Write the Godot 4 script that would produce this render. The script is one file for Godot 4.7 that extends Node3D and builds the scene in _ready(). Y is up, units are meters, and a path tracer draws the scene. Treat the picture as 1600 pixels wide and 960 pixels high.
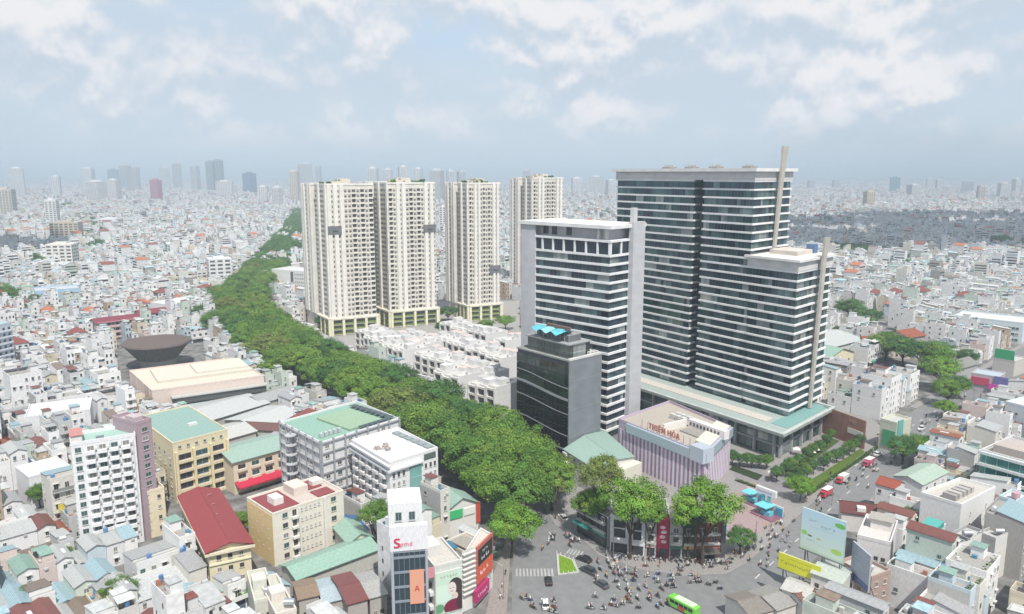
extends Node3D

# ---------------------------------------------------------------- mesh collector
class MB:
	var v := PackedVector3Array()
	var n := PackedVector3Array()
	var c := PackedColorArray()
	var t := PackedVector2Array()
	var ix := PackedInt32Array()

	func quad(a: Vector3, b: Vector3, d: Vector3, e: Vector3, col: Color) -> void:
		var nn := (b - a).cross(d - a)
		if nn.length_squared() < 1e-12:
			nn = (d - a).cross(e - a)
		nn = nn.normalized()
		var k := v.size()
		v.append(a); v.append(b); v.append(d); v.append(e)
		for i in 4:
			n.append(nn); c.append(col)
		t.append(Vector2(0, 1)); t.append(Vector2(1, 1)); t.append(Vector2(1, 0)); t.append(Vector2(0, 0))
		ix.append(k); ix.append(k + 2); ix.append(k + 1)
		ix.append(k); ix.append(k + 3); ix.append(k + 2)

	func tri(a: Vector3, b: Vector3, d: Vector3, col: Color) -> void:
		var nn := (b - a).cross(d - a).normalized()
		var k := v.size()
		v.append(a); v.append(b); v.append(d)
		for i in 3:
			n.append(nn); c.append(col); t.append(Vector2.ZERO)
		ix.append(k); ix.append(k + 2); ix.append(k + 1)

	func box(lo: Vector3, hi: Vector3, col: Color, f := Transform3D.IDENTITY, bottom := false, topcol = null) -> void:
		var p := []
		for q in [Vector3(lo.x, lo.y, hi.z), Vector3(hi.x, lo.y, hi.z), Vector3(hi.x, lo.y, lo.z), Vector3(lo.x, lo.y, lo.z)]:
			p.append(f * q)
		for q in [Vector3(lo.x, hi.y, hi.z), Vector3(hi.x, hi.y, hi.z), Vector3(hi.x, hi.y, lo.z), Vector3(lo.x, hi.y, lo.z)]:
			p.append(f * q)
		for i in 4:
			var j := (i + 1) % 4
			quad(p[i], p[j], p[j + 4], p[i + 4], col)
		quad(p[4], p[5], p[6], p[7], col if topcol == null else topcol)
		if bottom:
			quad(p[3], p[2], p[1], p[0], col)

	# poly runs front-left, front-right, back-right, back-left
	func prism(poly: PackedVector2Array, y0: float, y1: float, col: Color, topcol = null, bottom := false, top := true) -> void:
		var m := poly.size()
		for i in m:
			var a := poly[i]
			var b := poly[(i + 1) % m]
			quad(Vector3(a.x, y0, a.y), Vector3(b.x, y0, b.y), Vector3(b.x, y1, b.y), Vector3(a.x, y1, a.y), col)
		if top:
			sheet(poly, y1, col if topcol == null else topcol)
		if bottom:
			sheet(poly, y0, col, true)

	func sheet(poly: PackedVector2Array, y: float, col: Color, down := false) -> void:
		var id := Geometry2D.triangulate_polygon(poly)
		for i in range(0, id.size(), 3):
			var a := Vector3(poly[id[i]].x, y, poly[id[i]].y)
			var b := Vector3(poly[id[i + 1]].x, y, poly[id[i + 1]].y)
			var d := Vector3(poly[id[i + 2]].x, y, poly[id[i + 2]].y)
			if ((b - a).cross(d - a).y > 0.0) != down:
				tri(a, b, d, col)
			else:
				tri(a, d, b, col)

	# a band that follows the outline: from offset o0 (inner) to o1 (outer)
	func ring(poly: PackedVector2Array, o0: float, o1: float, y0: float, y1: float, col: Color, topcol = null) -> void:
		var a := MB.off(poly, o0)
		var b := MB.off(poly, o1)
		var m := poly.size()
		var tc: Color = col if topcol == null else topcol
		for i in m:
			var j := (i + 1) % m
			quad(V(b[i], y0), V(b[j], y0), V(b[j], y1), V(b[i], y1), col)
			quad(V(b[i], y1), V(b[j], y1), V(a[j], y1), V(a[i], y1), tc)
			quad(V(a[i], y0), V(a[j], y0), V(b[j], y0), V(b[i], y0), col)
			quad(V(a[j], y0), V(a[i], y0), V(a[i], y1), V(a[j], y1), col)

	func V(p: Vector2, y: float) -> Vector3:
		return Vector3(p.x, y, p.y)

	static func off(poly: PackedVector2Array, d: float) -> PackedVector2Array:
		if absf(d) < 1e-6:
			return poly
		var out := PackedVector2Array()
		var m := poly.size()
		for i in m:
			var u := (poly[i] - poly[(i + m - 1) % m]).normalized()
			var w := (poly[(i + 1) % m] - poly[i]).normalized()
			var nu := Vector2(-u.y, u.x)
			var nw := Vector2(-w.y, w.x)
			var k := (nu + nw) / maxf(0.25, 1.0 + nu.dot(nw))
			out.append(poly[i] + k * d)
		return out

	# cylinder or cone along local y of f
	func cyl(r0: float, r1: float, h: float, seg: int, col: Color, f := Transform3D.IDENTITY, capped := true) -> void:
		for i in seg:
			var a0 := TAU * i / seg
			var a1 := TAU * (i + 1) / seg
			var p0 := Vector3(cos(a0), 0, -sin(a0))
			var p1 := Vector3(cos(a1), 0, -sin(a1))
			quad(f * (p0 * r0), f * (p1 * r0), f * (p1 * r1 + Vector3(0, h, 0)), f * (p0 * r1 + Vector3(0, h, 0)), col)
			if capped and r1 > 0.0:
				tri(f * Vector3(0, h, 0), f * (p0 * r1 + Vector3(0, h, 0)), f * (p1 * r1 + Vector3(0, h, 0)), col)
			if capped and r0 > 0.0:
				tri(f * Vector3.ZERO, f * (p1 * r0), f * (p0 * r0), col)

	func bar(a: Vector3, b: Vector3, r: float, col: Color, seg := 5, r2 := -1.0) -> void:
		var d := b - a
		var y := d.normalized()
		var x := y.cross(Vector3.FORWARD if absf(y.z) < 0.9 else Vector3.RIGHT).normalized()
		cyl(r, r if r2 < 0.0 else r2, d.length(), seg, col, Transform3D(Basis(x, y, x.cross(y)), a))

	func add(o: MB, f := Transform3D.IDENTITY) -> void:
		var k := v.size()
		for i in o.v.size():
			v.append(f * o.v[i]); n.append((f.basis * o.n[i]).normalized())
		c.append_array(o.c); t.append_array(o.t)
		for i in o.ix:
			ix.append(i + k)

	func mesh(mat: Material, into: ArrayMesh = null) -> ArrayMesh:
		var m := into if into else ArrayMesh.new()
		if v.is_empty():
			return m
		var a := []
		a.resize(Mesh.ARRAY_MAX)
		a[Mesh.ARRAY_VERTEX] = v
		a[Mesh.ARRAY_NORMAL] = n
		a[Mesh.ARRAY_COLOR] = c
		a[Mesh.ARRAY_TEX_UV] = t
		a[Mesh.ARRAY_INDEX] = ix
		m.add_surface_from_arrays(Mesh.PRIMITIVE_TRIANGLES, a)
		m.surface_set_material(m.get_surface_count() - 1, mat)
		return m

var M := {}
var taken := {}
var EX := []          # footprints that the house filler keeps clear of
var OCC := []         # [footprint, height] of what hides things behind it
var LAND := []        # [name, place] used in the descriptions of the small houses
var R := RandomNumberGenerator.new()
const EYE := Vector3(0, 105, 0)
const DR := Vector2(0.72, -0.694)
const DL := Vector2(-0.59, -0.807)

func numbered(called: String) -> String:
	var k: int = taken.get(called, -1) + 1
	taken[called] = k
	return called if k == 0 else "%s_%03d" % [called, k]

func tag(o: Node, label: String, category := "", group := "", kind := "") -> Node:
	if label: o.set_meta("label", label)
	if category: o.set_meta("category", category)
	if group: o.set_meta("group", group)
	if kind: o.set_meta("kind", kind)
	return o

func thing(called: String, label: String, category: String, at := Vector3.ZERO, yaw := 0.0, group := "") -> Node3D:
	var o := Node3D.new()
	o.name = numbered(called)
	add_child(o)
	o.position = at
	o.rotation.y = yaw
	tag(o, label, category, group)
	return o

func part(parent: Node, called: String, mb: MB, mat: String, kind := "") -> MeshInstance3D:
	return put(parent, called, mb.mesh(M[mat]), Transform3D.IDENTITY, kind)

func put(parent: Node, called: String, mesh: Mesh, xf := Transform3D.IDENTITY, kind := "") -> MeshInstance3D:
	var o := MeshInstance3D.new()
	o.mesh = mesh
	o.name = called
	o.transform = xf
	if kind: o.set_meta("kind", kind)
	parent.add_child(o, true)
	return o

func struct(called: String, mb: MB, mat: String) -> MeshInstance3D:
	var o := part(self, numbered(called), mb, mat)
	o.set_meta("kind", "structure")
	return o

func hide_site(poly: PackedVector2Array, h: float, grow := 1.0) -> void:
	EX.append(MB.off(poly, grow))
	OCC.append([poly, h])

func rectp(a: Vector2, b: Vector2, depth: float, skew := 0.0) -> PackedVector2Array:
	var u := (b - a).normalized()
	var bk := Vector2(u.y, -u.x)
	return PackedVector2Array([a, b, b + bk * depth + u * skew, a + bk * depth + u * skew])

func local(poly: PackedVector2Array, o: Vector2) -> PackedVector2Array:
	var out := PackedVector2Array()
	for p in poly:
		out.append(p - o)
	return out

# frame at p, x towards q, y up, z out of the wall
func ef(p: Vector2, q: Vector2, y := 0.0) -> Transform3D:
	var u := (q - p).normalized()
	return Transform3D(Basis(Vector3(u.x, 0, u.y), Vector3.UP, Vector3(-u.y, 0, u.x)), Vector3(p.x, y, p.y))

func col(h: String) -> Color:
	return Color(h).srgb_to_linear()

func vary(k: Color, amount: float) -> Color:
	var f := 1.0 + R.randf_range(-amount, amount)
	return Color(k.r * f, k.g * f, k.b * f)

# ---------------------------------------------------------------- textures and materials
func noise_image(size: int, freq: float, seed_: int, lo: float, hi: float, oct := 4, sx := 1.0, power := 1.0) -> Image:
	var f := FastNoiseLite.new()
	f.noise_type = FastNoiseLite.TYPE_SIMPLEX_SMOOTH
	f.seed = seed_
	f.frequency = freq
	f.fractal_octaves = oct
	var src := f.get_seamless_image(size, size)
	var im := Image.create(size, size, false, Image.FORMAT_RGB8)
	for y in size:
		for x in size:
			var k := lerpf(lo, hi, pow(src.get_pixel(int(x * sx) % size, y).r, power))
			im.set_pixel(x, y, Color(k, k, k))
	return im

func stripe_image(size: int, count: int, lo: float, seed_: int) -> Image:
	var im := noise_image(size, 0.02, seed_, 0.84, 1.0)
	for x in size:
		var s := 0.5 + 0.5 * cos(TAU * count * x / float(size))
		var k := lerpf(lo, 1.0, s)
		for y in size:
			var p := im.get_pixel(x, y)
			im.set_pixel(x, y, Color(p.r * k, p.g * k, p.b * k))
	return im

func surf(key: String, rough: float, im: Image = null, scale := 0.1, world := true, metallic := 0.0, spec := 0.35) -> StandardMaterial3D:
	var m := StandardMaterial3D.new()
	m.resource_name = key
	m.vertex_color_use_as_albedo = true
	m.roughness = rough
	m.metallic = metallic
	m.metallic_specular = spec
	if im:
		m.albedo_texture = ImageTexture.create_from_image(im)
		m.uv1_triplanar = true
		m.uv1_world_triplanar = world
		m.uv1_scale = Vector3.ONE * scale
	M[key] = m
	return m

func glassy(key: String, k: Color, rough: float, spec := 0.6) -> StandardMaterial3D:
	var m := surf(key, rough, null, 0.1, true, 0.0, spec)
	m.albedo_color = k.linear_to_srgb()
	return m

func make_materials() -> void:
	var mott := noise_image(256, 0.012, 3, 0.88, 1.0, 5)
	var streak := noise_image(256, 0.02, 11, 0.86, 1.0, 5, 4.0, 0.7)
	surf("plaster", 0.88, streak, 0.11)
	surf("render", 0.85, mott, 0.05)
	surf("concrete", 0.9, noise_image(256, 0.03, 5, 0.55, 1.0, 5), 0.12)
	surf("roofing", 0.85, noise_image(256, 0.05, 17, 0.86, 1.0, 5), 0.09)
	surf("metal_sheet", 0.5, stripe_image(256, 16, 0.78, 9), 0.22, false, 0.0, 0.5)
	surf("tile", 0.8, stripe_image(256, 24, 0.6, 19), 0.3, false)
	surf("asphalt", 0.85, noise_image(512, 0.03, 23, 0.90, 1.0, 6), 0.02)
	surf("paving", 0.85, noise_image(256, 0.06, 29, 0.85, 1.0, 4), 0.07)
	surf("soil", 0.95, noise_image(256, 0.03, 31, 0.6, 1.0, 5), 0.02)
	surf("city", 0.85, noise_image(256, 0.03, 37, 0.82, 1.0, 4), 0.06)
	surf("paint", 0.35, null, 0.1, true, 0.0, 0.5).clearcoat_enabled = true
	surf("cloth", 0.9)
	surf("rubber", 0.8)
	surf("steel", 0.35, null, 0.1, true, 0.7, 0.5)
	surf("bark", 0.95, noise_image(128, 0.05, 41, 0.5, 1.0, 4), 0.4)
	var leaf := surf("leaf", 0.55)
	leaf.metallic_specular = 0.25
	leaf.backlight_enabled = true
	leaf.backlight = Color(0.45, 0.5, 0.3)
	surf("grass", 0.9, noise_image(256, 0.04, 43, 0.6, 1.0, 4), 0.15)
	glassy("glass", Color(1, 1, 1), 0.12)
	glassy("curtain_glass", Color(1, 1, 1), 0.09, 0.7).metallic = 0.45
	surf("print", 0.55, null)

# ---------------------------------------------------------------- camera, sky, sun
func sky_image() -> Image:
	var w := 2048
	var hgt := 1024
	var base := FastNoiseLite.new()
	base.noise_type = FastNoiseLite.TYPE_SIMPLEX_SMOOTH
	base.seed = 12
	base.frequency = 1.0
	base.fractal_octaves = 5
	base.fractal_gain = 0.52
	base.domain_warp_enabled = true
	base.domain_warp_amplitude = 0.35
	base.domain_warp_frequency = 0.9
	var soft := FastNoiseLite.new()
	soft.noise_type = FastNoiseLite.TYPE_SIMPLEX_SMOOTH
	soft.seed = 77
	soft.frequency = 0.55
	soft.fractal_octaves = 3
	var d := PackedFloat32Array()
	d.resize(w * hgt * 3)
	var hor := Vector3(0.40, 0.47, 0.535)
	var mid := Vector3(0.415, 0.49, 0.56)
	var blue := Vector3(0.32, 0.485, 0.68)
	var white := Vector3(0.60, 0.597, 0.61)
	var grey := Vector3(0.395, 0.455, 0.525)
	for y in hgt:
		var el := PI / 2 - PI * (y + 0.5) / hgt
		for x in w:
			var o := hor
			if el > 0.0:
				var az := TAU * (x + 0.5) / w
				var se := sin(el)
				# heaped clouds in soft banks, flatter towards the horizon
				var dx := sin(az) * cos(el)
				var dz := cos(az) * cos(el)
				var k := base.get_noise_3d(dx * 3.4 + 3.0, se * 5.2, dz * 3.4) + 0.42 * base.get_noise_3d(dx * 8.5 + 9.0, se * 11.0, dz * 8.5)
				var k2 := base.get_noise_3d(dx * 3.4 + 3.0, (se + 0.018) * 5.2, dz * 3.4) + 0.42 * base.get_noise_3d(dx * 8.5 + 9.0, (se + 0.018) * 11.0, dz * 8.5)
				var veil := soft.get_noise_3d(dx * 3.2, se * 5.5, dz * 3.2)
				o = hor.lerp(mid, smoothstep(0.0, 0.12, el))
				o = o.lerp(blue, smoothstep(0.10, 0.22, el) * smoothstep(-0.02, -0.38, k) * 0.85)
				o = o.lerp(grey, smoothstep(-0.3, 0.3, veil) * 0.7 * smoothstep(0.04, 0.12, el))
				var dens := smoothstep(-0.36, 0.26, k) * smoothstep(0.012, 0.085, el)
				var lit := clampf(0.56 + (k - k2) * 3.4, 0.0, 1.0)
				o = o.lerp(grey.lerp(white, lit), dens * 0.95)
			var i := (y * w + x) * 3
			d[i] = o.x; d[i + 1] = o.y; d[i + 2] = o.z
			if el <= 0.0 and x > 0:
				pass
	return Image.create_from_data(w, hgt, false, Image.FORMAT_RGBF, d.to_byte_array())

func make_environment() -> void:
	var cam := Camera3D.new()
	cam.name = "camera"
	add_child(cam)
	cam.position = EYE
	cam.rotation_degrees = Vector3(-9.926, 0, 0)
	cam.fov = 43.603
	cam.near = 1.0
	cam.far = 40000.0
	var e := Environment.new()
	e.background_mode = Environment.BG_SKY
	e.tonemap_mode = Environment.TONE_MAPPER_LINEAR
	e.tonemap_exposure = 1.5
	e.sdfgi_enabled = true
	e.ssao_enabled = true
	e.ssil_enabled = true
	var s := PanoramaSkyMaterial.new()
	s.panorama = ImageTexture.create_from_image(sky_image())
	e.sky = Sky.new()
	e.sky.sky_material = s
	e.fog_enabled = true
	e.fog_density = 0.00023
	e.fog_light_color = Color(0.87, 0.94, 1.0)
	var we := WorldEnvironment.new()
	we.name = "world_environment"
	we.environment = e
	add_child(we)
	var sun := DirectionalLight3D.new()
	sun.name = "sun"
	sun.light_energy = 1.18
	sun.light_color = Color(1.0, 0.975, 0.94)
	sun.light_angular_distance = 0.6
	sun.shadow_enabled = true
	sun.rotation_degrees = Vector3(-57, 17, 0)
	add_child(sun)

# ---------------------------------------------------------------- ground, roads, pavements
var boulevard := PackedVector2Array([Vector2(10, -205), Vector2(0, -233), Vector2(-14, -263), Vector2(-33.5, -292.5), Vector2(-57, -325), Vector2(-86, -360), Vector2(-124, -407), Vector2(-168, -480), Vector2(-202, -560), Vector2(-232, -690), Vector2(-266, -860), Vector2(-365, -1290), Vector2(-530, -1950)])
var side_street := PackedVector2Array([Vector2(52, -178), Vector2(75, -204), Vector2(108, -242), Vector2(152, -289), Vector2(190, -326), Vector2(238, -371), Vector2(292, -424), Vector2(420, -545), Vector2(640, -780)])
var lower_road := PackedVector2Array([Vector2(26, -195), Vector2(24, -165), Vector2(20, -110), Vector2(16, -60)])

func strip(line: PackedVector2Array, w: float, shift := 0.0) -> PackedVector2Array:
	var a := PackedVector2Array()
	var b := PackedVector2Array()
	for i in line.size():
		var d := (line[mini(i + 1, line.size() - 1)] - line[maxi(i - 1, 0)]).normalized()
		var s := Vector2(-d.y, d.x)
		a.append(line[i] + s * (shift + w / 2))
		b.append(line[i] + s * (shift - w / 2))
	b.reverse()
	a.append_array(b)
	if not Geometry2D.is_polygon_clockwise(a):
		a.reverse()
	return a

func wind(p: PackedVector2Array) -> PackedVector2Array:
	# outward normals: same sense as front-left, front-right, back-right, back-left
	var s := 0.0
	for i in p.size():
		var q := p[(i + 1) % p.size()]
		s += p[i].x * q.y - q.x * p[i].y
	if s > 0.0:
		p.reverse()
	return p

var roads := []

func make_ground() -> void:
	var m := MB.new()
	var g := 26000.0
	m.quad(Vector3(-g, 0, 4000), Vector3(g, 0, 4000), Vector3(g, 0, -g), Vector3(-g, 0, -g), Color(0.26, 0.255, 0.25))
	struct("ground", m, "soil")
	var junction := PackedVector2Array([Vector2(0, -166), Vector2(0.0, -189.4), Vector2(0.4, -198.8), Vector2(3.3, -207.1), Vector2(9.8, -221.2), Vector2(19.7, -210.2), Vector2(24.1, -199.5), Vector2(34.4, -191.4), Vector2(45.8, -188.1), Vector2(57.0, -189.1), Vector2(64.5, -195.2), Vector2(75.0, -207.1), Vector2(92, -206), Vector2(60, -170), Vector2(56, -150), Vector2(0, -150)])
	var all := [junction]
	for s in [strip(boulevard, 21.0), strip(side_street, 21.0), strip(lower_road, 44.0)]:
		var merged := Geometry2D.merge_polygons(all[0], s)
		var best: PackedVector2Array = merged[0]
		for q in merged:
			if not Geometry2D.is_polygon_clockwise(q) and q.size() > best.size():
				best = q
		all[0] = best
	m = MB.new()
	m.sheet(all[0], 0.03, Color(0.205, 0.21, 0.215))
	struct("road", m, "asphalt")
	roads.append(all[0])
	# pavement blocks with kerbs
	var shop := wind(PackedVector2Array([Vector2(13.1, -216.9), Vector2(19.6, -209.4), Vector2(24.1, -198.8), Vector2(34.3, -190.7), Vector2(45.6, -187.4), Vector2(56.9, -188.4), Vector2(64.3, -194.5), Vector2(74.7, -206.3), Vector2(91.5, -226.6), Vector2(122.0, -262.1), Vector2(153.9, -296.8), Vector2(157.8, -344.4), Vector2(135.0, -414.5), Vector2(71.7, -453.8), Vector2(0.0, -429.4), Vector2(-11.5, -332.6), Vector2(2.8, -263.9)]))
	m = MB.new()
	m.prism(shop, 0.0, 0.15, Color(0.27, 0.265, 0.26), Color(0.30, 0.29, 0.28))
	struct("pavement", m, "paving")
	var site := PackedVector2Array([Vector2(-2.5, -290.8), Vector2(-50.8, -368.1), Vector2(-113.1, -448.7), Vector2(-149.7, -534.2), Vector2(-106.6, -630.9), Vector2(6.4, -630.9), Vector2(3.0, -290.8)])
	EX.append(site)
	EX.append(PackedVector2Array([Vector2(176.0, -375.1), Vector2(193.8, -375.1), Vector2(190.7, -332.6), Vector2(210.2, -347.4), Vector2(239.8, -387.4), Vector2(245.7, -421.8), Vector2(229.0, -462.6), Vector2(226.8, -534.2), Vector2(253.8, -600.0), Vector2(271.3, -571.9), Vector2(245.4, -448.7)]))
	EX.append(PackedVector2Array([Vector2(13.1, -216.9), Vector2(19.6, -209.4), Vector2(24.1, -198.8), Vector2(34.3, -190.7), Vector2(45.6, -187.4), Vector2(56.9, -188.4), Vector2(64.3, -194.5), Vector2(74.7, -206.3), Vector2(91.5, -226.6), Vector2(122.0, -262.1), Vector2(147.2, -290.8), Vector2(150.9, -318.9), Vector2(141.2, -332.6), Vector2(68.0, -429.4), Vector2(0.0, -429.4), Vector2(-11.5, -332.6), Vector2(2.8, -263.9)]))
	EX.append(PackedVector2Array([Vector2(48.3, -154.8), Vector2(56.5, -178.4), Vector2(69.9, -194.5), Vector2(85.7, -213.5), Vector2(90.1, -205.5), Vector2(96.3, -191.1), Vector2(83.5, -159.5)]))
	EX.append(PackedVector2Array([Vector2(-242.8, -462.6), Vector2(-191.5, -462.6), Vector2(-148.6, -354.8), Vector2(-188.4, -354.8)]))
	EX.append(PackedVector2Array([Vector2(-111.6, -224.4), Vector2(-112.4, -236.2), Vector2(-84.9, -201.7), Vector2(-73.5, -205.5), Vector2(-66.6, -198.1), Vector2(-65.4, -226.6), Vector2(-76.1, -267.0), Vector2(-96.9, -244.0), Vector2(-112.2, -255.0), Vector2(-117.3, -241.3)]))
	m = MB.new()
	m.sheet(site, 0.02, Color(0.36, 0.35, 0.34))
	struct("bare_ground", m, "paving")
	for s in [[boulevard.slice(1, 11), 4.0, 12.6], [boulevard.slice(4, 11), 4.0, -12.6], [side_street.slice(2, 8), 3.2, 12.2], [side_street.slice(4, 8), 3.2, -12.2]]:
		m = MB.new()
		m.prism(wind(strip(s[0], s[1], s[2])), 0.0, 0.15, Color(0.25, 0.24, 0.24), Color(0.30, 0.29, 0.28))
		struct("pavement", m, "paving")
	m = MB.new()
	m.prism(wind(PackedVector2Array([Vector2(-9, -150), Vector2(-1.5, -150), Vector2(-1.5, -166), Vector2(-0.7, -189.4), Vector2(-0.5, -199.5), Vector2(2.2, -207.9), Vector2(-0.9, -211.5), Vector2(-5.1, -187.8), Vector2(-6.0, -172.6)])), 0.0, 0.14, Color(0.27, 0.26, 0.25), Color(0.30, 0.27, 0.25))
	struct("pavement", m, "paving")
	# plaza and forecourt of the glass complex
	m = MB.new()
	m.sheet(PackedVector2Array([Vector2(71.8, -238.8), Vector2(83.6, -251.0), Vector2(86.9, -226.6), Vector2(72.5, -211.1), Vector2(63.8, -210.2)]), 0.165, Color(0.36, 0.27, 0.27))
	struct("plaza_path", m, "paving")
	m = MB.new()
	m.sheet(PackedVector2Array([Vector2(77.6, -253.3), Vector2(80.7, -268.9), Vector2(88.3, -260.9), Vector2(91.9, -253.3), Vector2(141.9, -307.9), Vector2(143.4, -301.5), Vector2(87.6, -238.8), Vector2(84.9, -248.3)]), 0.160, Color(0.24, 0.235, 0.24))
	struct("driveway_path", m, "asphalt")
	# lawns
	var lawns := [[Vector2(93.4, -241.3), Vector2(134.5, -282.2), Vector2(134.3, -278.1), Vector2(98.1, -240.3)], [Vector2(77.9, -260.9), Vector2(80.5, -265.2), Vector2(88.2, -255.6), Vector2(84.9, -251.0)], [Vector2(96.8, -259.1), Vector2(128.1, -293.8), Vector2(129.9, -290.8), Vector2(97.2, -253.3)]]
	for i in 3:
		m = MB.new()
		m.prism(wind(PackedVector2Array(lawns[i])), 0.1, 0.30 + 0.004 * i, Color(0.16, 0.16, 0.15), [Color(0.13, 0.21, 0.035), Color(0.045, 0.07, 0.03), Color(0.10, 0.16, 0.04)][i])
		var o := struct("lawn", m, "grass")
	# traffic island
	var isl := wind(PackedVector2Array([Vector2(12.5, -199.5), Vector2(12.2, -187.8), Vector2(17.9, -189.1), Vector2(16.9, -195.9)]))
	var t := thing("traffic_island", "green grassed traffic island with white kerb at the junction", "traffic island", Vector3(isl[0].x, 0, isl[0].y))
	var ip := local(isl, isl[0])
	m = MB.new()
	m.ring(ip, -0.5, 0.0, 0.03, 0.28, Color(0.5, 0.5, 0.48))
	part(t, "kerb", m, "paving")
	m = MB.new()
	m.prism(MB.off(ip, -0.52), 0.03, 0.33, Color(0.2, 0.36, 0.03), Color(0.22, 0.40, 0.03))
	part(t, "grass_bed", m, "grass")
	var post := MB.new()
	post.cyl(0.12, 0.1, 0.7, 6, Color(0.75, 0.74, 0.7))
	var pm := post.mesh(M.plaster)
	for i in ip.size():
		var a: Vector2 = ip[i]
		var b: Vector2 = ip[(i + 1) % ip.size()]
		var k := int(a.distance_to(b) / 1.3)
		for j in k:
			var q := a.lerp(b, float(j) / k)
			put(t, "bollard", pm, Transform3D(Basis.IDENTITY, Vector3(q.x * 0.98, 0.27, q.y)))
	# painted markings
	zebra(Vector2(1.0, -191.4), Vector2(11.7, -191.4), 4.0)
	zebra(Vector2(16.3, -202.5), Vector2(21.2, -200.2), 3.0)
	m = MB.new()
	for k in 26:
		for lane in [-3.4, 3.4]:
			mark(m, side_street, 14.0 + k * 9.0, lane, 3.0, 0.15)
	for k in 6:
		mark(m, boulevard, 4.0 + k * 8.0, 3.5, 3.0, 0.15)
		mark(m, boulevard, 4.0 + k * 8.0, -3.5, 3.0, 0.15)
	struct("road_markings", m, "paving")

func along(line: PackedVector2Array, s: float) -> Array:
	for i in line.size() - 1:
		var l := line[i].distance_to(line[i + 1])
		if s <= l or i == line.size() - 2:
			var d := (line[i + 1] - line[i]).normalized()
			return [line[i] + d * s, d]
		s -= l
	return []

func mark(m: MB, line: PackedVector2Array, s: float, side: float, l: float, w: float) -> void:
	var a := along(line, s)
	var d: Vector2 = a[1]
	var nrm := Vector2(-d.y, d.x)
	var p: Vector2 = a[0] + nrm * side
	flat(m, [p - nrm * w, p + nrm * w, p + nrm * w + d * l, p - nrm * w + d * l], 0.036, Color(0.6, 0.6, 0.58))

func flat(m: MB, q: Array, y: float, k: Color) -> void:
	m.sheet(PackedVector2Array(q), y, k)

func zebra(a: Vector2, b: Vector2, l: float) -> void:
	var m := MB.new()
	var d := (b - a).normalized()
	var nrm := Vector2(-d.y, d.x)
	var k := int(a.distance_to(b) / 0.95)
	for i in k:
		var p := a + d * (0.95 * i)
		flat(m, [p, p + d * 0.5, p + d * 0.5 + nrm * l, p + nrm * l], 0.036, Color(0.42, 0.42, 0.41))
	struct("crossing_marking_path", m, "paving")

# ---------------------------------------------------------------- glass towers
var glass_tones := [Color(0.03, 0.06, 0.075), Color(0.05, 0.10, 0.115), Color(0.09, 0.155, 0.16), Color(0.045, 0.10, 0.105), Color(0.14, 0.21, 0.215), Color(0.035, 0.055, 0.08)]

# one storey of glazing: panes with a dark joint between them, each a little out of plane
func glazing(m: MB, poly: PackedVector2Array, y0: float, y1: float, pane: float, tones: Array, light := 0.07, edges := []) -> void:
	for i in poly.size():
		if edges and not i in edges:
			continue
		var a := poly[i]
		var b := poly[(i + 1) % poly.size()]
		var f := ef(a, b)
		var l := a.distance_to(b)
		var k := maxi(1, int(round(l / pane)))
		var run := 0
		var tone: Color = tones[0]
		for j in k:
			if run <= 0:
				tone = tones[R.randi() % tones.size()]
				if R.randf() < light:
					tone = Color(0.34, 0.38, 0.38)
				run = 1 + R.randi() % 4
			run -= 1
			var x0 := l * j / k + 0.04
			var x1 := l * (j + 1) / k - 0.04
			var dz := R.randf_range(-0.012, 0.012)
			m.quad(f * Vector3(x0, y0, 0.03 + dz), f * Vector3(x1, y0, 0.03 - dz), f * Vector3(x1, y1, 0.03 - dz), f * Vector3(x0, y1, 0.03 + dz), vary(tone, 0.25))

func banded_tower(root: Node3D, poly: PackedVector2Array, y0: float, floors: int, fh: float, band: float, proud: float, bandcol: Color, tones: Array, pane := 1.6, light := 0.06, band_edges := []) -> void:
	var core := MB.new()
	core.prism(MB.off(poly, -0.05), y0, y0 + floors * fh, Color(0.16, 0.17, 0.18), null, false, true)
	part(root, "core_wall", core, "render")
	for k in floors:
		var y := y0 + k * fh
		var m := MB.new()
		glazing(m, poly, y, y + fh - band, pane, tones, light)
		part(root, "window_band", m, "curtain_glass")
		m = MB.new()
		if band_edges:
			for e in band_edges:
				var a := poly[e]
				var b := poly[(e + 1) % poly.size()]
				m.box(Vector3(-proud, y + fh - band, -0.2), Vector3(a.distance_to(b) + proud, y + fh, proud), bandcol, ef(a, b), true)
		else:
			m.ring(poly, -0.2, proud, y + fh - band, y + fh, bandcol)
		part(root, "floor_band", m, "render")

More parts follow.
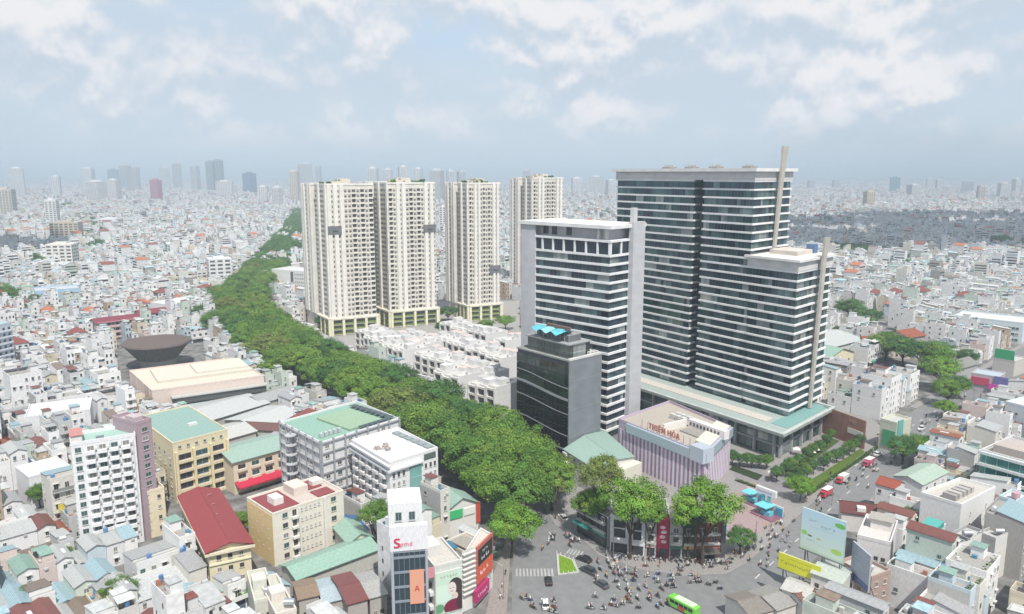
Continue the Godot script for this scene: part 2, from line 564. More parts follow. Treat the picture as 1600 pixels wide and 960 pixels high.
func make_glass_complex() -> void:
	var white := Color(0.80, 0.81, 0.82)
	var uL := Vector2(-0.565, -0.825)
	var uR := Vector2(0.70, -0.714)
	var tc := Vector2(107.5, -287.0)
	var o := Vector3(tc.x, 0, tc.y)
	var fh := 3.38
	var y0 := 14.2
	var root := thing("office_complex", "tall dark glass office slab with white floor bands and stepped lower wing", "office tower", o)
	LAND.append(["tall glass office slab", tc])
	# podium
	var pc := Vector2(98.5, -266.0) - tc
	var pod := PackedVector2Array([pc, pc + uR * 47, pc + uR * 47 + uL * 118, pc + uL * 118])
	var podw := MB.off(pod, -4.0)
	hide_site(PackedVector2Array([pod[0] + tc, pod[1] + tc, pod[2] + tc, pod[3] + tc]), 11.0, 2.0)
	var m := MB.new()
	m.prism(MB.off(podw, -0.3), 0, 10.2, Color(0.22, 0.23, 0.24))
	part(root, "podium_wall", m, "render")
	for k in 2:
		m = MB.new()
		glazing(m, podw, 0.6 + k * 4.8, 4.6 + k * 4.6, 2.4, [Color(0.02, 0.035, 0.04), Color(0.06, 0.1, 0.1), Color(0.03, 0.06, 0.06), Color(0.10, 0.15, 0.15)], 0.1)
		part(root, "shopfront_glazing", m, "curtain_glass")
		m = MB.new()
		m.ring(podw, -0.2, 0.5, 4.6 + k * 4.6, 5.3 + k * 4.6, Color(0.34, 0.38, 0.39))
		part(root, "floor_band", m, "render")
	for e in [0, 3]:
		var a := podw[e]
		var b := podw[(e + 1) % 4]
		var f := ef(a, b)
		var l := a.distance_to(b)
		for k in int(l / 9.0) + 1:
			m = MB.new()
			m.box(Vector3(k * 9.0, 0, 0.1), Vector3(k * 9.0 + 0.9, 10.3, 1.1), Color(0.36, 0.38, 0.38), f)
			part(root, "column", m, "render")
	m = MB.new()
	m.prism(pod, 10.3, 11.1, Color(0.33, 0.37, 0.36), Color(0.36, 0.42, 0.40), true)
	part(root, "podium_roof", m, "roofing")
	m = MB.new()
	m.ring(pod, -1.3, 0.0, 11.1, 11.5, Color(0.40, 0.43, 0.42), Color(0.46, 0.50, 0.48))
	part(root, "podium_parapet", m, "render")
	m = MB.new()
	var walk := PackedVector2Array([pc + uR * 8 + uL * 12, pc + uR * 14 + uL * 12, pc + uR * 14 + uL * 116, pc + uR * 8 + uL * 116])
	m.prism(walk, 11.1, 11.3, Color(0.5, 0.46, 0.42), Color(0.58, 0.54, 0.49))
	part(root, "roof_terrace", m, "paving")
	m = MB.new()
	var pool := PackedVector2Array([pc + uR * 8 + uL * 2.5, pc + uR * 45 + uL * 2.5, pc + uR * 45 + uL * 10, pc + uR * 8 + uL * 10])
	m.prism(pool, 11.1, 11.25, Color(0.2, 0.35, 0.34), Color(0.20, 0.37, 0.35))
	part(root, "roof_deck", m, "roofing")
	# storey base between podium and first band
	# footprints, front line along uL from the near corner (0,0)
	var z := Vector2.ZERO
	var wing := PackedVector2Array([z, uR * 30, uR * 30 + uL * 22, uL * 22])
	var main := PackedVector2Array([uL * 22, uL * 22 + uR * 32, uL * 47 + uR * 32, uL * 47])
	var notch := PackedVector2Array([uL * 47 + uR * 5, uL * 47 + uR * 30, uL * 53 + uR * 30, uL * 53 + uR * 5])
	var lefts := PackedVector2Array([uL * 53, uL * 53 + uR * 32, uL * 101 + uR * 32, uL * 101])
	for p in [wing, main, notch, lefts]:
		m = MB.new()
		m.prism(MB.off(p, -1.0), 11.1, y0, Color(0.2, 0.21, 0.21))
		part(root, "lobby_wall", m, "render")
		m = MB.new()
		glazing(m, MB.off(p, -0.95), 11.2, y0 - 0.7, 2.0, glass_tones, 0.05)
		part(root, "window_band", m, "curtain_glass")
		m = MB.new()
		m.ring(p, -1.2, 0.5, y0 - 0.7, y0, white)
		part(root, "floor_band", m, "render")
	var wf := 16
	var mf := 26
	banded_tower(root, wing, y0, wf, fh, 0.72, 0.6, white, glass_tones, 1.6, 0.06)
	banded_tower(root, main, y0, mf, fh, 0.72, 0.6, white, glass_tones, 1.6, 0.06)
	banded_tower(root, lefts, y0, mf, fh, 0.72, 0.6, white, glass_tones, 1.6, 0.06)
	m = MB.new()
	m.prism(MB.off(notch, -0.05), y0, y0 + mf * fh, Color(0.16, 0.17, 0.18))
	part(root, "recess_wall", m, "render")
	for k in mf:
		m = MB.new()
		glazing(m, notch, y0 + k * fh, y0 + k * fh + fh - 0.3, 1.6, glass_tones, 0.05)
		part(root, "window_band", m, "curtain_glass")
	for k in range(0, mf, 3):
		m = MB.new()
		m.prism(MB.off(notch, 0.3), y0 + k * fh + 2.7, y0 + k * fh + 3.2, Color(0.62, 0.63, 0.64), null, true)
		part(root, "link_bridge", m, "render")
	# crowns
	var wt := y0 + wf * fh
	m = MB.new()
	m.ring(wing, -0.6, 0.75, wt, wt + 3.6, Color(0.64, 0.63, 0.63))
	part(root, "fascia", m, "render")
	m = MB.new()
	m.prism(MB.off(wing, 1.8), wt + 3.6, wt + 4.5, Color(0.74, 0.74, 0.74), Color(0.70, 0.67, 0.63), true)
	part(root, "cornice", m, "render")
	m = MB.new()
	var pent := PackedVector2Array([uL * 6 + uR * 11, uL * 6 + uR * 25, uL * 19 + uR * 25, uL * 19 + uR * 11])
	m.prism(pent, wt + 4.5, wt + 6.2, Color(0.6, 0.56, 0.5), Color(0.62, 0.57, 0.52))
	part(root, "penthouse_wall", m, "render")
	m = MB.new()
	m.box(Vector3(0, 0, 0), Vector3(3.4, 3.6, 3.4), Color(0.12, 0.20, 0.36), ef(pent[1] + uL * 3, pent[1] + uL * 3 + uR * 4, wt + 4.5))
	part(root, "plant_room", m, "render")
	var hullp := PackedVector2Array([uL * 22, uL * 22 + uR * 32, uL * 101 + uR * 32, uL * 101])
	var mt := y0 + mf * fh
	m = MB.new()
	m.ring(hullp, -0.6, 0.75, mt, mt + 3.4, Color(0.62, 0.61, 0.62))
	part(root, "fascia", m, "render")
	m = MB.new()
	m.prism(MB.off(hullp, 2.2), mt + 3.4, mt + 4.7, Color(0.76, 0.76, 0.76), Color(0.66, 0.65, 0.63), true)
	part(root, "cornice", m, "render")
	for s in [34.0, 52.0, 66.0, 80.0]:
		m = MB.new()
		var q: Vector2 = uL * s + uR * 16
		m.box(Vector3(-3, mt + 4.7, -2), Vector3(3, mt + 5.6, 2), Color(0.30, 0.29, 0.28), ef(q, q + uR))
		for j in 4:
			m.cyl(0.6, 0.6, 0.8, 10, Color(0.4, 0.4, 0.4), ef(q, q + uR) * Transform3D(Basis.IDENTITY, Vector3(-2.4 + j * 1.6, mt + 5.6, 0)))
		part(root, "roof_plant", m, "render")
	# the two tapering masts set on the short ends
	mast(root, uL * 22 + uR * 18, uR, wt + 4.5, mt + 13.5, mt + 4.0)
	mast(root, uR * 17, uR, 11.5, wt + 12.0, wt + 4.0)

func mast(root: Node3D, at: Vector2, u: Vector2, y0: float, y1: float, knee: float) -> void:
	var m := MB.new()
	var f := ef(at, at + u)
	var kk := Color(0.50, 0.48, 0.43)
	var lean := 0.0
	var pts := [[y0, 0.9, 1.2], [knee, 1.5, 2.8], [y1, 2.3, 3.4]]
	for i in 2:
		var a: Array = pts[i]
		var b: Array = pts[i + 1]
		var p := []
		for q in [a, b]:
			for s in [Vector2(-1, 1), Vector2(1, 1), Vector2(1, -1), Vector2(-1, -1)]:
				p.append(f * Vector3(s.x * q[1], q[0], q[2] + s.y * 0.45))
		for j in 4:
			m.quad(p[j], p[(j + 1) % 4], p[(j + 1) % 4 + 4], p[j + 4], kk)
		if i == 1:
			m.quad(p[4], p[5], p[6], p[7], kk)
	part(root, "mast", m, "render")

func make_white_tower() -> void:
	var white := Color(0.78, 0.79, 0.81)
	var uL := Vector2(-0.72, -0.694)
	var uR := Vector2(0.68, -0.733)
	var c := Vector2(36.2, -283.0)
	var root := thing("office_tower", "white banded office tower with glass floors and a grey end blade", "office tower", Vector3(c.x, 0, c.y))
	var poly := PackedVector2Array([Vector2.ZERO, uR * 20, uR * 20 + uL * 44, uL * 44])
	hide_site(PackedVector2Array([c, c + poly[1], c + poly[2], c + poly[3]]), 88.0, 2.0)
	LAND.append(["white banded tower", c])
	var y0 := 4.0
	var fh := 3.38
	var n := 21
	var m := MB.new()
	m.prism(MB.off(poly, -0.1), 0, y0, Color(0.3, 0.31, 0.33))
	part(root, "lobby_wall", m, "render")
	banded_tower(root, poly, y0, n, fh, 0.85, 0.6, white, [Color(0.05, 0.075, 0.10), Color(0.08, 0.12, 0.14), Color(0.12, 0.18, 0.195), Color(0.04, 0.05, 0.07)], 1.8, 0.09)
	# blank grey bay at the far left of the long face
	m = MB.new()
	m.box(Vector3(-0.2, 0, 0.2), Vector3(7.5, y0 + n * fh + 11.0, 0.9), Color(0.52, 0.52, 0.56), ef(poly[3], poly[0]))
	part(root, "end_wall", m, "render")
	var t := y0 + n * fh
	# tall glazed storey with mullions
	m = MB.new()
	glazing(m, poly, t, t + 4.6, 5.2, [Color(0.02, 0.035, 0.055), Color(0.03, 0.05, 0.07)], 0.0)
	part(root, "sky_lounge_glazing", m, "curtain_glass")
	m = MB.new()
	m.prism(MB.off(poly, -0.2), t, t + 4.6, Color(0.18, 0.19, 0.2))
	part(root, "core_wall", m, "render")
	for e in [3, 0]:
		var a := poly[e]
		var b := poly[(e + 1) % 4]
		var l := a.distance_to(b)
		var k := int(l / 5.2)
		for j in k + 1:
			m = MB.new()
			m.box(Vector3(l * j / k - 0.35, t, 0.05), Vector3(l * j / k + 0.35, t + 4.6, 0.6), white, ef(a, b))
			part(root, "mullion", m, "render")
	m = MB.new()
	m.prism(MB.off(poly, 0.8), t + 4.6, t + 5.4, white, null, true)
	part(root, "floor_band", m, "render")
	m = MB.new()
	m.prism(MB.off(poly, -2.5), t + 5.4, t + 9.6, Color(0.52, 0.52, 0.54))
	part(root, "crown_wall", m, "render")
	var ff := ef(poly[3], poly[0])
	for x in [9.0, 13.5, 21.0]:
		m = MB.new()
		m.box(Vector3(x, t + 6.0, -2.6), Vector3(x + 2.6, t + 9.2, -2.3), Color(0.03, 0.035, 0.04), ff)
		part(root, "window", m, "glass")
	for x in [37.0, 40.5]:
		m = MB.new()
		m.box(Vector3(x, t + 5.4, -2.4), Vector3(x + 1.0, t + 9.6, -1.2), Color(0.72, 0.71, 0.70), ff)
		part(root, "column", m, "render")
	m = MB.new()
	m.prism(MB.off(poly, 1.6), t + 9.6, t + 10.9, Color(0.76, 0.76, 0.77), Color(0.7, 0.7, 0.69), true)
	part(root, "cornice", m, "render")
	# blade wall closing the short end
	m = MB.new()
	var f := ef(poly[0], poly[1])
	m.box(Vector3(11.6, 0, 0.3), Vector3(19.6, t + 11.6, 2.4), Color(0.52, 0.53, 0.56), f)
	part(root, "end_wall", m, "render")
	m = MB.new()
	m.box(Vector3(11.8, t + 11.6, 0.6), Vector3(14.2, t + 17.0, 2.2), Color(0.60, 0.60, 0.61), f)
	part(root, "fin_wall", m, "render")

func make_black_building() -> void:
	var c := Vector2(19.9, -261.4)
	var uL := Vector2(-0.647, -0.763)
	var uR := Vector2(0.743, -0.669)
	var root := thing("glass_building", "black glass building with plain grey side wall and rooftop bar", "office building", Vector3(c.x, 0, c.y))
	LAND.append(["black glass building", c])
	var poly := PackedVector2Array([Vector2.ZERO, uR * 17, uR * 17 + uL * 28, uL * 28])
	hide_site(PackedVector2Array([c, c + poly[1], c + poly[2], c + poly[3]]), 40.0, 1.0)
	var h := 40.0
	var m := MB.new()
	m.prism(MB.off(poly, -0.3), 0, h - 0.3, Color(0.10, 0.10, 0.11), Color(0.3, 0.3, 0.3))
	part(root, "core_wall", m, "render")
	var tones := [Color(0.006, 0.006, 0.010), Color(0.010, 0.010, 0.014), Color(0.014, 0.013, 0.017)]
	for k in 10:
		m = MB.new()
		var y := 0.4 + k * 3.82
		var tn: Array = tones if k < 7 else [Color(0.015, 0.022, 0.022), Color(0.03, 0.045, 0.04), Color(0.05, 0.07, 0.06)]
		glazing(m, poly, y, y + 3.5, 2.2, tn, 0.0, [1, 2, 3])
		part(root, "window_band", m, "curtain_glass")
	# thin curved ribbons across the long glass face
	var f := ef(poly[3], poly[0])
	for r in [[8.0, 0.5], [13.5, 0.3], [26.5, 0.9], [21.5, 0.25], [31.0, 0.25]]:
		m = MB.new()
		var seg := 16
		for i in seg:
			var x0 := 28.0 * i / seg
			var x1 := 28.0 * (i + 1) / seg
			var a0: float = r[0] + 1.2 * cos(x0 / 28.0 * PI)
			var a1: float = r[0] + 1.2 * cos(x1 / 28.0 * PI)
			var th: float = r[1]
			m.quad(f * Vector3(x0, a0, 0.16), f * Vector3(x1, a1, 0.16), f * Vector3(x1, a1 + th, 0.16), f * Vector3(x0, a0 + th, 0.16), Color(0.30, 0.31, 0.33))
			m.quad(f * Vector3(x0, a0 + th, 0.16), f * Vector3(x1, a1 + th, 0.16), f * Vector3(x1, a1 + th, -0.1), f * Vector3(x0, a0 + th, -0.1), Color(0.30, 0.31, 0.33))
			m.quad(f * Vector3(x0, a0, -0.1), f * Vector3(x1, a1, -0.1), f * Vector3(x1, a1, 0.16), f * Vector3(x0, a0, 0.16), Color(0.30, 0.31, 0.33))
		part(root, "ribbon", m, "render")
	m = MB.new()
	m.box(Vector3(0, 0, -0.2), Vector3(17.0, h, 0.35), Color(0.20, 0.225, 0.245), ef(poly[0], poly[1]))
	part(root, "side_wall", m, "render")
	for y in [12.0, 22.0, 32.5]:
		m = MB.new()
		m.box(Vector3(0, y, 0.35), Vector3(17.0, y + 0.12, 0.4), Color(0.30, 0.33, 0.35), ef(poly[0], poly[1]))
		part(root, "panel_joint", m, "render")
	m = MB.new()
	m.box(Vector3(0, h, -0.7), Vector3(17.0, h + 0.7, 0.5), Color(0.60, 0.60, 0.59), ef(poly[0], poly[1]))
	part(root, "coping", m, "render")
	m = MB.new()
	m.ring(poly, -0.5, 0.05, h - 0.3, h + 0.25, Color(0.30, 0.33, 0.32))
	part(root, "parapet", m, "render")
	# stepped glazed rooftop
	var up := MB.off(poly, -3.0)
	m = MB.new()
	m.prism(MB.off(up, -0.2), h - 0.3, h + 4.6, Color(0.25, 0.26, 0.25))
	part(root, "rooftop_wall", m, "render")
	m = MB.new()
	glazing(m, up, h, h + 4.4, 2.4, [Color(0.05, 0.07, 0.065), Color(0.09, 0.11, 0.10), Color(0.03, 0.04, 0.04)], 0.3)
	part(root, "window_band", m, "curtain_glass")
	m = MB.new()
	m.prism(MB.off(up, 0.6), h + 4.6, h + 5.0, Color(0.28, 0.30, 0.31), Color(0.33, 0.35, 0.36), true)
	part(root, "roof", m, "roofing")
	var up2 := MB.off(up, -2.0)
	for k in 9:
		var q := up2[3].lerp(up2[0], k / 8.0)
		m = MB.new()
		m.box(Vector3(q.x - 0.1, h + 5.0, q.y - 0.1), Vector3(q.x + 0.1, h + 8.2, q.y + 0.1), Color(0.33, 0.35, 0.36))
		part(root, "post", m, "render")
	m = MB.new()
	m.prism(MB.off(up2, -0.4), h + 5.0, h + 7.4, Color(0.16, 0.17, 0.18), Color(0.3, 0.31, 0.32))
	part(root, "bar_wall", m, "render")
	m = MB.new()
	var ff := ef(up2[3], up2[0], h + 8.3)
	var l := up2[3].distance_to(up2[0])
	# sagging turquoise awnings over the bar
	for k in 3:
		var aw := MB.new()
		var x0 := l * (0.06 + 0.30 * k)
		for i in 6:
			for j in 4:
				var pts := []
				for q in [Vector2(i, j), Vector2(i + 1, j), Vector2(i + 1, j + 1), Vector2(i, j + 1)]:
					var sag: float = 0.55 * cos(TAU * q.x / 6.0) - 0.35 * absf(q.y - 2.0) + 0.4
					pts.append(ff * Vector3(x0 + q.x / 6.0 * l * 0.29, sag, 3.2 - q.y * 1.7))
				aw.quad(pts[0], pts[1], pts[2], pts[3], vary(Color(0.10, 0.38, 0.45), 0.12) if k != 1 else vary(Color(0.22, 0.48, 0.53), 0.1))
		part(root, "awning", aw, "cloth")
	m = MB.new()
	m.prism(MB.off(up2, -3.0), h + 7.4, h + 9.6, Color(0.30, 0.18, 0.15), Color(0.36, 0.22, 0.18))
	part(root, "lift_room", m, "tile")
	for k in 3:
		m = MB.new()
		m.box(Vector3(12.0 + k * 1.6, h, -2.4 - k * 0.3), Vector3(13.3 + k * 1.6, h + 1.1, -1.0), Color(0.55, 0.55, 0.54), ef(poly[0], poly[1]))
		part(root, "air_conditioner", m, "render")

# ---------------------------------------------------------------- cream apartment towers
# one wall by a pattern of bays: P white pier, s slot of small windows, w window column, g loggia column
func apartment_wall(root: Node3D, p: Vector2, q: Vector2, h: float, pattern: String) -> void:
	var l := p.distance_to(q)
	var f := ef(p, q)
	var wide := {"P": 2.9, "s": 1.5, "w": 2.7, "g": 3.3}
	var sum := 0.0
	for ch in pattern: sum += wide[ch]
	var fh := 3.2
	var nf := int((h - 11.5) / fh)
	var pale := Color(0.76, 0.745, 0.705)
	var win := MB.new()
	var x := 0.0
	for ch in pattern:
		var bw: float = wide[ch] * l / sum
		if ch == "P":
			var pr := MB.new()
			pr.box(Vector3(x + 0.1, 10.5, 0.0), Vector3(x + bw - 0.1, h + 0.8, 1.1), pale, f)
			part(root, "pier", pr, "render")
		for k in nf:
			var y := 11.8 + k * fh
			if ch == "s":
				win.box(Vector3(x + 0.25, y + 0.7, 0.0), Vector3(x + bw - 0.25, y + 2.2, 0.06), vary(Color(0.20, 0.18, 0.16), 0.3), f)
			elif ch == "w":
				win.box(Vector3(x + bw * 0.2, y + 0.8, 0.0), Vector3(x + bw * 0.8, y + 2.1, 0.06), vary(Color(0.16, 0.145, 0.13), 0.35), f)
				win.box(Vector3(x, y + 2.75, 0.0), Vector3(x + bw, y + 3.0, 0.22), Color(0.70, 0.66, 0.59), f, true)
			elif ch == "g":
				win.box(Vector3(x + 0.3, y + 0.3, 0.0), Vector3(x + bw - 0.3, y + 2.7, 0.05), vary(Color(0.09, 0.09, 0.095), 0.4), f)
				win.box(Vector3(x + 0.1, y - 0.25, 0.0), Vector3(x + bw - 0.1, y + 0.85, 0.75), Color(0.72, 0.69, 0.62), f, true)
				win.box(Vector3(x - 0.15, y - 0.3, 0.0), Vector3(x + 0.15, y + 2.9, 0.8), pale, f)
		x += bw
	if not win.v.is_empty():
		part(root, "windows", win, "render", "stuff")

func apartment_tower(label: String, a: Vector2, u: Vector2, bk: Vector2, w: float, d: float, h: float, panel_y: float, panel_side: int) -> void:
	var root := thing("apartment_tower", label, "apartment tower", Vector3(a.x, 0, a.y), 0.0, "cream apartment towers")
	var n0 := d * 0.46
	var n1 := d * 0.60
	var poly := PackedVector2Array([Vector2.ZERO, u * w, u * w + bk * d, bk * d, bk * n1, bk * n1 + u * 5.0, bk * n0 + u * 5.0, bk * n0])
	hide_site(PackedVector2Array([a, a + poly[1], a + poly[2], a + poly[3]]), h, 3.0)
	var cream := Color(0.69, 0.655, 0.595)
	var pale := Color(0.76, 0.745, 0.705)
	var m := MB.new()
	m.prism(poly, 0, h, cream, Color(0.5, 0.47, 0.43))
	part(root, "wall", m, "render")
	apartment_wall(root, poly[0], poly[1], h, "PsPsPwwgwgwg" if panel_side == 0 else "gwPsPwgwgwPsPs")
	apartment_wall(root, poly[1], poly[2], h, "wgwPsPwgwPsPwg")
	apartment_wall(root, poly[3], poly[4], h, "PsPswsPsP")
	apartment_wall(root, poly[5], poly[6], h, "wsw")
	apartment_wall(root, poly[7], poly[0], h, "wswPswswsP")
	# podium frame of pale fins with planted screens
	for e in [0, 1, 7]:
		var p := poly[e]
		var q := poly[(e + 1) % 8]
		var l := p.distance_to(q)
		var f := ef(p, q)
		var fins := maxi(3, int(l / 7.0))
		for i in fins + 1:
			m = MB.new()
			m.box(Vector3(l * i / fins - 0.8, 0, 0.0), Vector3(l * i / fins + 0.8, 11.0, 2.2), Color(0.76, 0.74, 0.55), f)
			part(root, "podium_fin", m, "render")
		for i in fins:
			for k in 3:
				m = MB.new()
				m.box(Vector3(l * i / fins + 1.1, 0.9 + 3.2 * k, 1.4), Vector3(l * (i + 1) / fins - 1.1, 1.9 + 3.2 * k, 2.0), vary(Color(0.16, 0.22, 0.05), 0.3), f, true)
				part(root, "planted_screen", m, "render")
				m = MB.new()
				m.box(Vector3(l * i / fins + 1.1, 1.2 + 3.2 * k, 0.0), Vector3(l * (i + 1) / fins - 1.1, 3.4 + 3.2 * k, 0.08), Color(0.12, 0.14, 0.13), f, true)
				part(root, "window", m, "glass")  # dark glass pane stands in for the shade inside each podium bay
		m = MB.new()
		m.box(Vector3(-0.8, 10.6, 0), Vector3(l + 0.8, 11.6, 2.4), Color(0.72, 0.68, 0.58), f, true)
		part(root, "podium_ledge", m, "render")
	# solid dark grey panel with a strip window, proud of the front wall
	var f0 := ef(poly[0], poly[1])
	var vx := 0.0 if panel_side == 0 else w - 8.6
	m = MB.new()
	m.box(Vector3(vx, panel_y, 0.0), Vector3(vx + 8.6, panel_y + 5.4, 1.25), Color(0.17, 0.17, 0.18), f0, true)
	part(root, "grey_panel", m, "render")
	m = MB.new()
	m.box(Vector3(vx + 2.8, panel_y + 1.5, 1.25), Vector3(vx + 6.0, panel_y + 2.6, 1.35), Color(0.07, 0.07, 0.08), f0, true)
	part(root, "panel_window", m, "glass")
	# roof: parapet, rooms, planting
	m = MB.new()
	m.ring(poly, -0.5, 0.3, h, h + 1.2, pale)
	part(root, "parapet", m, "render")
	for i in 4:
		m = MB.new()
		var q: Vector2 = u * w * (0.3 + 0.2 * (i % 2) + 0.1 * i) + bk * d * (0.14 + 0.22 * i)
		m.box(Vector3(-3.4, h, -2.6), Vector3(3.4, h + 2.6 + 1.4 * (i % 2), 2.6), Color(0.66, 0.60, 0.54), ef(q, q + u))
		part(root, "roof_room", m, "render")
	for i in 7:
		var q: Vector2 = u * w * R.randf_range(0.05, 0.9) + bk * d * R.randf_range(0.04, 0.45)
		var s := R.randf_range(0.35, 0.6)
		put(root, "roof_shrub", shrub_meshes[i % shrub_meshes.size()], Transform3D(Basis.IDENTITY.scaled(Vector3(s, s * 0.8, s) * 5.0), Vector3(q.x, h, q.y)))

func make_apartments() -> void:
	var u := Vector2(0.90, -0.436)
	var bk := Vector2(-0.54, -0.842)
	apartment_tower("cream apartment tower closest to the tree-lined boulevard, dark panel at mid height", Vector2(-117.5, -490.9), u, bk, 30.0, 50.0, 97.0, 66.0, 0)
	apartment_tower("cream apartment tower second along, dark panel high on its outer corner", Vector2(-82.8, -518.2), u, bk, 33.0, 52.0, 97.5, 64.5, 1)
	apartment_tower("slim cream apartment tower standing apart, beside the white banded tower", Vector2(-30.3, -541.4), u, bk, 24.0, 34.0, 97.0, 34.0, 1)
	apartment_tower("cream apartment tower half hidden behind the white banded tower", Vector2(17.1, -630.9), u, bk, 28.0, 34.0, 100.0, 34.0, 1)

# ---------------------------------------------------------------- trees
var tree_meshes := []      # [crown mesh, trunk mesh]
var shrub_meshes := []
var palm_meshes := []

func leaf(m: MB, p: Vector3, nrm: Vector3, s: float, k: Color) -> void:
	var a := nrm.cross(Vector3(R.randf_range(-1, 1), R.randf_range(-1, 1), R.randf_range(-1, 1))).normalized()
	var b := nrm.cross(a)
	var l := s * R.randf_range(0.7, 1.3)
	var w := s * R.randf_range(0.4, 0.75)
	m.quad(p - a * l, p - b * w, p + a * l, p + b * w, k)

func clump(m: MB, c: Vector3, r: float, count: int, s: float, k: Color, centre: Vector3) -> void:
	for i in count:
		var d := Vector3(R.randfn(), R.randfn() * 0.8, R.randfn())
		d = d.normalized() * pow(R.randf(), 0.42)
		var p := c + Vector3(d.x, d.y * 0.72, d.z) * r
		var nrm := (d * 0.8 + (p - centre).normalized() * 0.7 + Vector3(0, 0.55, 0) + Vector3(R.randfn(), R.randfn(), R.randfn()) * 0.42).normalized()
		leaf(m, p, nrm, s, vary(k, 0.18))

# a crown about 2 wide (radius 1) in units of its own radius; sizes given in metres before scaling
func make_tree_meshes() -> void:
	R.seed = 404
	var tones := [Color(0.126, 0.226, 0.036), Color(0.098, 0.197, 0.037), Color(0.140, 0.235, 0.042), Color(0.066, 0.155, 0.040), Color(0.125, 0.230, 0.038), Color(0.160, 0.205, 0.055), Color(0.056, 0.130, 0.044), Color(0.135, 0.265, 0.036)]
	for t in tones.size():
		var cr := MB.new()
		var tr := MB.new()
		var rad := 7.0
		var hgt := 15.0
		var cy := 10.2
		var centre := Vector3(0, cy - 1.5, 0)
		var heads := []
		var nc := 44
		for i in nc:
			var fy := 1.0 - (i + 0.5) / nc * 1.42
			var rr := sqrt(maxf(0.0, 1.0 - fy * fy))
			var az := i * 2.39996 + R.randf_range(-0.35, 0.35)
			var lump := 1.0 + 0.22 * sin(az * 3.0 + t) + R.randf_range(-0.2, 0.12)
			var c := Vector3(cos(az) * rr * rad * 0.84 * lump, cy + fy * 4.3 * (0.9 + 0.2 * R.randf()), sin(az) * rr * rad * 0.84 * lump)
			heads.append(c)
		for i in 10:
			heads.append(Vector3(R.randf_range(-3.5, 3.5), cy + R.randf_range(-1.5, 2.0), R.randf_range(-3.5, 3.5)))
		for c in heads:
			var k := vary(tones[t], 0.22)
			if R.randf() < 0.16:
				k = k.lerp(Color(0.20, 0.27, 0.05), 0.5)
			clump(cr, c, R.randf_range(1.2, 2.3), 190, 0.26, k, centre)
		var bark := Color(0.16, 0.12, 0.09)
		tr.bar(Vector3(0, 0, 0), Vector3(0.15, 4.4, 0.1), 0.42, bark, 7, 0.32)
		for i in 7:
			var az := TAU * i / 7.0 + R.randf_range(-0.3, 0.3)
			var mid := Vector3(cos(az) * 2.0, 6.6 + R.randf(), sin(az) * 2.0)
			tr.bar(Vector3(0.15, 4.2, 0.1), mid, 0.24, bark, 5, 0.15)
			for j in 2:
				var a2 := az + R.randf_range(-0.6, 0.6)
				tr.bar(mid, Vector3(cos(a2) * 4.6, 8.6 + R.randf_range(0, 2.6), sin(a2) * 4.6), 0.14, bark, 4, 0.05)
		tree_meshes.append([cr.mesh(M.leaf), tr.mesh(M.bark)])
	for t in 4:
		var cr := MB.new()
		for i in 12:
			var az := R.randf() * TAU
			var rr := sqrt(R.randf()) * 0.75
			clump(cr, Vector3(cos(az) * rr, 0.45 + R.randf() * 0.85, sin(az) * rr), 0.42, 60, 0.12, vary(tones[t], 0.2), Vector3(0, 0.5, 0))
		shrub_meshes.append(cr.mesh(M.leaf))
	for t in 2:
		var cr := MB.new()
		for i in 13:
			var az := TAU * i / 13.0
			var dirv := Vector3(cos(az), 0, sin(az))
			var side := Vector3(-sin(az), 0, cos(az))
			for j in 6:
				var a := j / 6.0
				var b := (j + 1) / 6.0
				var pa := dirv * a * 1.9 + Vector3(0, 5.0 + 0.9 * a - 2.3 * a * a, 0)
				var pb := dirv * b * 1.9 + Vector3(0, 5.0 + 0.9 * b - 2.3 * b * b, 0)
				var wa := 0.34 * (1.0 - a * 0.6)
				var wb := 0.34 * (1.0 - b * 0.6) * (0.0 if j == 5 else 1.0)
				cr.quad(pa - side * wa + Vector3(0, -0.12, 0), pa, pb, pb - side * wb + Vector3(0, -0.12, 0), vary(tones[t + 3], 0.2))
				cr.quad(pa, pa + side * wa + Vector3(0, -0.12, 0), pb + side * wb + Vector3(0, -0.12, 0), pb, vary(tones[t + 3], 0.2))
		var tr := MB.new()
		tr.bar(Vector3.ZERO, Vector3(0.1, 5.1, 0), 0.2, Color(0.22, 0.2, 0.17), 6, 0.14)
		palm_meshes.append([cr.mesh(M.leaf), tr.mesh(M.bark)])

# variant meshes are 14 m wide and about 15 m tall
func tree(called: String, label: String, at: Vector2, rad: float, hgt: float, kind: int, group := "") -> Node3D:
	var o := thing(called, label, "tree", Vector3(at.x, 0, at.y), R.randf() * TAU, group)
	var k := rad / 7.0
	var ky := clampf(hgt / 15.0, k * 0.72, k * 1.1)
	var lift := maxf(0.0, hgt - 15.0 * ky)
	put(o, "trunk", tree_meshes[kind][1], Transform3D(Basis.from_scale(Vector3(k, (lift + 10.5 * ky) / 10.5, k)), Vector3.ZERO))
	put(o, "crown", tree_meshes[kind][0], Transform3D(Basis.from_scale(Vector3(k * R.randf_range(0.92, 1.08), ky, k * R.randf_range(0.92, 1.08))), Vector3(0, lift, 0)))
	return o

const ORD := ["first", "second", "third", "fourth", "fifth", "sixth", "seventh", "eighth", "ninth", "tenth", "eleventh", "twelfth", "thirteenth", "fourteenth", "fifteenth", "sixteenth", "seventeenth", "eighteenth", "nineteenth", "twentieth", "twenty-first", "twenty-second", "twenty-third", "twenty-fourth", "twenty-fifth", "twenty-sixth", "twenty-seventh", "twenty-eighth", "twenty-ninth", "thirtieth"]

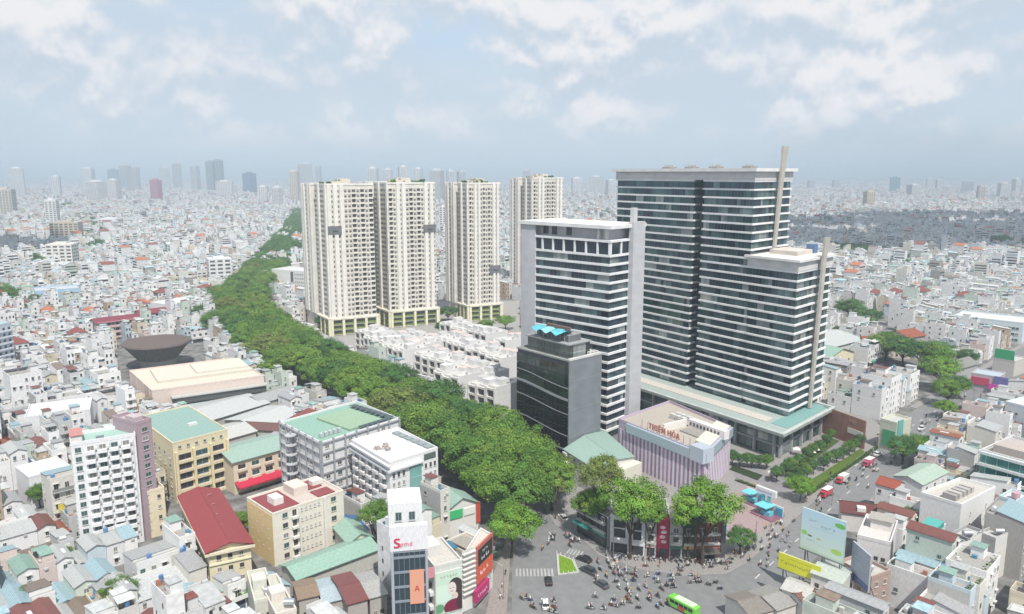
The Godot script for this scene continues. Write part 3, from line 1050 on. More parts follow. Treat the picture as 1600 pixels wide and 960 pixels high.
func ordinal(i: int) -> String:
	if i < ORD.size(): return ORD[i]
	var tens: String = ["", "", "", "thirty", "forty", "fifty", "sixty", "seventy", "eighty", "ninety"][(i + 1) / 10]
	return tens + "-" + ORD[(i + 1) % 10 - 1] if (i + 1) % 10 else tens + "th"

func make_trees() -> void:
	R.seed = 5150
	# the boulevard: two rows that meet over the road
	var total := 0.0
	for i in boulevard.size() - 1:
		total += boulevard[i].distance_to(boulevard[i + 1])
	for row in 2:
		var side := 9.5 if row == 0 else -9.0
		var s := 20.0 if row == 0 else 34.0
		var i := 0
		while s < 640.0 and i < 60:
			var a := along(boulevard, s)
			var d: Vector2 = a[1]
			var p: Vector2 = a[0] + Vector2(-d.y, d.x) * (side + R.randf_range(-1.4, 1.4))
			var rad := R.randf_range(8.6, 11.2)
			if row == 1 and s < 50.0:
				rad = 7.0
			if s > 230.0 and s < 320.0: rad *= 1.2
			var where := "town side" if row == 0 else "tower side"
			tree("boulevard_tree", "broad green boulevard tree, %s of the row on the %s counting from the junction" % [ordinal(i), where], p, rad, minf(rad * R.randf_range(1.75, 2.05), 21.0), R.randi() % 5 if R.randf() < 0.94 else 5, "trees lining the boulevard")
			s += rad * R.randf_range(1.02, 1.25)
			i += 1
	# beyond, the same avenue reads as one dark mass
	var mm := []
	for k in 240:
		var s := 640.0 + k * 6.4
		var a := along(boulevard, s)
		if s > total: break
		var d: Vector2 = a[1]
		for side in [-12.0, 0.0, 12.0]:
			var p: Vector2 = a[0] + Vector2(-d.y, d.x) * (side + R.randf_range(-4, 4))
			mm.append([p, R.randf_range(7, 10)])
	# far parks and tree belts
	for b in [[Vector2(-1565.6, -2687.0), Vector2(-845.0, -1565.3), 60, 26], [Vector2(-886.1, -1604.9), Vector2(-533.0, -980.5), 40, 16], [Vector2(-1954.3, -4310.2), Vector2(-1034.6, -3801.0), 90, 260], [Vector2(-2131.9, -4310.2), Vector2(-1855.6, -4791.2), 40, 160], [Vector2(-2736.0, -4310.2), Vector2(-2228.8, -3916.7), 50, 60], [Vector2(-609.1, -909.2), Vector2(-508.9, -819.4), 20, 10], [Vector2(416.4, -996.1), Vector2(440.1, -965.4), 40, 14], [Vector2(460.6, -909.2), Vector2(413.1, -793.2), 10, 6], [Vector2(-71.1, -4310.2), Vector2(0.0, -1604.9), 60, 30], [Vector2(-117.6, -877.2), Vector2(-69.0, -745.5), 22, 18], [Vector2(-426.4, -630.9), Vector2(-352.2, -546.2), 14, 10], [Vector2(-2320.0, -3801.0), Vector2(-1230.0, -2478.9), 40, 160], [Vector2(177.7, -2145.9), Vector2(227.4, -1713.1), 30, 50], [Vector2(704.5, -1110.8), Vector2(699.0, -1046.0), 24, 20]]:
		for k in b[2]:
			var p: Vector2 = b[0].lerp(b[1], R.randf()) + Vector2(R.randfn(), R.randfn()) * b[3] * 0.6
			mm.append([p, R.randf_range(5.5, 9.5)])
	var far := Node3D.new()
	far.name = "distant_trees"
	add_child(far)
	tag(far, "dark green mass of far-off trees along the avenue and in parks", "trees", "", "stuff")
	for kind in 4:
		var mu := MultiMesh.new()
		mu.transform_format = MultiMesh.TRANSFORM_3D
		mu.mesh = tree_meshes[[3, 1, 6, 3][kind]][0]
		var mine := []
		for j in range(kind, mm.size(), 4):
			mine.append(mm[j])
		mu.instance_count = mine.size()
		for j in mine.size():
			var s: float = mine[j][1] / 7.0
			mu.set_instance_transform(j, Transform3D(Basis(Vector3.UP, R.randf() * TAU).scaled(Vector3(s, s * 0.95, s)), Vector3(mine[j][0].x, -2.0, mine[j][0].y)))
		var mi := MultiMeshInstance3D.new()
		mi.name = "crowns"
		mi.multimesh = mu
		mi.set_meta("kind", "stuff")
		far.add_child(mi, true)
	# single trees: place, radius, height, kind, label
	for e in [
		[Vector2(25.8, -206.3), 6.4, 26.0, 5, "tall olive tree at the corner before the green roofed house"],
		[Vector2(22.7, -208.7), 5.4, 15.0, 4, "bushy tree by the dark shop entrance on the corner"],
		[Vector2(32.6, -196.6), 8.4, 23.0, 7, "wide bright green tree hanging over the white shopfronts"],
		[Vector2(37.9, -197.3), 4.6, 17.5, 4, "yellow-green tree just beside the tall crimson banner"],
		[Vector2(51.7, -193.1), 8.6, 24.0, 7, "large round bright tree on a grey trunk before the brown cafe"],
		[Vector2(48.2, -195.9), 4.2, 16.0, 1, "small dark leafy tree between banner and brown cafe"],
		[Vector2(63.7, -199.6), 4.2, 7.6, 3, "small round dark green tree alone at the pavement tip"],
		[Vector2(13.4, -221.2), 3.6, 14.0, 5, "slim yellowing tree before the white stepped house"],
		[Vector2(93.4, -234.2), 4.4, 8.4, 7, "vivid green tree at the end of the lawn strip"],
		[Vector2(0.0, -197.3), 6.8, 15.0, 7, "bright tree spreading over the road at the boulevard mouth"],
		[Vector2(142.5, -266.2), 5.8, 10.0, 3, "first dark round tree on the street island"],
		[Vector2(148.8, -267.5), 5.8, 10.5, 1, "middle dark round tree on the street island"],
		[Vector2(156.5, -271.5), 4.6, 9.0, 3, "smallest dark round tree on the street island"],
		[Vector2(-37.8, -200.4), 4.6, 15.0, 1, "dense green tree squeezed behind the narrow glass shop tower"],
		[Vector2(-78.5, -209.0), 4.0, 8.0, 0, "low tree in the yard beside the red roofed block"],
		[Vector2(2.3, -213.8), 8.6, 19.0, 1, "deep green tree leaning over the boulevard mouth, lowest of the crowns"],
		[Vector2(-4.3, -220.0), 9.0, 19.0, 4, "broad crown over the boulevard next above the lowest"],
		[Vector2(5.5, -241.3), 8.4, 19.0, 0, "broad crown over the boulevard against the black building"],
		[Vector2(-12.3, -241.3), 8.8, 19.0, 1, "broad crown over the boulevard beside the white hotel"],
		[Vector2(-4.4, -254.8), 8.6, 19.0, 2, "pale topped crown over the middle of the boulevard"],
		[Vector2(-189.9, -483.7), 11.0, 18.0, 1, "first of the great trees bulging out beyond the bowl theatre"],
		[Vector2(-208.6, -514.4), 10.0, 17.0, 3, "second of the great trees beyond the bowl theatre"],
		[Vector2(-202.6, -533.8), 11.0, 18.0, 0, "third of the great trees beyond the bowl theatre, inner"],
		[Vector2(-228.6, -595.0), 11.0, 18.0, 1, "fourth of the great trees, nearer the white avenue building"],
		[Vector2(-232.3, -638.0), 11.0, 17.0, 3, "fifth of the great trees, furthest up the avenue"],
		[Vector2(-170.3, -467.7), 10.0, 17.0, 4, "sixth of the great trees, against the boulevard row"],
		[Vector2(-141.4, -418.8), 10.0, 17.0, 1, "great round tree beside the pale roofed hall"],
		[Vector2(-117.5, -367.6), 9.0, 15.0, 0, "round tree off the corner of the pale roofed hall"],
		[Vector2(-180.7, -272.8), 4.2, 8.0, 3, "dark tree among low houses before the white apartment block"],
		[Vector2(-150.2, -229.7), 3.8, 8.0, 1, "tree in the narrow gap below the grey wall"],
		[Vector2(239.9, -534.2), 11.0, 15.0, 3, "tree before the orange roofs beyond the office slab"],
		[Vector2(233.1, -497.1), 11.0, 15.0, 6, "dark tree beyond the white market hall"],
		[Vector2(207.1, -477.2), 5.0, 9.0, 3, "small tree beside the green gabled house"],
		[Vector2(211.5, -423.1), 10.5, 15.0, 1, "first tree of the belt before the orange villa"],
		[Vector2(215.1, -410.8), 10.5, 15.0, 3, "second tree of the belt before the orange villa"],
		[Vector2(220.3, -402.0), 10.0, 15.0, 6, "third tree of the belt before the orange villa"],
		[Vector2(225.5, -396.3), 10.0, 17.0, 1, "fourth tree of the belt, next to the grey shed"],
		[Vector2(209.1, -362.9), 10.0, 17.0, 7, "tall bright tree at the bend of the belt"],
		[Vector2(198.1, -336.5), 7.0, 13.0, 0, "tree standing over the side street traffic"],
		[Vector2(210.0, -349.3), 6.0, 11.0, 3, "dark tree behind the one over the street"],
		[Vector2(187.9, -319.9), 4.6, 8.0, 7, "low bright bush tree at the street edge"],
		[Vector2(246.1, -404.9), 6.0, 11.0, 6, "dark tree beside the pink shop signs"],
		[Vector2(-96.7, -571.4), 7.0, 12.0, 6, "dark tree in the court between apartment towers"],
		[Vector2(-103.5, -577.1), 6.0, 11.0, 3, "second dark tree in the court between towers"],
		[Vector2(-4.3, -508.8), 6.5, 10.0, 7, "bright tree at the foot of the slim apartment tower"],
		[Vector2(-16.9, -498.5), 6.0, 8.0, 0, "low tree below the slim apartment tower podium"],
		[Vector2(-45.7, -539.2), 7.0, 11.0, 6, "dark tree between second and slim apartment towers"],
		[Vector2(-44.8, -487.3), 6.0, 10.0, 3, "dark tree at the corner of the second apartment tower"],
		[Vector2(-127.4, -508.8), 6.0, 10.0, 3, "dark tree in the slot of the first apartment tower"],
		[Vector2(-117.4, -169.0), 3.4, 7.0, 1, "green tree at the very bottom among tin roofs"],
		[Vector2(117.1, -210.7), 3.6, 9.0, 1, "slim tree in the gap behind the white billboard houses"],
		[Vector2(-96.3, -173.0), 4.2, 7.5, 1, "green garden tree between dark red tin roofs"],
		[Vector2(-94.2, -167.4), 3.6, 6.8, 0, "lower garden tree between dark red tin roofs"],
		[Vector2(-121.8, -191.7), 3.2, 6.5, 0, "small tree in a walled roof court below the white block"],
		[Vector2(-67.2, -173.3), 2.6, 5.5, 4, "small bright tree beside the cream school wing"],
		[Vector2(-162.4, -600.9), 6.5, 10.0, 3, "dark tree behind the first apartment tower corner"],
		[Vector2(-150.5, -513.9), 5.5, 9.0, 6, "dark tree before the white office block on the avenue"]]:
		tree("tree", e[4], e[0], e[1], e[2], e[3], "single trees about the junction")
	# clipped young trees in rows before the glass complex
	var n := 0
	for r in [[Vector2(90.8, -249.4), Vector2(125.4, -287.6), 9], [Vector2(94.5, -243.9), Vector2(134.4, -282.5), 11], [Vector2(80.3, -265.0), Vector2(90.7, -261.2), 6]]:
		for i in r[2]:
			var p: Vector2 = r[0].lerp(r[1], i / float(r[2] - 1)) + Vector2(R.randf_range(-0.6, 0.6), R.randf_range(-0.6, 0.6))
			tree("forecourt_tree", "young clipped tree in the %s forecourt row, %s along" % [["inner", "outer", "shopfront"][0 if r[2] == 9 else 1 if r[2] == 11 else 2], ordinal(i)], p, R.randf_range(1.9, 2.6), R.randf_range(5.0, 6.2), [3, 6, 1][i % 3], "young trees before the glass complex")
			n += 1
	for i in 5:
		var p: Vector2 = Vector2(-110.3, -429.4).lerp(Vector2(-86.6, -387.4), i / 4.0)
		var o := thing("palm_tree", "small palm on the bare plot by the boulevard, %s from the tower" % ordinal(i), "palm tree", Vector3(p.x, 0, p.y), i, "palms on the bare plot")
		put(o, "trunk", palm_meshes[i % 2][1])
		put(o, "crown", palm_meshes[i % 2][0])
	# hedge strips
	for e in [[Vector2(97.3, -238.3), Vector2(141.8, -283.6), "long clipped hedge along the lawn beside the street"], [Vector2(77.4, -251.0), Vector2(83.1, -244.0), "short hedge beside the plaza driveway"]]:
		var o := thing("hedge", e[2], "hedge", Vector3(e[0].x, 0, e[0].y))
		var m := MB.new()
		var l: float = e[0].distance_to(e[1])
		var f := ef(Vector2.ZERO, e[1] - e[0])
		for i in int(l * 60):
			var p := f * Vector3(R.randf() * l, R.randf_range(0.2, 1.1), R.randf_range(-0.6, 0.6))
			leaf(m, p, Vector3(R.randfn() * 0.5, 1, R.randfn() * 0.5).normalized(), 0.22, vary(Color(0.06, 0.11, 0.02), 0.3))
		part(o, "foliage", m, "leaf", "stuff")

# ---------------------------------------------------------------- windows
var wcache := {}
var pcache := {}
var fcache := {}
var pane_mats := ["glass"]

func window_mesh(w: float, h: float, style: int) -> ArrayMesh:
	var key := "%.1f_%.1f_%d" % [w, h, style]
	if wcache.has(key):
		return wcache[key]
	var fr := MB.new()
	var gl := MB.new()
	var fc: Color = [Color(0.62, 0.62, 0.6), Color(0.22, 0.2, 0.18), Color(0.3, 0.36, 0.35), Color(0.62, 0.62, 0.6)][style % 4]
	var gc: Color = [Color(0.05, 0.055, 0.06), Color(0.035, 0.035, 0.04), Color(0.05, 0.09, 0.09), Color(0.20, 0.20, 0.19)][style % 4]
	var b := 0.09
	gl.quad(Vector3(-w / 2, 0, 0.025), Vector3(w / 2, 0, 0.025), Vector3(w / 2, h, 0.025), Vector3(-w / 2, h, 0.025), gc)
	for x in [-w / 2, -b / 2, w / 2 - b]:
		fr.box(Vector3(x, 0, 0), Vector3(x + b, h, 0.09), fc)
	for y in [0.0, h - b]:
		fr.box(Vector3(-w / 2, y, 0), Vector3(w / 2, y + b, 0.085), fc, Transform3D.IDENTITY, true)
	fr.box(Vector3(-w / 2 - 0.12, -0.12, 0), Vector3(w / 2 + 0.12, 0.0, 0.22), Color(0.55, 0.54, 0.52), Transform3D.IDENTITY, true)
	if style >= 4:
		fr.box(Vector3(-w / 2 - 0.2, h + 0.05, 0), Vector3(w / 2 + 0.2, h + 0.17, 0.6), Color(0.58, 0.57, 0.55), Transform3D.IDENTITY, true)
	var am := fr.mesh(M.plaster)
	pcache[key] = gl.mesh(M.glass)
	gl.mesh(M.glass, am)
	wcache[key] = am
	fcache[key] = fr.mesh(M.plaster)
	return am

func window(root: Node, f: Transform3D, x: float, y: float, w: float, h: float, style := 0) -> MeshInstance3D:
	window_mesh(w, h, style)
	var key := "%.1f_%.1f_%d" % [w, h, style]
	var o := put(root, "window", fcache[key], f * Transform3D(Basis.IDENTITY, Vector3(x, y, 0)))
	put(o, "pane", pcache[key])
	return o

# rows of windows on one wall of a building
func facade(root: Node, poly: PackedVector2Array, e: int, y0: float, fh: float, floors: int, x0: float, x1: float, cols: int, w: float, h: float, style := 0, miss := 0.0) -> void:
	var a := poly[e]
	var b := poly[(e + 1) % poly.size()]
	var l := a.distance_to(b)
	var f := ef(a, b)
	for k in floors:
		for i in cols:
			if R.randf() < miss:
				continue
			var x := lerpf(x0, l - x1, (i + 0.5) / cols)
			window(root, f, x, y0 + k * fh, w, h, style if R.randf() < 0.75 else (style / 4) * 4 + 3)

# ---------------------------------------------------------------- row houses
var WALLS := [["white", Color(0.80, 0.80, 0.80)], ["white", Color(0.75, 0.76, 0.77)], ["off-white", Color(0.66, 0.64, 0.60)], ["cream", Color(0.66, 0.59, 0.46)], ["pale blue", Color(0.54, 0.63, 0.68)], ["pale green", Color(0.55, 0.62, 0.56)], ["pale pink", Color(0.64, 0.54, 0.51)], ["bare cement", Color(0.36, 0.35, 0.34)], ["light grey", Color(0.52, 0.53, 0.54)], ["tan", Color(0.48, 0.39, 0.30)]]
var ROOFS := [["grey tin roof", Color(0.47, 0.48, 0.49), "metal_sheet"], ["pale tin roof", Color(0.58, 0.60, 0.60), "metal_sheet"], ["green tin roof", Color(0.30, 0.47, 0.40), "metal_sheet"], ["rusty red tin roof", Color(0.24, 0.09, 0.075), "metal_sheet"], ["pale blue tin roof", Color(0.38, 0.54, 0.60), "metal_sheet"], ["orange tile roof", Color(0.44, 0.18, 0.11), "tile"], ["brown tin roof", Color(0.26, 0.2, 0.16), "metal_sheet"]]

# every piece of a house: {n: name, mb, m: material} or {n: "window", x: frame, w, h, s}
func house_pieces(w: float, d: float, st: int, kind: int, wall: Color, roof: Array, fancy := 1.0) -> Array:
	var out := []
	var fh := 3.1
	var h := st * fh + 0.5
	var hw := w / 2
	var hd := d / 2
	var poly := PackedVector2Array([Vector2(-hw, hd), Vector2(hw, hd), Vector2(hw, -hd), Vector2(-hw, -hd)])
	var m := MB.new()
	m.prism(poly, 0, h, wall, Color(0.34, 0.33, 0.31))
	# grimy side walls, unpainted on one side as often as not
	if R.randf() < 0.22:
		var f := ef(poly[1], poly[2]) if R.randf() < 0.5 else ef(poly[3], poly[0])
		m.box(Vector3(0.02, 0, 0), Vector3(d - 0.02, h - 0.02, 0.03), Color(0.42, 0.41, 0.40) if R.randf() < 0.5 else Color(0.52, 0.51, 0.49), f)
	out.append({n = "wall", mb = m, m = "plaster"})
	var rc: Color = roof[1]
	if kind == 0:
		m = MB.new()
		m.ring(poly, -0.15, 0.02, h, h + 0.9, wall)
		out.append({n = "parapet", mb = m, m = "plaster"})
		m = MB.new()
		var sd := minf(4.2, d * 0.32)
		var z0 := -hd + 0.3 + R.randf() * (d - sd - 0.8)
		var x0 := -hw + 0.12
		var x1 := x0 + minf(3.0, w * 0.72)
		m.box(Vector3(x0, h, z0), Vector3(x1, h + 2.7, z0 + sd), wall)
		out.append({n = "stair_head", mb = m, m = "plaster"})
		m = MB.new()
		m.box(Vector3(x0 - 0.05, h + 2.7, z0 - 0.3), Vector3(x1 + 0.35, h + 2.86, z0 + sd + 0.35), rc, Transform3D.IDENTITY, true)
		out.append({n = "stair_roof", mb = m, m = roof[2], under = "stair_head"})
		if R.randf() < 0.55 and d > 9:
			# lean-to sheet over part of the terrace
			m = MB.new()
			var za := z0 + sd + 0.6
			var zb := minf(hd - 0.2, za + R.randf_range(2.5, 5.0))
			if zb > za + 1.0:
				m.quad(Vector3(-hw, h + 2.2, zb), Vector3(hw, h + 2.2, zb), Vector3(hw, h + 2.7, za), Vector3(-hw, h + 2.7, za), rc)
				m.quad(Vector3(-hw, h + 2.64, za), Vector3(hw, h + 2.64, za), Vector3(hw, h + 2.14, zb), Vector3(-hw, h + 2.14, zb), rc)
				for x in [-hw + 0.1, hw - 0.1]:
					m.bar(Vector3(x, h, zb - 0.1), Vector3(x, h + 2.2, zb - 0.1), 0.05, Color(0.4, 0.4, 0.4), 4)
				out.append({n = "canopy_roof", mb = m, m = roof[2]})
	elif kind == 1:
		# gable of tin, ridge along the depth
		var e := 0.35
		var rise := w * R.randf_range(0.16, 0.26)
		m = MB.new()
		m.quad(Vector3(-hw - e, h - 0.1, hd + e), Vector3(0, h + rise, hd + e), Vector3(0, h + rise, -hd - e), Vector3(-hw - e, h - 0.1, -hd - e), rc)
		m.quad(Vector3(0, h + rise, hd + e), Vector3(hw + e, h - 0.1, hd + e), Vector3(hw + e, h - 0.1, -hd - e), Vector3(0, h + rise, -hd - e), rc)
		m.quad(Vector3(0, h + rise - 0.1, hd + e), Vector3(-hw - e, h - 0.2, hd + e), Vector3(-hw - e, h - 0.2, -hd - e), Vector3(0, h + rise - 0.1, -hd - e), rc)
		m.quad(Vector3(hw + e, h - 0.2, hd + e), Vector3(0, h + rise - 0.1, hd + e), Vector3(0, h + rise - 0.1, -hd - e), Vector3(hw + e, h - 0.2, -hd - e), rc)
		out.append({n = "roof", mb = m, m = roof[2]})
		m = MB.new()
		m.tri(Vector3(-hw, h, hd), Vector3(hw, h, hd), Vector3(0, h + rise - 0.12, hd), wall)
		out.append({n = "gable", mb = m, m = "plaster"})
		m = MB.new()
		m.tri(Vector3(hw, h, -hd), Vector3(-hw, h, -hd), Vector3(0, h + rise - 0.12, -hd), wall)
		out.append({n = "gable", mb = m, m = "plaster"})
		if R.randf() < 0.3:
			m = MB.new()
			m.box(Vector3(-hw * 0.6, h + rise * 0.35, -d * 0.2), Vector3(-hw * 0.2, h + rise * 0.75 + 0.03, d * 0.1), Color(0.62, 0.64, 0.66))
			out.append({n = "skylight", mb = m, m = "plaster"})
	elif kind == 2:
		# shallow mono-pitch behind a front parapet
		var rise := R.randf_range(0.7, 1.5)
		m = MB.new()
		m.quad(Vector3(-hw - 0.2, h - 0.05, -hd - 0.3), Vector3(-hw - 0.2, h + rise, hd - 2.6), Vector3(hw + 0.2, h + rise, hd - 2.6), Vector3(hw + 0.2, h - 0.05, -hd - 0.3), rc)
		m.quad(Vector3(hw + 0.2, h - 0.13, -hd - 0.3), Vector3(hw + 0.2, h + rise - 0.08, hd - 2.6), Vector3(-hw - 0.2, h + rise - 0.08, hd - 2.6), Vector3(-hw - 0.2, h - 0.13, -hd - 0.3), rc)
		out.append({n = "roof", mb = m, m = roof[2]})
		m = MB.new()
		m.tri(Vector3(-hw + 0.03, h, -hd + 0.2), Vector3(-hw + 0.03, h, hd - 2.7), Vector3(-hw + 0.03, h + rise - 0.1, hd - 2.7), wall)
		m.tri(Vector3(hw - 0.03, h, hd - 2.7), Vector3(hw - 0.03, h, -hd + 0.2), Vector3(hw - 0.03, h + rise - 0.1, hd - 2.7), wall)
		m.quad(Vector3(-hw, h, hd - 2.7), Vector3(hw, h, hd - 2.7), Vector3(hw, h + rise - 0.1, hd - 2.7), Vector3(-hw, h + rise - 0.1, hd - 2.7), wall)
		out.append({n = "gable", mb = m, m = "plaster"})
		m = MB.new()
		m.box(Vector3(-hw, h, hd - 0.15), Vector3(hw, h + 0.9, hd + 0.02), wall)
		out.append({n = "parapet", mb = m, m = "plaster"})
	else:
		# hipped tiles
		var e := 0.5
		var rise := minf(w, d) * 0.3
		var k := minf(w, d) / 2
		m = MB.new()
		var a := Vector3(-hw - e, h - 0.1, hd + e)
		var b := Vector3(hw + e, h - 0.1, hd + e)
		var c2 := Vector3(hw + e, h - 0.1, -hd - e)
		var d2 := Vector3(-hw - e, h - 0.1, -hd - e)
		var r0 := Vector3(0, h + rise, hd - k) if d >= w else Vector3(-hw + k, h + rise, 0)
		var r1 := Vector3(0, h + rise, -hd + k) if d >= w else Vector3(hw - k, h + rise, 0)
		if d >= w:
			m.tri(a, b, r0, rc); m.quad(b, c2, r1, r0, rc); m.tri(c2, d2, r1, rc); m.quad(d2, a, r0, r1, rc)
		else:
			m.quad(a, b, r1, r0, rc); m.tri(b, c2, r1, rc); m.quad(c2, d2, r0, r1, rc); m.tri(d2, a, r0, rc)
		m.quad(d2, c2, b, a, rc)
		out.append({n = "roof", mb = m, m = roof[2]})
	# water tank, air conditioners, roof plants
	if kind == 0 or kind == 2:
		if R.randf() < 0.7:
			m = MB.new()
			var tx := R.randf_range(-hw + 0.9, hw - 0.9)
			var tz := hd - R.randf_range(1.0, 1.7)
			var ty := h + (0.6 if kind == 0 else 0.3)
			if R.randf() < 0.6:
				m.cyl(0.55, 0.55, 1.6, 9, Color(0.52, 0.54, 0.56), Transform3D(Basis(Vector3.BACK, PI / 2), Vector3(tx + 0.8, ty + 0.6, tz)))
			else:
				m.cyl(0.6, 0.6, 1.3, 9, Color(0.10, 0.22, 0.42), Transform3D(Basis.IDENTITY, Vector3(tx, ty, tz)))
			m.box(Vector3(tx - 0.7, h, tz - 0.4), Vector3(tx + 0.7, ty, tz + 0.4), Color(0.3, 0.3, 0.3))
			out.append({n = "water_tank", mb = m, m = "paint"})
		if R.randf() < 0.3 and kind == 0:
			m = MB.new()
			for i in 26:
				leaf(m, Vector3(R.randf_range(-hw + 0.4, hw - 0.4), h + R.randf_range(0.3, 1.3), -hd + R.randf_range(0.4, 1.3)), Vector3(R.randfn(), 1.2, R.randfn()).normalized(), 0.3, vary(Color(0.07, 0.13, 0.025), 0.4))
			out.append({n = "roof_plants", mb = m, m = "leaf", k = "stuff"})
	# front and back
	for side in 2:
		var f := ef(poly[0], poly[1]) if side == 0 else ef(poly[2], poly[3])
		var cols := maxi(1, int(w / 2.4))
		for k in st:
			var y := k * fh + 0.4
			var bal := side == 0 and k > 0 and R.randf() < 0.55
			if bal:
				m = MB.new()
				m.box(Vector3(0.15, y - 0.35, 0), Vector3(w - 0.15, y - 0.15, 1.1), wall, f, true)
				out.append({n = "balcony", mb = m, m = "plaster"})
				m = MB.new()
				m.box(Vector3(0.15, y - 0.15, 1.0), Vector3(w - 0.15, y + 0.75, 1.1), wall if R.randf() < 0.6 else Color(0.25, 0.26, 0.27), f)
				out.append({n = "railing", mb = m, m = "plaster", under = "balcony"})
			if side == 0 and k == 0:
				m = MB.new()
				m.box(Vector3(0.4, 0.05, 0), Vector3(w - 0.4, 2.7, 0.06), Color(0.16, 0.17, 0.18) if R.randf() < 0.6 else Color(0.18, 0.24, 0.3), f)
				out.append({n = "shutter_door", mb = m, m = "metal_sheet"})
				if R.randf() < 0.5:
					m = MB.new()
					var ac: Color = [Color(0.45, 0.08, 0.07), Color(0.08, 0.25, 0.4), Color(0.5, 0.5, 0.48), Color(0.1, 0.35, 0.2)][R.randi() % 4]
					m.quad(f * Vector3(0.1, 2.7, 1.8), f * Vector3(w - 0.1, 2.7, 1.8), f * Vector3(w - 0.1, 3.2, 0), f * Vector3(0.1, 3.2, 0), ac)
					m.quad(f * Vector3(0.1, 3.15, 0), f * Vector3(w - 0.1, 3.15, 0), f * Vector3(w - 0.1, 2.65, 1.8), f * Vector3(0.1, 2.65, 1.8), ac)
					out.append({n = "awning", mb = m, m = "cloth"})
				continue
			for i in cols:
				if side == 1 and R.randf() < 0.35: continue
				out.append({n = "window", x = f * Transform3D(Basis.IDENTITY, Vector3(w * (i + 0.5) / cols, y + (0.05 if bal else 0.6), 0)), w = 1.2 if side == 0 else 0.9, h = 2.1 if bal else 1.4, s = [0, 1, 2, 3, 4, 5][R.randi() % 6]})
	# a few side windows
	for side in 2:
		if R.randf() < 0.7:
			var f := ef(poly[1], poly[2]) if side == 0 else ef(poly[3], poly[0])
			for k in range(1, st):
				for j in 2:
					if R.randf() < 0.55:
						out.append({n = "window", x = f * Transform3D(Basis.IDENTITY, Vector3(d * (0.25 + 0.5 * j), k * fh + 1.1, 0.035)), w = 0.9, h = 1.1, s = R.randi() % 4})
	# clutter: compressors on the walls, boxes, drums and lean-tos on the roof
	for i in 2 + R.randi() % 3:
		var f := ef(poly[0], poly[1]) if R.randf() < 0.6 else ef(poly[2], poly[3])
		var yy := (1 + R.randi() % maxi(1, st)) * fh - 0.5
		var xx := R.randf_range(0.3, w - 1.1)
		m = MB.new()
		m.box(Vector3(xx, minf(yy, h - 0.8), 0.02), Vector3(xx + 0.8, minf(yy, h - 0.8) + 0.55, 0.36), vary(Color(0.55, 0.55, 0.54), 0.2), f, true)
		out.append({n = "air_conditioner", mb = m, m = "plaster"})
	if kind == 0:
		for i in 2 + R.randi() % 5:
			var q := Vector3(R.randf_range(-hw + 0.3, hw - 1.2), h, R.randf_range(-hd + 0.3, hd - 1.2))
			m = MB.new()
			m.box(q, q + Vector3(R.randf_range(0.4, 1.2), R.randf_range(0.4, 1.3), R.randf_range(0.4, 1.2)), [Color(0.5, 0.49, 0.47), Color(0.3, 0.28, 0.26), Color(0.10, 0.24, 0.36), Color(0.44, 0.2, 0.15), Color(0.6, 0.6, 0.58)][R.randi() % 5])
			out.append({n = "roof_box", mb = m, m = "plaster"})
	if fancy > 0.5 and R.randf() < 0.5 and st > 2:
		m = MB.new()
		var f := ef(poly[0], poly[1])
		m.box(Vector3(w * 0.1, fh * 2 + 0.1, 1.12), Vector3(w * 0.24, fh * 2 + 2.6, 1.4), [Color(0.5, 0.05, 0.05), Color(0.06, 0.2, 0.5), Color(0.6, 0.5, 0.06), Color(0.06, 0.35, 0.14), Color(0.6, 0.6, 0.6)][R.randi() % 5], f, true)
		out.append({n = "shop_sign", mb = m, m = "paint"})
	return out

func merged_house(pieces: Array, into: MB, f := Transform3D.IDENTITY) -> void:
	for p in pieces:
		if p.n == "window":
			var b := MB.new()
			b.box(Vector3(-p.w / 2, 0, 0), Vector3(p.w / 2, p.h, 0.05), [Color(0.05, 0.055, 0.06), Color(0.04, 0.04, 0.05), Color(0.06, 0.1, 0.1), Color(0.16, 0.16, 0.15)][p.s % 4])
			into.add(b, f * p.x)
		else:
			into.add(p.mb, f)

func pick_wall() -> Array:
	var k := R.randf()
	return WALLS[0 if k < 0.42 else 1 if k < 0.63 else 2 if k < 0.74 else 3 if k < 0.79 else 4 if k < 0.84 else 5 if k < 0.88 else 6 if k < 0.905 else 7 if k < 0.94 else 8 if k < 0.985 else 9]

func pick_roof() -> Array:
	var k := R.randf()
	return ROOFS[0 if k < 0.26 else 1 if k < 0.60 else 2 if k < 0.71 else 3 if k < 0.78 else 4 if k < 0.91 else 5 if k < 0.945 else 6]

func pick_kind(roof: Array) -> int:
	if roof[2] == "tile": return 3 if R.randf() < 0.6 else 1
	var k := R.randf()
	return 0 if k < 0.56 else 1 if k < 0.78 else 2

func inside_any(p: Vector2) -> bool:
	for q in EX:
		if Geometry2D.is_point_in_polygon(p, q):
			return true
	return false

func project(p: Vector3) -> Vector2:
	var t := deg_to_rad(9.926)
	var y := p.y - 105.0
	var yy := y * cos(t) - p.z * sin(t)
	var zz := y * sin(t) + p.z * cos(t)
	if zz > -1.0: return Vector2(-9999, -9999)
	return Vector2(800 + 1200 * p.x / -zz, 480 - 1200 * yy / -zz)

func hidden(p: Vector3) -> bool:
	var d := p - EYE
	var l := d.length()
	for k in range(1, int(l / 5.0)):
		var q := EYE + d * (k * 5.0 / l)
		if l - k * 5.0 < 6.0: break
		for o in OCC:
			if q.y < o[1] and Geometry2D.is_point_in_polygon(Vector2(q.x, q.z), o[0]):
				return true
	return false

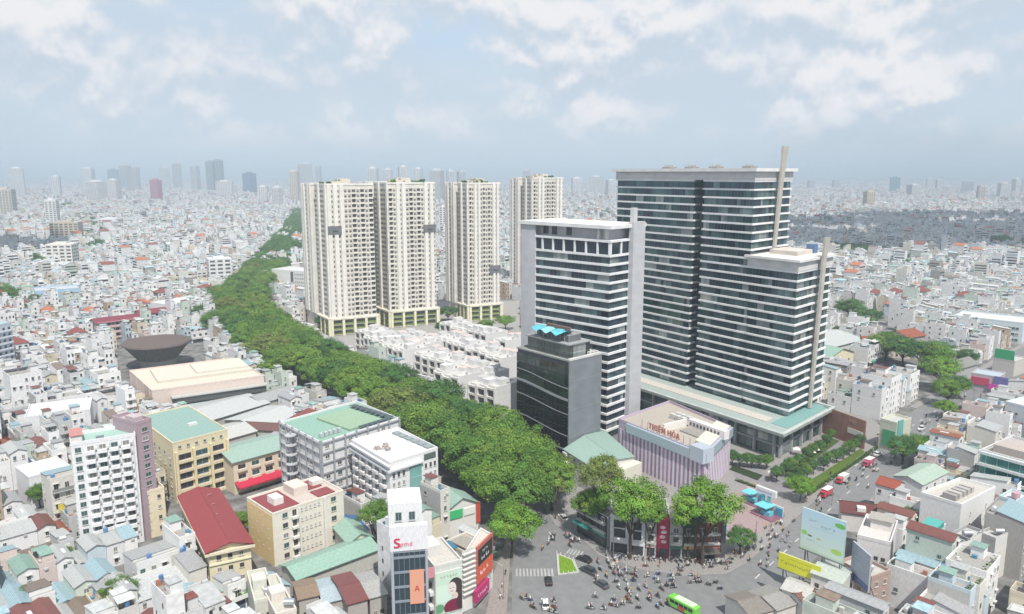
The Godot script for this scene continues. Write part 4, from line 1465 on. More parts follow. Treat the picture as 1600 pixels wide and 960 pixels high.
var LOW := [PackedVector2Array([Vector2(-173.0, -226.6), Vector2(-148.8, -226.6), Vector2(-124.2, -201.0), Vector2(-103.3, -206.3), Vector2(-76.5, -179.9), Vector2(-67.7, -187.8), Vector2(-55.4, -186.1), Vector2(-34.6, -198.8), Vector2(-22, -120), Vector2(-140, -120)]), PackedVector2Array([Vector2(48.3, -154.8), Vector2(59.2, -187.8), Vector2(85.7, -213.5), Vector2(98.4, -181.4), Vector2(89.5, -154.8)])]

const STOREYS := ["", "one", "two", "three", "four", "five", "six", "seven"]

func make_houses() -> void:
	R.seed = 90210
	var lots := []
	# rows of narrow plots, turned with the streets of each quarter
	for zone in [[Vector2(-260, -300), 0.78, 300.0, Rect2(-420, -640, 410, 500)], [Vector2(200, -280), 0.76, 300.0, Rect2(-10, -700, 640, 570)]]:
		var yaw: float = zone[1]
		var u := Vector2(cos(yaw), -sin(yaw))
		var v := Vector2(sin(yaw), cos(yaw))
		var c0: Vector2 = zone[0]
		var box: Rect2 = zone[3]
		var y := -480.0
		var row := 0
		while y < 480.0:
			var dep := R.randf_range(9.0, 13.5)
			var x := -560.0
			var face := 1.0 if row % 2 == 0 else -1.0
			var run := R.randf_range(40, 90)
			while x < 560.0:
				var w := R.randf_range(3.3, 5.0)
				var big := R.randf() < 0.07
				if big: w = R.randf_range(8.0, 13.0)
				var dd := dep * R.randf_range(0.82, 1.0)
				var c := c0 + u * (x + w / 2) + v * (y + dep / 2 + (dep - dd) / 2 * face)
				x += w + 0.06
				run -= w
				if run < 0:
					x += R.randf_range(2.5, 5.0)
					run = R.randf_range(40, 90)
				if not box.has_point(c): continue
				if zone[3].position.x < -100 and c.x > -4: continue
				lots.append({c = c, w = w, d = dd, yaw = yaw + (0.0 if face > 0 else PI), big = big, u = u, v = v})
			y += dep + (0.35 if row % 2 == 0 else R.randf_range(3.2, 5.2))
			row += 1
	var good := []
	for l in lots:
		var top := project(Vector3(l.c.x, 9, l.c.y))
		if top.x < -90 or top.x > 1690 or top.y > 1130 or top.y < 300: continue
		var bad := false
		for s in [Vector2(0, 0), Vector2(1, 1), Vector2(-1, 1), Vector2(1, -1), Vector2(-1, -1)]:
			if inside_any(l.c + l.u * l.w * 0.5 * s.x + l.v * l.d * 0.5 * s.y):
				bad = true
				break
		if bad: continue
		if R.randf() < 0.03: continue
		l.r = l.c.length()
		good.append(l)
	good.sort_custom(func(a, b): return a.r < b.r)
	var singles := 0
	var crowd := []
	var names := {}
	var todo := []
	for l in good:
		var rz := R.randf()
		var st := 1 if rz < 0.07 else 2 if rz < 0.40 else 3 if rz < 0.78 else 4 if rz < 0.96 else 5
		l.low = false
		for q in LOW:
			if Geometry2D.is_point_in_polygon(l.c, q): l.low = true
		if l.low: st = 1 if rz < 0.45 else 2
		elif l.big: st = mini(st + R.randi() % 3, 6)
		var px := project(Vector3(l.c.x, st * 3.3 + 1.0, l.c.y))
		if l.r < 520.0 and singles < 296 and px.x > -10 and px.x < 1610 and px.y < 965:
			if hidden(Vector3(l.c.x, st * 3.3 + 1.0, l.c.y)):
				crowd.append(l)
				continue
			singles += 1
			l.st = st
			todo.append(l)
		else:
			crowd.append(l)
	var made := []
	for l in todo:
		var wall := pick_wall()
		var roof := pick_roof()
		var kind := pick_kind(roof)
		if l.low and kind == 0 and R.randf() < 0.7: kind = 1
		if l.w > 7.0 and kind == 1: kind = 3 if roof[2] == "tile" else 2
		var root := thing("house", "", "house", Vector3(l.c.x, 0, l.c.y), l.yaw, "narrow town houses packed round the junction")
		var last := {}
		for p in house_pieces(l.w, l.d, l.st, kind, vary(wall[1], 0.07), [roof[0], vary(roof[1], 0.1), roof[2]]):
			if p.n == "window":
				put(root, "window", window_mesh(p.w, p.h, p.s), p.x)
			else:
				var par: Node = root
				if p.has("under"):
					par = last[p.under]
				last[p.n] = part(par, p.n, p.mb, p.m, p.get("k", ""))
		# the landmark that lies closest names the place
		var best := 1e9
		var lm: Array = LAND[0]
		for q in LAND:
			var dd: float = q[1].distance_to(l.c)
			if dd < best:
				best = dd
				lm = q
		var rel: Vector2 = l.c - lm[1]
		var lp := project(Vector3(lm[1].x, 8, lm[1].y))
		var hp := project(Vector3(l.c.x, 8, l.c.y))
		var wherew := "behind"
		if absf(hp.x - lp.x) > 1.4 * absf(hp.y - lp.y):
			wherew = "left of" if hp.x < lp.x else "right of"
		elif hp.y > lp.y:
			wherew = "in front of"
		var rw: String = roof[0] if kind != 0 else "roof terrace"
		var lab := "%s %s-storey %shouse, %s, %s %s" % [wall[0], STOREYS[mini(l.st, 7)], "wide " if l.w > 7.0 else "", rw, wherew, lm[0]]
		made.append([lab, best, root])
	made.sort_custom(func(a, b): return a[1] < b[1])
	var seen := {}
	var total := {}
	for q in made: total[q[0]] = total.get(q[0], 0) + 1
	for q in made:
		var k: int = seen.get(q[0], 0)
		seen[q[0]] = k + 1
		q[2].set_meta("label", q[0] if total[q[0]] == 1 else "%s, %s%s" % [q[0], "closest" if k == 0 else ordinal(k) + " closest", ""])
	# the rest of the near quarters, past the three hundred
	var variants := []
	for i in 40:
		var mb := MB.new()
		var roof := pick_roof()
		var w := R.randf_range(3.9, 5.4) if i < 34 else R.randf_range(8.5, 12.0)
		var rz := R.randf()
		var st := 2 if rz < 0.26 else 3 if rz < 0.66 else 4 if rz < 0.9 else 5
		var kind := pick_kind(roof)
		if w > 7 and kind == 1: kind = 3
		merged_house(house_pieces(w, 13.0, st, kind, vary(pick_wall()[1], 0.07), roof, 0.0), mb)
		variants.append([mb.mesh(M.city), w])
	var lists := []
	for i in 40: lists.append([])
	for l in crowd:
		var i := R.randi() % 34 if not l.big else 34 + R.randi() % 6
		lists[i].append(Transform3D(Basis(Vector3.UP, l.yaw) * Basis.from_scale(Vector3(l.w / variants[i][1], R.randf_range(0.85, 1.18), l.d / 13.0)), Vector3(l.c.x, 0, l.c.y)))
	var rest := Node3D.new()
	rest.name = "packed_houses"
	add_child(rest)
	tag(rest, "packed rows of pale town houses filling the quarters beyond the junction", "houses", "", "stuff")
	for i in 40:
		multi(rest, "houses", variants[i][0], lists[i])
	make_city()

func multi(parent: Node, called: String, mesh: Mesh, list: Array, tints = null) -> void:
	if list.is_empty(): return
	var mu := MultiMesh.new()
	mu.transform_format = MultiMesh.TRANSFORM_3D
	mu.use_colors = tints != null
	mu.mesh = mesh
	mu.instance_count = list.size()
	for j in list.size():
		mu.set_instance_transform(j, list[j])
		if tints != null: mu.set_instance_color(j, tints[j])
	var mi := MultiMeshInstance3D.new()
	mi.name = called
	mi.multimesh = mu
	mi.set_meta("kind", "stuff")
	parent.add_child(mi, true)

# the city to the horizon: blocks of some sixty houses
func make_city() -> void:
	R.seed = 777
	var blocks := []
	var size := 72.0
	for b in 14:
		var mb := MB.new()
		var y := -size / 2
		var row := 0
		while y < size / 2 - 10.0:
			var dep := R.randf_range(10.5, 14.5)
			var x := -size / 2 + 0.5
			while x < size / 2 - 4.0:
				var w := R.randf_range(3.8, 6.0)
				if R.randf() < 0.05: w = R.randf_range(8.0, 14.0)
				if R.randf() > 0.03:
					var rz := R.randf()
					var st := 1 if rz < 0.08 else 2 if rz < 0.36 else 3 if rz < 0.72 else 4 if rz < 0.92 else 5
					if w > 7.5 and R.randf() < 0.4: st += 3
					city_house(mb, x + w / 2, y + dep / 2, w - 0.05, dep * R.randf_range(0.75, 1.0), st)
				x += w
			y += dep + (0.4 if row % 2 == 0 else R.randf_range(2.6, 4.2))
			row += 1
		blocks.append(mb.mesh(M.city))
	var lists := []
	var tints := []
	for i in blocks.size():
		lists.append([])
		tints.append([])
	var far := 0
	var pitch := 62.0
	for iz in range(5, 156):
		var z := -iz * pitch
		var half := int((-z * 0.72 + 120.0) / pitch)
		for ixx in range(-half, half + 1):
			var c := Vector2(ixx * pitch + (37.0 if iz % 2 else 0.0) + R.randf_range(-4, 4), z + R.randf_range(-4, 4))
			# thin out with distance: farther cells are grown instead
			if c.y > -640.0 and c.x > -420 and c.x < 632: continue
			if -z > 4200.0 and (iz + ixx) % 2: continue
			var bad := false
			for q in EX:
				if Geometry2D.is_point_in_polygon(c, q): bad = true
			if bad: continue
			for k in 2:
				var sgn := -1.0 if k == 0 else 1.0
			var b := R.randi() % blocks.size()
			var turn := 0.75 + (R.randi() % 4) * PI / 2 + R.randf_range(-0.12, 0.12)
			if absf(c.x) > 900: turn += 0.5
			var grow := 0.82 if -z < 4200.0 else 1.12
			lists[b].append(Transform3D(Basis(Vector3.UP, turn) * Basis.from_scale(Vector3(grow, R.randf_range(0.72, 1.1), grow)), Vector3(c.x, 0, c.y)))
			far += 1
	var rest := Node3D.new()
	rest.name = "distant_city_houses"
	add_child(rest)
	tag(rest, "endless low pale houses of the city reaching to the hazy horizon", "houses", "", "stuff")
	for i in blocks.size():
		multi(rest, "houses", blocks[i], lists[i])

func city_house(mb: MB, x: float, z: float, w: float, d: float, st: int) -> void:
	var h := st * 3.3 + 0.5
	var wall := vary(pick_wall()[1], 0.1)
	var roof := pick_roof()
	var f := Transform3D(Basis.IDENTITY, Vector3(x, 0, z))
	var kind := pick_kind(roof)
	var rc := vary(roof[1], 0.15)
	var hw := w / 2
	var hd := d / 2
	mb.box(Vector3(-hw, 0, -hd), Vector3(hw, h, hd), wall, f, false, vary(Color(0.42, 0.41, 0.39), 0.25))
	if kind == 0:
		mb.box(Vector3(-hw, h, hd - 0.2), Vector3(hw, h + 0.9, hd), wall, f)
		mb.box(Vector3(-hw, h, -hd), Vector3(hw, h + 0.9, -hd + 0.2), wall, f)
		var zz := R.randf_range(-hd + 0.3, hd - 4.5)
		mb.box(Vector3(-hw + 0.1, h, zz), Vector3(hw * 0.3, h + 2.6, zz + 4.0), wall, f, false, rc)
		if R.randf() < 0.5:
			mb.box(Vector3(hw * 0.4, h, zz + 0.3), Vector3(hw * 0.4 + 1.2, h + 1.6, zz + 1.7), [Color(0.5, 0.52, 0.55), Color(0.1, 0.22, 0.42)][R.randi() % 2], f)
	else:
		var rise := w * 0.2
		mb.quad(f * Vector3(-hw - 0.3, h, hd + 0.3), f * Vector3(0, h + rise, hd + 0.3), f * Vector3(0, h + rise, -hd - 0.3), f * Vector3(-hw - 0.3, h, -hd - 0.3), rc)
		mb.quad(f * Vector3(0, h + rise, hd + 0.3), f * Vector3(hw + 0.3, h, hd + 0.3), f * Vector3(hw + 0.3, h, -hd - 0.3), f * Vector3(0, h + rise, -hd - 0.3), rc)
		mb.tri(f * Vector3(-hw, h, hd), f * Vector3(hw, h, hd), f * Vector3(0, h + rise, hd), wall)
		mb.tri(f * Vector3(hw, h, -hd), f * Vector3(-hw, h, -hd), f * Vector3(0, h + rise, -hd), wall)
	for k in range(0, st):
		for s in 2:
			var q := f * Transform3D(Basis.IDENTITY if s == 0 else Basis(Vector3.UP, PI), Vector3.ZERO)
			if R.randf() < 0.8:
				var x0 := -hw + 0.5 + R.randf() * 0.6
				mb.quad(q * Vector3(x0, k * 3.3 + 0.9, hd + 0.03), q * Vector3(hw - 0.6, k * 3.3 + 0.9, hd + 0.03), q * Vector3(hw - 0.6, k * 3.3 + 2.4, hd + 0.03), q * Vector3(x0, k * 3.3 + 2.4, hd + 0.03), vary(Color(0.06, 0.065, 0.07), 0.4))
			if k > 0 and R.randf() < 0.5:
				mb.box(Vector3(-hw, k * 3.3 - 0.2, hd), Vector3(hw, k * 3.3 + 0.6, hd + 0.9), wall, q, true)

# ---------------------------------------------------------------- larger single buildings
func block(called: String, label: String, category: String, poly: PackedVector2Array, h: float, wall: Color, roof: Color, land := "", parapet := 0.9, roofm := "roofing", group := "") -> Node3D:
	var o := poly[0]
	var root := thing(called, label, category, Vector3(o.x, 0, o.y), 0.0, group)
	var p := local(poly, o)
	hide_site(poly, h, 0.6)
	if land: LAND.append([land, (poly[0] + poly[1]) / 2])
	var m := MB.new()
	m.prism(p, 0, h, wall, wall, false, false)
	part(root, "wall", m, "plaster")
	m = MB.new()
	m.sheet(p, h - 0.02, roof)
	part(root, "roof", m, roofm)
	if parapet > 0.0:
		m = MB.new()
		m.ring(p, -0.25, 0.06, h - 0.1, h + parapet, wall)
		part(root, "parapet", m, "plaster")
	root.set_meta("poly", p)
	return root

func lp(root: Node3D) -> PackedVector2Array:
	return root.get_meta("poly")

func bx(root: Node, called: String, f: Transform3D, lo: Vector3, hi: Vector3, k: Color, mat := "plaster") -> MeshInstance3D:
	var m := MB.new()
	m.box(lo, hi, k, f, true)
	return part(root, called, m, mat)

func edge(root: Node3D, e: int, y := 0.0) -> Transform3D:
	var p := lp(root)
	return ef(p[e], p[(e + 1) % p.size()], y)

func elen(root: Node3D, e: int) -> float:
	var p := lp(root)
	return p[e].distance_to(p[(e + 1) % p.size()])

# gable roof of sheets over a rectangle, ridge along the depth (or the width)
func gable_roof(root: Node3D, h: float, rise: float, over: float, k: Color, mat := "metal_sheet", wide := false, wall := Color(0.6, 0.58, 0.5)) -> void:
	var p := MB.off(lp(root), over)
	if wide:
		p = PackedVector2Array([p[1], p[2], p[3], p[0]])
	var a := (p[0] + p[1]) / 2
	var b := (p[2] + p[3]) / 2
	var v := func(q: Vector2, y: float) -> Vector3: return Vector3(q.x, y, q.y)
	for s in 2:
		var m := MB.new()
		if s == 0:
			m.quad(v.call(p[0], h), v.call(a, h + rise), v.call(b, h + rise), v.call(p[3], h), k)
			m.quad(v.call(p[3], h - 0.15), v.call(b, h + rise - 0.15), v.call(a, h + rise - 0.15), v.call(p[0], h - 0.15), k)
		else:
			m.quad(v.call(a, h + rise), v.call(p[1], h), v.call(p[2], h), v.call(b, h + rise), k)
			m.quad(v.call(b, h + rise - 0.15), v.call(p[2], h - 0.15), v.call(p[1], h - 0.15), v.call(a, h + rise - 0.15), k)
		part(root, "roof_slope", m, mat)
	var q := lp(root)
	if wide:
		q = PackedVector2Array([q[1], q[2], q[3], q[0]])
	a = (q[0] + q[1]) / 2
	b = (q[2] + q[3]) / 2
	for s in 2:
		var m := MB.new()
		if s == 0:
			m.tri(v.call(q[0], h - 0.1), v.call(q[1], h - 0.1), v.call(a, h + rise - 0.2), wall)
		else:
			m.tri(v.call(q[2], h - 0.1), v.call(q[3], h - 0.1), v.call(b, h + rise - 0.2), wall)
		part(root, "gable", m, "plaster")
	var rg := MB.new()
	rg.bar(v.call((p[0] + p[1]) / 2, h + rise), v.call((p[2] + p[3]) / 2, h + rise), 0.14, k, 5)
	part(root, "ridge", rg, mat)

func lettering(root: Node, text: String, f: Transform3D, size: float, k: Color, depth := 0.12, called := "lettering") -> void:
	var tm := TextMesh.new()
	tm.text = text
	tm.font_size = 32
	tm.pixel_size = size / 24.0
	tm.depth = depth
	var fo := SystemFont.new()
	fo.font_names = PackedStringArray(["Droid Sans"])
	fo.font_weight = 700
	tm.font = fo
	var m := StandardMaterial3D.new()
	m.albedo_color = k.linear_to_srgb()
	m.roughness = 0.5
	tm.material = m
	put(root, called, tm, f)

# a flat printed face
func print_face(root: Node, called: String, f: Transform3D, w: float, h: float, im: Image) -> void:
	var m := MB.new()
	m.quad(f * Vector3(0, 0, 0), f * Vector3(w, 0, 0), f * Vector3(w, h, 0), f * Vector3(0, h, 0), Color.WHITE)
	var mat := StandardMaterial3D.new()
	mat.resource_name = "print"
	mat.albedo_texture = ImageTexture.create_from_image(im)
	mat.roughness = 0.5
	put(root, called, m.mesh(mat))

func canvas(w: int, h: int, k: Color) -> Image:
	var im := Image.create(w, h, false, Image.FORMAT_RGB8)
	im.fill(k.linear_to_srgb())
	return im

# a line of illegible print
func scribble(im: Image, x: int, y: int, w: int, h: int, k: Color, gap := 0.35) -> void:
	var s := k.linear_to_srgb()
	var t := maxi(1, h / 5)
	while w > h / 2:
		var cw := int(h * R.randf_range(0.45, 0.8))
		# strokes too broken to read, as in the photograph
		im.fill_rect(Rect2i(x, y + R.randi() % maxi(1, h / 3), t, h * 2 / 3), s)
		im.fill_rect(Rect2i(x, y + R.randi() % maxi(1, h - t), cw, t), s)
		if R.randf() < 0.6:
			im.fill_rect(Rect2i(x + cw - t, y + h / 3, t, h - h / 3 - R.randi() % maxi(1, h / 3)), s)
		x += cw + int(h * gap)
		w -= cw + int(h * gap)

func disc(im: Image, cx: float, cy: float, rx: float, ry: float, k: Color) -> void:
	var s := k.linear_to_srgb()
	for y in range(maxi(0, int(cy - ry)), mini(im.get_height(), int(cy + ry) + 1)):
		var d := (y - cy) / ry
		var hw := rx * sqrt(maxf(0.0, 1.0 - d * d))
		var x0 := maxi(0, int(cx - hw))
		var x1 := mini(im.get_width(), int(cx + hw))
		if x1 > x0: im.fill_rect(Rect2i(x0, y, x1 - x0, 1), s)

func tank(root: Node, p: Vector3, k := Color(0.5, 0.52, 0.55)) -> void:
	var m := MB.new()
	m.cyl(0.75, 0.75, 2.2, 12, k, Transform3D(Basis(Vector3.BACK, PI / 2), p + Vector3(1.1, 1.2, 0)))
	m.box(p + Vector3(-0.9, 0, -0.5), p + Vector3(0.9, 0.6, 0.5), Color(0.3, 0.3, 0.3))
	part(root, "water_tank", m, "steel")

func make_left_buildings() -> void:
	R.seed = 31
	var W := Color(0.73, 0.74, 0.76)
	# --- white twelve-storey block with balconies
	var r := block("apartment_block", "white twelve-storey apartment block with rows of small balconies", "apartment block", rectp(Vector2(-119.8, -198.7), Vector2(-106.2, -206.9), 9.6), 31.9, W, Color(0.36, 0.52, 0.46), "white apartment block")
	var f := edge(r, 0)
	var l := elen(r, 0)
	var fh := 2.62
	for k in 12:
		for i in 5:
			var x := 1.6 if i == 0 else 4.6 + (i - 1) * (l - 5.2) / 3.65
			var y := 0.2 + k * fh
			if k == 0 and i > 1: continue
			var win := window(r, f, x, y + 0.65, 1.5 if i == 0 else 1.7, 1.45, [3, 2, 2, 1, 3][R.randi() % 5] if i else 2)
			if i > 0:
				var b := bx(r, "balcony", f, Vector3(x - 1.35, y - 0.1, 0.0), Vector3(x + 0.95, y + 0.72, 0.95), W)
				bx(b, "slab", f, Vector3(x - 1.4, y - 0.22, 0.0), Vector3(x + 1.0, y - 0.1, 1.0), Color(0.66, 0.67, 0.68))
				bx(r, "air_conditioner", f, Vector3(x + 1.0, y + 0.75, 0.05), Vector3(x + 1.55, y + 1.35, 0.42), Color(0.42, 0.42, 0.42) if R.randf() < 0.5 else Color(0.6, 0.6, 0.6))
				bx(r, "party_fin", f, Vector3(x + 1.62, y - 0.1, 0.0), Vector3(x + 1.78, y + 2.5, 0.6), W)
	bx(r, "roof_room", f, Vector3(0.1, 31.9, -7.0), Vector3(2.9, 34.4, -0.4), Color(0.66, 0.64, 0.63))
	bx(r, "roof_cap", f, Vector3(-0.1, 34.4, -7.3), Vector3(3.1, 34.6, -0.1), Color(0.50, 0.24, 0.22), "roofing")
	bx(r, "roof_vent", f, Vector3(6.2, 31.9, -2.6), Vector3(8.2, 32.9, -1.5), Color(0.2, 0.25, 0.26))
	facade(r, lp(r), 3, 1.0, fh, 12, 0.8, 1.0, 3, 1.0, 1.3, 2)
	# --- mauve stair tower
	r = block("stair_tower", "slim mauve stair tower joined to the white apartment block", "tower", rectp(Vector2(-105.9, -207.5), Vector2(-103.6, -211.5), 11.0), 34.9, Color(0.40, 0.31, 0.35), Color(0.45, 0.42, 0.42))
	facade(r, lp(r), 0, 2.6, 2.7, 12, 0.6, 0.6, 1, 1.7, 1.3, 2)
	facade(r, lp(r), 1, 2.6, 2.7, 12, 1.0, 1.0, 3, 0.9, 1.2, 2, 0.3)
	bx(r, "roof_room", edge(r, 0), Vector3(0.6, 34.9, -6), Vector3(3.0, 36.6, -1.5), Color(0.5, 0.42, 0.44))
	# --- yellow block with a flat green roof
	var cream := Color(0.70, 0.62, 0.43)
	r = block("school_block", "cream six-storey block with broad flat pale green roof", "building", rectp(Vector2(-108.1, -233.1), Vector2(-95.5, -246.6), 36.0, 3.0), 20.0, cream, Color(0.34, 0.52, 0.46), "green roofed cream block", 0.35, "metal_sheet")
	f = edge(r, 0)
	l = elen(r, 0)
	for k in 6:
		var y := 0.4 + k * 3.25
		if k == 5:
			for i in 6:
				window(r, f, l * (0.12 + 0.15 * i), y + 1.2, 0.9, 0.9, 2)
			continue
		for i in 3:
			window(r, f, l * (0.2 + 0.3 * i), y + 0.5, 4.0, 1.9, [1, 2, 1][i])
			bx(r, "spandrel", f, Vector3(l * (0.2 + 0.3 * i) - 2.4, y - 0.5, 0), Vector3(l * (0.2 + 0.3 * i) + 2.4, y + 0.35, 0.8), vary(Color(0.66, 0.57, 0.40), 0.06))
	for i in 4:
		bx(r, "pier", f, Vector3(l * (0.02 + 0.31 * i), 0, 0), Vector3(l * (0.02 + 0.31 * i) + 0.8, 17.0, 0.9), Color(0.72, 0.62, 0.40))
	facade(r, lp(r), 3, 1.2, 3.25, 5, 1.0, 1.0, 7, 1.4, 1.4, 2, 0.15)
	bx(r, "roof_hatch", f, Vector3(l * 0.6, 20.0, -14), Vector3(l * 0.6 + 3, 20.9, -12.6), Color(0.6, 0.66, 0.63))
	# --- small cream block with green hipped roof and red awning
	r = block("clinic_block", "small cream block with pale green roof and long red awning", "building", rectp(Vector2(-91.6, -239.5), Vector2(-77.4, -253.8), 17.0), 11.3, Color(0.70, 0.60, 0.47), Color(0.4, 0.5, 0.45), "red awning block", 0.0)
	gable_roof(r, 11.3, 2.0, 0.7, Color(0.40, 0.56, 0.49), "metal_sheet", true, Color(0.70, 0.60, 0.47))
	f = edge(r, 0)
	l = elen(r, 0)
	for k in 3:
		for i in 4:
			window(r, f, l * (0.14 + 0.24 * i), 1.6 + k * 3.4, 2.6, 1.5, [1, 2][i % 2])
			bx(r, "balcony", f, Vector3(l * (0.14 + 0.24 * i) - 1.6, 0.7 + k * 3.4, 0), Vector3(l * (0.14 + 0.24 * i) + 1.6, 1.5 + k * 3.4, 0.7), Color(0.66, 0.58, 0.48))
	var m := MB.new()
	m.quad(f * Vector3(0, 3.2, 3.4), f * Vector3(l, 3.2, 3.4), f * Vector3(l, 4.4, 0.1), f * Vector3(0, 4.4, 0.1), Color(0.42, 0.03, 0.06))
	m.quad(f * Vector3(0, 4.3, 0.1), f * Vector3(l, 4.3, 0.1), f * Vector3(l, 3.1, 3.4), f * Vector3(0, 3.1, 3.4), Color(0.42, 0.03, 0.06))
	m.quad(f * Vector3(0, 2.7, 3.4), f * Vector3(l, 2.7, 3.4), f * Vector3(l, 3.2, 3.4), f * Vector3(0, 3.2, 3.4), Color(0.45, 0.03, 0.06))
	part(r, "awning", m, "cloth")
	# --- large hall with stepped pale roof
	var hall := rectp(Vector2(-150.4, -309.7), Vector2(-111.5, -334.3), 42.0, -4.0)
	r = block("market_hall", "large low hall with pale stepped cream roof and pinkish side wall", "hall", hall, 15.0, Color(0.66, 0.56, 0.51), Color(0.62, 0.58, 0.49), "pale roofed hall", 0.5)
	f = edge(r, 0)
	l = elen(r, 0)
	bx(r, "roof_step", f, Vector3(4, 15.0, -36), Vector3(l - 2, 16.0, -12), Color(0.62, 0.58, 0.50), "roofing")
	bx(r, "roof_step", f, Vector3(l * 0.45, 16.0, -34), Vector3(l - 3, 16.8, -16), Color(0.64, 0.60, 0.52), "roofing")
	bx(r, "lower_roof", f, Vector3(7, 11.6, 0.1), Vector3(l + 0.6, 12.1, 4.2), Color(0.64, 0.64, 0.61), "metal_sheet")
	bx(r, "lower_roof", f, Vector3(9, 8.0, 4.3), Vector3(l + 1.5, 8.5, 8.6), Color(0.58, 0.66, 0.66), "metal_sheet")
	bx(r, "clerestory", f, Vector3(8, 8.8, 0.1), Vector3(l, 11.4, 3.4), Color(0.06, 0.07, 0.07), "glass")
	bx(r, "lower_wall", f, Vector3(9, 0, 0.1), Vector3(l + 1, 8.0, 7.6), Color(0.5, 0.48, 0.46))
	for i in 14:
		window(r, f * Transform3D(Basis.IDENTITY, Vector3(0, 0, 7.62)), 10.5 + i * (l - 11) / 14.0, 4.6, 1.8, 2.2, 1)
	for i in 4:
		bx(r, "buttress", edge(r, 3), Vector3(2.0 + i * 12.0, 0, 0), Vector3(2.7 + i * 12.0, 15.2, 0.35), Color(0.55, 0.42, 0.38))
	# --- bowl-shaped theatre
	var bc := Vector2(-194.7, -410.8)
	r = thing("bowl_theatre", "round theatre shaped like a grey bowl with shallow brown roof", "theatre", Vector3(bc.x, 0, bc.y))
	LAND.append(["bowl theatre", bc])
	hide_site(PackedVector2Array([bc + Vector2(-14, 14), bc + Vector2(14, 14), bc + Vector2(14, -14), bc + Vector2(-14, -14)]), 14.0)
	m = MB.new()
	m.cyl(9.0, 10.0, 5.0, 36, Color(0.36, 0.35, 0.34))
	part(r, "drum_wall", m, "render")
	m = MB.new()
	m.cyl(10.2, 17.0, 8.5, 40, Color(0.30, 0.285, 0.27), Transform3D(Basis.IDENTITY, Vector3(0, 4.8, 0)))
	part(r, "bowl_wall", m, "concrete")
	m = MB.new()
	m.cyl(17.5, 17.5, 1.0, 40, Color(0.20, 0.17, 0.165), Transform3D(Basis.IDENTITY, Vector3(0, 13.3, 0)))
	part(r, "rim", m, "render")
	m = MB.new()
	m.cyl(17.3, 0.6, 3.0, 40, Color(0.145, 0.11, 0.105), Transform3D(Basis.IDENTITY, Vector3(0, 14.3, 0)))
	part(r, "roof", m, "roofing")
	# --- sheds behind the green roofed block
	for e in [[Vector2(-120.2, -294.6), Vector2(-104.5, -318.1), 26.0, Color(0.64, 0.66, 0.66), "wide white tin shed behind the green roofed cream block"], [Vector2(-97.7, -284.4), Vector2(-86.7, -302.9), 20.0, Color(0.66, 0.69, 0.68), "white tin shed with open ridge near the boulevard trees"], [Vector2(-104.1, -283.8), Vector2(-89.1, -281.5), 7.0, Color(0.20, 0.10, 0.09), "narrow shed with dark red-brown roof"], [Vector2(-109.9, -267.4), Vector2(-98.1, -281.3), 16.0, Color(0.66, 0.67, 0.64), "low white roofed shed between cream blocks"], [Vector2(-107.2, -317.7), Vector2(-95.7, -334.2), 14.0, Color(0.46, 0.47, 0.47), "grey roofed shed beside the hall"]]:
		r = block("tin_shed", e[4], "shed", rectp(e[0], e[1], e[2]), 7.6, Color(0.5, 0.49, 0.46), Color(0.4, 0.4, 0.4), "", 0.0, "roofing", "tin roofed sheds by the cream blocks")
		gable_roof(r, 7.6, 1.8, 0.6, e[3], "metal_sheet", true, Color(0.5, 0.49, 0.46))
	# --- white block with green roof deck
	var gp := rectp(Vector2(-59.0, -226.0), Vector2(-38.4, -249.7), 27.0, 3.0)
	r = block("office_block", "white office block with grey frame bands and green roof deck", "office building", gp, 22.6, Color(0.72, 0.72, 0.73), Color(0.26, 0.42, 0.35), "green deck office block", 0.6)
	for e in [0, 3]:
		f = edge(r, e)
		l = elen(r, e)
		for k in 7:
			bx(r, "frame_band", f, Vector3(-0.3, 2.6 + k * 3.3, 0.02), Vector3(l + 0.3, 3.0 + k * 3.3, 0.5), Color(0.36, 0.37, 0.39))
		var nb := int(l / 4.4)
		for i in nb + 1:
			bx(r, "frame_post", f, Vector3(l * i / nb - 0.25, 0, 0.02), Vector3(l * i / nb + 0.25, 23.6, 0.55), Color(0.36, 0.37, 0.39))
		for i in nb:
			for k in 6:
				if R.randf() < 0.45:
					window(r, f, l * (i + 0.5) / nb, 4.0 + k * 3.3, 1.6, 1.2, [0, 3, 2][R.randi() % 3])
	f = edge(r, 0)
	l = elen(r, 0)
	bx(r, "roof_deck", f, Vector3(l * 0.42, 22.7, -21), Vector3(l * 0.86, 23.2, -3), Color(0.30, 0.42, 0.30), "roofing")
	for i in 8:
		bx(r, "solar_panel", f, Vector3(l * 0.9, 23.4, -23.0 + i * 2.7), Vector3(l * 0.985, 23.55, -20.8 + i * 2.7), Color(0.03, 0.04, 0.05), "glass")
	for i in 7:
		bx(r, "solar_panel", f, Vector3(l * 0.52 + i * 1.9, 23.5, -2.4), Vector3(l * 0.52 + i * 1.9 + 1.7, 23.65, -0.5), Color(0.03, 0.045, 0.05), "glass")
	for i in 5:
		bx(r, "air_conditioner", f, Vector3(3.0 + i * 1.7, 22.7, -5.5), Vector3(4.2 + i * 1.7, 24.0, -4.2), Color(0.45, 0.5, 0.5))
	m = MB.new()
	var g3 := edge(r, 3)
	for i in 7:
		m.cyl(1.9, 1.9, 0.25, 12, Color(0.42, 0.43, 0.45), g3 * Transform3D(Basis.IDENTITY, Vector3(elen(r, 3) * 0.42, 2.5 + i * 3.2, 2.2)))
	m.cyl(0.3, 0.3, 23.0, 8, Color(0.4, 0.41, 0.43), g3 * Transform3D(Basis.IDENTITY, Vector3(elen(r, 3) * 0.42, 0, 2.2)))
	part(r, "spiral_stair", m, "render")
